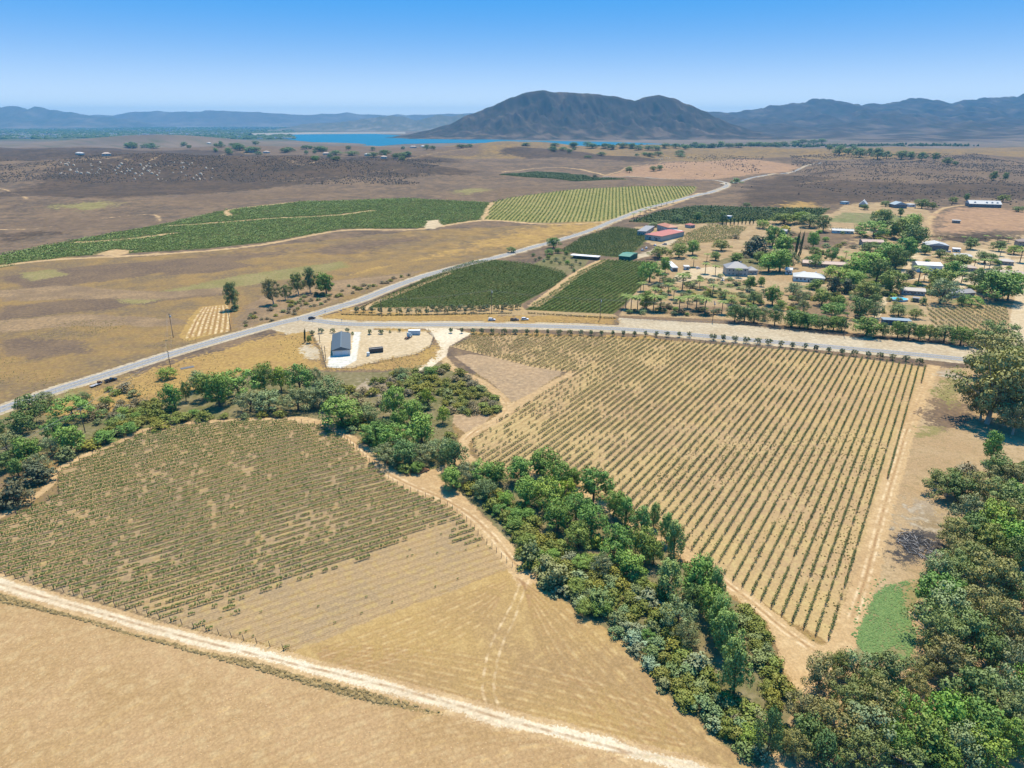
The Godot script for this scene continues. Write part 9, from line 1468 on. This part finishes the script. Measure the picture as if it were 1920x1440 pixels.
func ribbon_line(a: Vector2, b: Vector2, origin: Vector3) -> ArrayMesh:
	var d := [PackedVector3Array(), PackedVector3Array(), PackedColorArray()]
	var n := maxi(1, int(a.distance_to(b) / 8.0))
	for i in n:
		var p := a.lerp(b, float(i) / n)
		var q := a.lerp(b, float(i + 1) / n)
		limb(d, spot(p.x, p.y, 0.45) - origin, spot(q.x, q.y, 0.45) - origin, 0.022, 0.022, Color.BLACK, 3)
	return mesh_of(d[0], d[1], PackedColorArray())

func poly2(f: Array) -> PackedVector2Array:
	var p := PackedVector2Array()
	for i in range(0, f.size(), 2):
		p.append(Vector2(f[i], f[i + 1]))
	return p

func build_vines() -> void:
	vine_field(ROWS_RIGHT, "vine_row", "%o vine row from the right-hand track in the big right vineyard", "vine rows of the right vineyard", {"seed": 1, "step": 1.5, "width": 0.75, "lo": 0.35, "hi": 1.5, "n": 34, "s": 0.19, "ca": Color(0.077, 0.101, 0.026), "cb": Color(0.103, 0.134, 0.034), "gaps": 0.05, "patchy": 0.6, "sparse": true, "posts": true})
	vine_field(ROWS_LEFT, "vine_row", "%o vine row from the pale dirt road in the left hillside vineyard", "vine rows of the left vineyard", {"seed": 2, "step": 1.4, "width": 0.6, "lo": 0.35, "hi": 1.35, "n": 48, "s": 0.18, "ca": Color(0.092, 0.15, 0.026), "cb": Color(0.13, 0.2, 0.038), "gaps": 0.055, "patchy": 0.1, "bare": true, "posts": true})
	vine_field(ROWS_NEAR_MID, "vine_row", "%o row from the right in the lush vineyard above the junction", "vine rows above the junction", {"seed": 3, "step": 2.0, "width": 1.5, "lo": 0.3, "hi": 1.7, "n": 22, "s": 0.34, "ca": Color(0.075, 0.118, 0.021), "cb": Color(0.098, 0.156, 0.029), "gaps": 0.02, "patchy": 0.1})
	vine_field(ROWS_FAR_MID, "vine_row", "%o row from the right in the vineyard beside the palm garden", "vine rows beside the palm garden", {"seed": 4, "step": 2.0, "width": 1.4, "lo": 0.3, "hi": 1.7, "n": 22, "s": 0.34, "ca": Color(0.103, 0.156, 0.028), "cb": Color(0.135, 0.207, 0.037), "gaps": 0.03, "patchy": 0.15})
	vine_field(ROWS_WINERY, "vine_row", "%o row from the front in the dark vineyard beside the winery", "vine rows beside the winery", {"seed": 5, "step": 2.4, "width": 1.5, "lo": 0.3, "hi": 1.7, "n": 16, "s": 0.4, "ca": Color(0.055, 0.097, 0.022), "cb": Color(0.074, 0.128, 0.030), "gaps": 0.02, "patchy": 0.1})
	vine_field(ROWS_STRIPED, "vine_row", "%o row from the front in the striped vineyard behind the palms", "vine rows behind the palms", {"seed": 6, "step": 2.4, "width": 1.7, "lo": 0.3, "hi": 1.8, "n": 18, "s": 0.4, "ca": Color(0.155, 0.184, 0.052), "cb": Color(0.205, 0.244, 0.068), "gaps": 0.06, "patchy": 0.3})
	vine_field(ROWS_HOUSE, "vine_row", "%o row from the right in the small vineyard below the grey house", "vine rows below the grey house", {"seed": 7, "step": 1.8, "width": 0.9, "lo": 0.3, "hi": 1.6, "n": 22, "s": 0.28, "ca": Color(0.110, 0.139, 0.042), "cb": Color(0.145, 0.184, 0.056), "gaps": 0.06, "patchy": 0.3})
	vine_field(ROWS_HILL_RIGHT, "distant_vines", "striped green vineyard on the slope beyond the main road", "", {"seed": 8, "step": 4.0, "width": 2.3, "lo": 0.2, "hi": 1.8, "n": 16, "s": 0.55, "ca": Color(0.143, 0.175, 0.037), "cb": Color(0.189, 0.232, 0.051), "gaps": 0.02, "patchy": 0.1, "stuff": true})
	vine_field(ROWS_HILL_LEFT, "distant_vines", "deep green vineyard winding over the left slope", "", {"seed": 9, "step": 4.0, "width": 2.9, "lo": 0.2, "hi": 1.8, "n": 16, "s": 0.6, "ca": Color(0.136, 0.197, 0.042), "cb": Color(0.179, 0.262, 0.057), "gaps": 0.03, "patchy": 0.3, "stuff": true})
	vine_field(ROWS_BEHIND, "distant_vines", "dark green vines behind the winery", "", {"seed": 10, "step": 5.5, "width": 3.4, "lo": 0.2, "hi": 2.0, "n": 12, "s": 1.0, "ca": Color(0.055, 0.093, 0.025), "cb": Color(0.073, 0.124, 0.033), "gaps": 0.02, "patchy": 0.1, "stuff": true})

# ------------------------------------------------------------------ buildings
const WALLS := {"white": [0.72, 0.72, 0.7], "whiteblue": [0.6, 0.68, 0.76], "stone": [0.5, 0.46, 0.4], "wood": [0.3, 0.24, 0.18], "green": [0.03, 0.14, 0.08], "tan": [0.42, 0.33, 0.24], "dark": [0.2, 0.18, 0.165], "grey": [0.34, 0.36, 0.38], "blue": [0.18, 0.3, 0.46]}
const ROOFS := {"slate": [0.075, 0.105, 0.13], "red": [0.5, 0.13, 0.10], "orange": [0.5, 0.19, 0.10], "grey": [0.3, 0.3, 0.31], "white": [0.8, 0.8, 0.8], "pale": [0.52, 0.54, 0.54], "greenroof": [0.06, 0.26, 0.18], "pink": [0.48, 0.33, 0.27], "beige": [0.5, 0.45, 0.4], "tanroof": [0.47, 0.36, 0.28], "bluegrey": [0.3, 0.39, 0.45], "brown": [0.28, 0.21, 0.17]}

func roof_mesh(kind: String, w: float, d: float, rise: float) -> ArrayMesh:
	var o := 0.5
	if kind == "flat":
		return prism([[-w / 2 - o, 0], [w / 2 + o, 0], [w / 2 + o, rise], [-w / 2 - o, rise]], d + o * 2)
	if kind == "gable_depth":
		return prism([[-w / 2 - o, -0.15], [w / 2 + o, -0.15], [w / 2 + o, 0.05], [0, rise + 0.1], [-w / 2 - o, 0.05]], d + o * 2)
	var st := SurfaceTool.new()
	st.begin(Mesh.PRIMITIVE_TRIANGLES)
	st.set_smooth_group(-1)
	var x := w / 2 + o
	var z := d / 2 + o
	var inset := minf(x * 0.9, z) if kind == "hip" else 0.0
	if kind == "hip" and d > w:
		inset = x
	var r0 := Vector3(-x + inset, rise, 0)
	var r1 := Vector3(x - inset, rise, 0)
	if kind == "hip" and d > w:
		r0 = Vector3(0, rise, -z + inset)
		r1 = Vector3(0, rise, z - inset)
	var a := Vector3(-x, 0, z)
	var b := Vector3(x, 0, z)
	var c := Vector3(x, 0, -z)
	var e := Vector3(-x, 0, -z)
	var faces := [[a, r1, b, a, r0, r1], [c, r0, e, c, r1, r0], [b, r1, c], [e, r0, a]]
	if kind == "hip" and d > w:
		faces = [[a, r1, b], [c, r0, e], [b, r0, c, b, r1, r0], [e, r1, a, e, r0, r1]]
	for f in faces:
		for p in f:
			st.add_vertex(p)
	var dn := Vector3(0, -0.2, 0)
	for q in [[a, b], [b, c], [c, e], [e, a]]:
		for p in [q[0], q[1], q[1] + dn, q[0], q[1] + dn, q[0] + dn]:
			st.add_vertex(p)
	for p in [a + dn, b + dn, c + dn, a + dn, c + dn, e + dn]:
		st.add_vertex(p)
	st.generate_normals()
	return st.commit()

func build_buildings() -> void:
	var glass := paint(0.03, 0.045, 0.06, 0.1)
	var frame := paint(0.6, 0.6, 0.58)
	for b in BUILDINGS:
		var t := thing(b[0], b[1], b[2], spot(b[3], b[4]), b[5])
		var w: float = b[6]
		var d: float = b[7]
		var hgt: float = b[8]
		var wc: Array = WALLS[b[11]]
		var rc: Array = ROOFS[b[10 + 2]]
		var wm := grained(wc[0], wc[1], wc[2], 0.21, 0.2)
		var rm := grained(rc[0], rc[1], rc[2], 0.33, 0.25, 0.6)
		var open: bool = b[0] == "long_canopy" or b[0] == "blue_shade_shelter"
		if open:
			for i in 6:
				for s in [-1, 1]:
					box(t, "post", Vector3(0.25, hgt, 0.25), wm, Vector3((i / 5.0 - 0.5) * (w - 0.5), hgt / 2, s * (d / 2 - 0.3)))
			box(t, "back_panel", Vector3(w - 0.6, hgt * 0.7, 0.12), wm, Vector3(0, hgt * 0.35, -d / 2 + 0.6))
		else:
			var wall := part(t, "wall", prism([[-w / 2, -0.4], [w / 2, -0.4], [w / 2, hgt], [0, hgt + b[10] - 0.15], [-w / 2, hgt]], d) if b[9] == "gable_depth" else box_mesh(Vector3(w, hgt + 0.4, d)), wm, Vector3.ZERO if b[9] == "gable_depth" else Vector3(0, hgt / 2 - 0.2, 0))
			wall.name = "wall"
		if b[9] == "gable_front":
			for s in [-1, 1]:
				part(t, "gable", prism([[-d / 2, 0], [d / 2, 0], [0, b[10] * 0.93]], 0.3), wm, Vector3(s * (w / 2 - 0.3), hgt, 0), Vector3(0, PI / 2, 0))
		var roof := part(t, "roof", roof_mesh(b[9], w, d, b[10]), rm, Vector3(0, hgt + 0.05, 0))
		if b[9] == "gable_depth" or b[9] == "gable_front":
			box(roof, "ridge_cap", Vector3(0.4, 0.12, d + 0.9) if b[9] == "gable_depth" else Vector3(w + 0.9, 0.12, 0.4), paint(rc[0] * 1.5, rc[1] * 1.5, rc[2] * 1.5), Vector3(0, b[10] + (0.14 if b[9] == "gable_depth" else 0.04), 0))
		if b[0] == "ridge_house":
			for i in [-0.32, 0.05, 0.22, 0.38]:
				var dm := part(roof, "dormer", prism([[-1.4, 0], [1.4, 0], [1.4, 1.0], [0, 2.2], [-1.4, 1.0]], 5.0), rm, Vector3(i * w, 1.0, d * 0.24))
				dm.name = "dormer"
		if b[0] == "grey_mansion" or b[0] == "white_roof_house" or b[0] == "tan_roof_house":
			box(roof, "chimney", Vector3(0.9, 2.0, 0.9), wm, Vector3(w * 0.22, b[10] * 0.75, -d * 0.12))
		if open:
			continue
		var floors := 2 if hgt > 5.8 and b[13] > 6 else 1
		var per := int(b[13]) / floors
		for fl in floors:
			for i in per:
				var x := ((i + 0.5) / per - 0.5) * w * 0.9
				if fl == 0 and absf(x) < 0.9:
					x += 1.6
				var y := hgt * (0.55 if floors == 1 else (0.27 + 0.48 * fl))
				var win := box(t, "window", Vector3(1.5, 1.4, 0.1), frame, Vector3(x, y, d / 2 + 0.04))
				box(win, "pane", Vector3(1.26, 1.16, 0.06), glass, Vector3(0, 0, 0.045))
		for i in clampi(int(d / 5.0), 1, 4):
			if b[13] == 0 and b[0] != "metal_barn":
				break
			var side := -1.0 if b[3] > 0 else 1.0
			var win := box(t, "window", Vector3(0.1, 1.2, 1.4), frame, Vector3(side * (w / 2 + 0.04), hgt * 0.55, (i - 1.0) * 4.2))
			box(win, "pane", Vector3(0.06, 1.0, 1.2), glass, Vector3(side * 0.045, 0, 0))
		for i in b[14]:
			var wide := 1.1 if b[14] == 1 else 2.8
			var hh := 2.1 if b[14] == 1 else minf(3.0, hgt * 0.8)
			var x: float = 0.0 if b[14] == 1 else ((i + 0.5) / b[14] - 0.5) * w * 0.8
			var door := box(t, "door", Vector3(wide, hh, 0.12), paint(0.16, 0.14, 0.13) if b[0] != "metal_barn" else paint(0.55, 0.57, 0.6), Vector3(x, hh / 2 - 0.02, d / 2 + 0.05))
			box(door, "handle", Vector3(0.08, 0.25, 0.08), paint(0.5, 0.5, 0.5, 0.3, 0.9), Vector3(wide * 0.38, 0, 0.09))
	var count := 0
	for p in HILLHOUSES:
		count += 1
		var t := thing("hill_house", "%s tiny house from the left on the far brown hills" % ordinal(count), "house", spot(p[0], p[1]), rng.randf_range(-0.6, 0.6), "houses on the far brown hills")
		var w := rng.randf_range(16, 28)
		box(t, "wall", Vector3(w, 5, 12), paint(0.5, 0.45, 0.38), Vector3(0, 2.3, 0))
		part(t, "roof", roof_mesh("hip", w, 12, 3.2), paint(0.42, 0.33, 0.27) if count % 2 else paint(0.55, 0.53, 0.5), Vector3(0, 4.85, 0))
		for i in 3:
			box(t, "window", Vector3(1.8, 1.5, 0.1), glass, Vector3((i - 1) * w * 0.3, 2.7, 6.03))

# ------------------------------------------------------------------ vehicles and small things
func wheel(parent: Node, at: Vector3, r := 0.36) -> void:
	var tyre := part(parent, "wheel", rod_mesh(r, r, 0.26, 14), paint(0.02, 0.02, 0.022, 0.9), at, Vector3(PI / 2, 0, 0))
	part(tyre, "rim", rod_mesh(r * 0.58, r * 0.58, 0.28, 10), paint(0.4, 0.4, 0.42, 0.3, 0.8))

func car(called: String, label: String, at: Vector3, turn: float, col: Array, pickup := false, group := "") -> Node3D:
	var t := thing(called, label, "pickup" if pickup else "car", at, turn, group)
	var m := paint(col[0], col[1], col[2], 0.25)
	m.clearcoat_enabled = true
	m.clearcoat = 0.6
	var glass := paint(0.02, 0.025, 0.03, 0.05)
	var l := 5.6 if pickup else 4.7
	var outline := [[-l / 2, 0.35], [-l / 2 + 0.1, 0.32], [l / 2 - 0.15, 0.32], [l / 2, 0.5], [l / 2 - 0.05, 0.82], [l / 2 - 1.25, 1.0], [-l / 2 + 0.1, 1.02], [-l / 2, 0.85]]
	part(t, "body", prism(outline, 1.82), m)
	var ca := l / 2 - 1.2
	var cb := -0.35 if pickup else -l / 2 + 0.15
	part(t, "cabin", prism([[cb, 0.98], [ca, 0.98], [ca - 0.75, 1.56], [cb + 0.25, 1.6]], 1.6), glass)
	part(t, "roof", prism([[cb + 0.2, 1.585], [ca - 0.72, 1.55], [ca - 0.85, 1.66], [cb + 0.35, 1.68]], 1.56), m)
	if pickup:
		for s in [-1, 1]:
			box(t, "bed_side", Vector3(2.2, 0.4, 0.1), m, Vector3(-l / 2 + 1.15, 1.18, s * 0.84))
		box(t, "tailgate", Vector3(0.1, 0.4, 1.6), m, Vector3(-l / 2 + 0.06, 1.18, 0))
	for s in [-1, 1]:
		wheel(t, Vector3(l / 2 - 0.95, 0.36, s * 0.8))
		wheel(t, Vector3(-l / 2 + 0.95, 0.36, s * 0.8))
		box(t, "headlight", Vector3(0.08, 0.16, 0.36), paint(0.8, 0.8, 0.78, 0.1), Vector3(l / 2 - 0.01, 0.72, s * 0.66))
		box(t, "tail_light", Vector3(0.06, 0.2, 0.25), paint(0.4, 0.02, 0.02, 0.2), Vector3(-l / 2 + 0.01, 0.78, s * 0.72))
	return t

func mid(p: Array) -> Vector3:
	return spot((p[0][0] + p[1][0]) / 2, (p[0][1] + p[1][1]) / 2)

func heading(p: Array) -> float:
	return atan2(-(p[1][1] - p[0][1]), p[1][0] - p[0][0])

func build_small_things() -> void:
	var up := Vector3(0, 0.1, 0)
	car("pickup_truck", "dark pickup truck towing a flat trailer along the main road", mid(PICKUP) + up, heading(PICKUP), [0.012, 0.02, 0.025], true)
	var t := thing("flatbed_trailer", "low flat trailer with a brown load hitched to the dark pickup", "trailer", mid(TRAILER) + up, heading(TRAILER))
	box(t, "deck", Vector3(5.6, 0.14, 2.1), paint(0.3, 0.31, 0.33), Vector3(0, 0.62, 0))
	box(t, "drawbar", Vector3(1.6, 0.12, 0.14), paint(0.15, 0.15, 0.16), Vector3(3.4, 0.56, 0))
	box(t, "headboard", Vector3(0.1, 0.7, 2.0), paint(0.3, 0.31, 0.33), Vector3(2.7, 1.0, 0))
	for s in [-1, 1]:
		wheel(t, Vector3(-0.5, 0.36, s * 0.95))
		wheel(t, Vector3(0.4, 0.36, s * 0.95))
		for i in 4:
			box(t, "stake", Vector3(0.08, 0.5, 0.08), paint(0.3, 0.31, 0.33), Vector3(-2.6 + i * 1.6, 0.93, s * 1.0))
	var load_ := thing("wooden_crate", "small brown crate on the front of the flat trailer", "crate", mid(TRAILER) + up + Vector3(cos(heading(TRAILER)) * 1.9, 0.69, -sin(heading(TRAILER)) * 1.9), heading(TRAILER))
	for i in 4:
		box(load_, "board", Vector3(1.1, 0.24, 1.3), grained(0.2, 0.09, 0.045, 1.2), Vector3(0, 0.14 + 0.26 * i, 0))
	car("car", "black car turning at the road junction", mid(BLACK_CAR) + up, heading(BLACK_CAR), [0.01, 0.012, 0.015])
	var pk := ["white car parked beside the side road, left of the brown one", "dark brown pickup parked beside the side road between white cars", "white car parked beside the side road, right of the brown one"]
	for i in 3:
		car(["car", "pickup_truck", "car"][i], pk[i], spot(PARKED[i][0], PARKED[i][1], 0.05), 0.02, [[0.75, 0.75, 0.75], [0.12, 0.08, 0.06], [0.75, 0.75, 0.75]][i], i == 1, "vehicles parked along the side road")
	var yl := ["white car on the drive of the stone house", "white car nearest the green shed on the winery track", "silver car halfway up the winery track", "white car beside the arcade of the winery hall", "white car in front of the dark-walled barn", "white van at the right corner of the dark-walled barn", "grey car closest to the winery hall corner"]
	for i in YARDCARS.size():
		car("car", yl[i], spot(YARDCARS[i][0], YARDCARS[i][1], 0.02), 0.5 + i * 0.4, [0.7, 0.7, 0.71] if i != 6 else [0.25, 0.26, 0.28], false, "cars parked among the houses")
	# open dumpster
	t = thing("dumpster", "long black open-topped dumpster in the gravel yard", "dumpster", mid(DUMPSTER), heading(DUMPSTER))
	t.position += Vector3(0, 0, -1.2)
	var steel := paint(0.035, 0.04, 0.045, 0.5)
	box(t, "floor", Vector3(7.6, 0.2, 2.4), steel, Vector3(0, 0.35, 0))
	for s in [-1, 1]:
		var sd := box(t, "side", Vector3(7.6, 2.0, 0.12), steel, Vector3(0, 1.45, s * 1.2))
		for i in 9:
			box(sd, "rib", Vector3(0.14, 1.9, 0.12), steel, Vector3(-3.6 + i * 0.9, 0, s * 0.12))
		box(t, "end", Vector3(0.12, 2.0, 2.28), steel, Vector3(s * 3.74, 1.45, 0))
		box(t, "rim", Vector3(7.8, 0.14, 0.22), paint(0.3, 0.32, 0.33), Vector3(0, 2.52, s * 1.2))
		box(t, "skid", Vector3(7.4, 0.25, 0.2), steel, Vector3(0, 0.12, s * 0.8))
	box(t, "load", Vector3(7.3, 0.5, 2.2), grained(0.28, 0.27, 0.25, 0.8), Vector3(0, 1.9, 0))
	# container
	t = thing("shipping_container", "pale blue-grey shipping container at the back of the yard", "container", mid(CONTAINER), heading(CONTAINER))
	var cm := paint(0.42, 0.5, 0.56, 0.5)
	var body := box(t, "body", Vector3(7.0, 2.6, 2.44), cm, Vector3(0, 1.4, 0))
	for i in 22:
		box(body, "rib", Vector3(0.14, 2.3, 0.08), cm, Vector3(-3.3 + i * 0.314, 0, 1.24))
	box(t, "roof", Vector3(7.05, 0.08, 2.5), paint(0.7, 0.72, 0.73), Vector3(0, 2.75, 0))
	for s in [-1, 1]:
		box(t, "door", Vector3(0.08, 2.3, 1.1), cm, Vector3(3.54, 1.4, s * 0.58))
	# tractor unit
	t = thing("semi_truck", "blue semi truck tractor parked beside the container", "truck", mid(TRACTOR), heading(TRACTOR))
	box(t, "frame", Vector3(6.6, 0.3, 0.9), paint(0.12, 0.05, 0.035), Vector3(0, 0.85, 0))
	part(t, "cab", prism([[0.3, 0.9], [3.4, 0.9], [3.4, 1.7], [2.1, 1.9], [1.8, 3.0], [0.3, 3.2]], 2.2), paint(0.35, 0.5, 0.58, 0.3))
	part(t, "windscreen", prism([[2.12, 1.95], [2.2, 1.97], [1.9, 2.9], [1.84, 2.9]], 1.9), paint(0.02, 0.03, 0.04, 0.05))
	box(t, "fifth_wheel", Vector3(1.1, 0.15, 1.0), paint(0.2, 0.08, 0.05), Vector3(-1.6, 1.1, 0))
	for s in [-1, 1]:
		wheel(t, Vector3(2.6, 0.52, s * 1.0), 0.52)
		wheel(t, Vector3(-1.1, 0.52, s * 1.0), 0.52)
		wheel(t, Vector3(-2.4, 0.52, s * 1.0), 0.52)
		part(t, "exhaust_stack", rod_mesh(0.09, 0.09, 2.6), paint(0.6, 0.6, 0.6, 0.2, 0.9), Vector3(0.2, 2.4, s * 0.95))
	# lean-to and tanks at the barn
	t = thing("water_tank", "pale round tank beside the front wall of the barn", "tank", spot(-78.6, -354.0))
	part(t, "shell", rod_mesh(0.9, 0.9, 1.9, 16), paint(0.5, 0.56, 0.56), Vector3(0, 0.95, 0))
	part(t, "lid", rod_mesh(0.92, 0.3, 0.3, 16), paint(0.56, 0.6, 0.6), Vector3(0, 2.05, 0))
	# plank bridge
	t = thing("plank_bridge", "orange-brown plank bridge lying across the creek gap", "bridge", mid(BRIDGE) + Vector3(0, 0.35, 0), heading(BRIDGE))
	for i in 12:
		box(t, "plank", Vector3(0.42, 0.12, 2.3), grained(0.42 + 0.02 * (i % 3), 0.2, 0.08, 0.7), Vector3(-2.6 + i * 0.46, 0, 0.0))
	for s in [-1, 1]:
		box(t, "beam", Vector3(5.6, 0.28, 0.2), paint(0.2, 0.1, 0.05), Vector3(-0.05, -0.2, s * 0.9))
	# pool
	t = thing("swimming_pool", "round above-ground pool with turquoise water behind the houses", "pool", spot(POOL[0][0], POOL[0][1]))
	var ring := TorusMesh.new()
	ring.inner_radius = 4.3
	ring.outer_radius = 4.7
	part(t, "rim", ring, paint(0.6, 0.62, 0.64), Vector3(0, 1.2, 0), Vector3.ZERO, Vector3(1.35, 0.7, 1.0))
	part(t, "wall", rod_mesh(4.4, 4.4, 1.2, 32), paint(0.3, 0.45, 0.58), Vector3(0, 0.55, 0), Vector3.ZERO, Vector3(1.35, 1, 1))
	part(t, "water", rod_mesh(4.3, 4.3, 0.04, 32), paint(0.1, 0.5, 0.62, 0.08), Vector3(0, 1.18, 0), Vector3.ZERO, Vector3(1.35, 1, 1))
	# fountain and clipped hedge roll in the estate
	t = thing("stone_fountain", "white tiered fountain in front of the stone house", "fountain", spot(FOUNTAIN[0][0], FOUNTAIN[0][1]))
	part(t, "basin", rod_mesh(1.6, 1.7, 0.6, 16), paint(0.65, 0.63, 0.6), Vector3(0, 0.3, 0))
	part(t, "column", rod_mesh(0.35, 0.2, 1.8, 10), paint(0.65, 0.63, 0.6), Vector3(0, 1.4, 0))
	part(t, "bowl", rod_mesh(0.2, 0.8, 0.35, 14), paint(0.65, 0.63, 0.6), Vector3(0, 2.0, 0))
	# brush pile
	t = thing("brush_pile", "heap of burnt black branches at the edge of the grove", "brush pile", spot(BRUSHPILE[0][0], BRUSHPILE[0][1]))
	for i in 190:
		var a := rng.randf() * TAU
		var rr := 7.0 * sqrt(rng.randf())
		var ash := rng.randf()
		part(t, "branch", rod_mesh(0.09, 0.04, 3.2, 5), paint(0.05, 0.05, 0.055) if ash < 0.7 else paint(0.3, 0.28, 0.26), Vector3(cos(a) * rr * 0.75, 0.25 + 0.9 * (1.0 - rr / 7.0) * rng.randf(), sin(a) * rr), Vector3(PI / 2 + rng.randf_range(-0.25, 0.25), 0, rng.randf() * TAU))
	build_poles()
	build_fences()

func build_poles() -> void:
	var wood := grained(0.16, 0.115, 0.085, 0.6)
	var dark := paint(0.1, 0.1, 0.105)
	var names := ["utility pole with transformers in the brown field left of the ploughed strip", "plain utility pole at the right edge of the ploughed strip", "utility pole beside the main road above a round bush", "utility pole standing among the trees at the left edge", "slim pole behind the dark-roofed barn", "utility pole with transformers below the lush mid vineyard", "utility pole in front of the vineyard beside the palm garden", "utility pole with transformers in front of the palm garden", "utility pole at the left end of the lush mid vineyard", "utility pole behind the wooden fence on the side road", "utility pole in the small vineyard at the right", "short pole at the left corner of the barn yard"]
	var tops := []
	for i in range(0, POLES.size(), 3):
		var k := i / 3
		var hgt: float = POLES[i + 2]
		var t := thing("utility_pole", names[k], "utility pole", spot(POLES[i], POLES[i + 1]), 0.0 if k > 3 else 0.9, "utility poles")
		part(t, "pole", rod_mesh(0.2, 0.13, hgt, 8), wood, Vector3(0, hgt / 2, 0))
		var arm := Vector3(0, hgt - 0.6, 0)
		if k != 4 and k != 11:
			var c := box(t, "crossarm", Vector3(0.14, 0.16, 3.0), wood, arm)
			for s in [-1.35, -0.7, 0.7, 1.35]:
				part(c, "insulator", rod_mesh(0.09, 0.06, 0.28, 8), paint(0.45, 0.45, 0.43), Vector3(0, 0.2, s))
			if k in [0, 5, 7, 6]:
				for s in [-0.55, 0.55]:
					part(t, "transformer", rod_mesh(0.32, 0.32, 1.0, 12), paint(0.42, 0.45, 0.47), Vector3(0.3, hgt - 1.7, s))
		tops.append(spot(POLES[i], POLES[i + 1], hgt - 0.35))
	var pairs := [[8, 5, "left of the transformer pole"], [5, 6, "over the lush mid vineyard"], [6, 7, "over the palm garden"], [7, 9, "over the hedge trees"], [9, 10, "over the small vineyard"], [0, 1, "over the ploughed strip"], [1, 8, "over the main road"], [0, 2, "across the main road"], [2, 3, "over the creek trees at the left"]]
	for p in pairs:
		wires(tops[p[0]], tops[p[1]], p[2])
	wires(tops[3], Vector3(-190, 9, -205), "over the dark trees at the left edge")

func wires(a: Vector3, b: Vector3, where: String) -> void:
	var t := thing("power_line", "thin overhead power lines %s" % where, "power line", Vector3.ZERO, 0.0, "overhead power lines")
	var side := (b - a).cross(Vector3.UP).normalized()
	for s in [-1.35, 0.7, 1.35]:
		var d := [PackedVector3Array(), PackedVector3Array(), PackedColorArray()]
		var n := 10
		for i in n:
			var u := float(i) / n
			var v := float(i + 1) / n
			limb(d, a.lerp(b, u) + side * s - Vector3(0, 4.0 * u * (1 - u) * 1.2, 0), a.lerp(b, v) + side * s - Vector3(0, 4.0 * v * (1 - v) * 1.2, 0), 0.025, 0.025, Color.BLACK, 3)
		part(t, "wire", mesh_of(d[0], d[1], PackedColorArray()), paint(0.3, 0.31, 0.32))

func fence(called: String, label: String, pts: Array, gap: float, hgt: float, rails: Array, m: Material, w := 0.12) -> void:
	var t := thing(called, label, "fence", spot(pts[0][0], pts[0][1]))
	var o := t.position
	for i in pts.size() - 1:
		var a := Vector2(pts[i][0], pts[i][1])
		var b := Vector2(pts[i + 1][0], pts[i + 1][1])
		var l := a.distance_to(b)
		var n := maxi(1, int(l / gap))
		for j in n:
			var p := a.lerp(b, float(j) / n)
			box(t, "post", Vector3(w, hgt, w), m, spot(p.x, p.y, hgt / 2 - 0.05) - o)
		var c := (a + b) / 2
		for y in rails:
			box(t, "rail", Vector3(l, 0.1, 0.05), m, spot(c.x, c.y, y) - o, Vector3(0, atan2(-(b.y - a.y), b.x - a.x), 0))

func hedge(called: String, label: String, pts: Array, hgt: float, wid: float) -> void:
	var r := RandomNumberGenerator.new()
	r.seed = pts.size() * 5
	var d := [PackedVector3Array(), PackedVector3Array(), PackedColorArray()]
	var o := spot(pts[0][0], pts[0][1])
	for i in pts.size() - 1:
		var a := Vector2(pts[i][0], pts[i][1])
		var b := Vector2(pts[i + 1][0], pts[i + 1][1])
		var n := int(a.distance_to(b) / 1.2)
		for j in n:
			var p := a.lerp(b, (j + r.randf() * 0.6) / n)
			blob(d, spot(p.x, p.y, hgt * 0.5) - o, Vector3(0.9, hgt * 0.55, wid * 0.5), 18, 0.3, Color(0.08, 0.09, 0.035), Color(0.15, 0.13, 0.06), r)
	var t := thing(called, label, "hedge", o)
	part(t, "foliage", mesh_of(d[0], d[1], d[2]), leaf_material())

func build_fences() -> void:
	var wood := grained(0.2, 0.16, 0.125, 0.7)
	fence("yard_fence", "post and wire fence curving round the gravel yard", YARDFENCE, 2.6, 1.5, [0.6, 1.3], wood)
	fence("wooden_fence", "dark wooden fence in front of the hedge trees on the side road", ESTATEFENCE.slice(2), 2.6, 1.7, [0.4, 0.8, 1.2, 1.6], wood, 0.16)
	fence("low_fence", "low pale fence in front of the palm garden", ESTATEFENCE.slice(0, 3), 4.0, 1.0, [0.5, 0.95], paint(0.45, 0.4, 0.34))
	hedge("low_hedge", "low dry hedge in front of the vines beside the palm garden", VINEFENCE, 1.1, 1.2)
	hedge("low_hedge", "low dry hedge in front of the double olive rows", HEDGE, 0.8, 1.0)
	hedge("low_hedge", "dark scrubby hedge between the main road and the lush vineyard", HEDGE2, 1.2, 1.8)
	for i in ESTATEHEDGES.size():
		hedge("garden_hedge", ["clipped hedge at the foot of the palm garden terrace", "long green hedge across the middle of the palm garden", "green hedge sloping down the right of the palm garden", "dark clipped hedge in front of the stone house", "green hedge behind the upper estate courtyard", "long dark hedge below the bare ridge slope"][i], ESTATEHEDGES[i], 1.8, 2.4)
	var sl := ["small sign post beside the black car", "sign post at the tip of the junction", "post beside the hedge above the junction", "sign post at the mouth of the side road", "sign post on the gravel left of the junction"]
	for i in SIGNS.size():
		var t := thing("road_sign", sl[i], "sign", spot(SIGNS[i][0], SIGNS[i][1]), 0.5, "road signs at the junction")
		part(t, "post", rod_mesh(0.06, 0.06, 2.6, 6), paint(0.35, 0.33, 0.3), Vector3(0, 1.3, 0))
		box(t, "plate", Vector3(0.75, 0.75, 0.05), paint(0.5, 0.5, 0.48), Vector3(0, 2.3, 0.06), Vector3(0, 0, PI / 4))
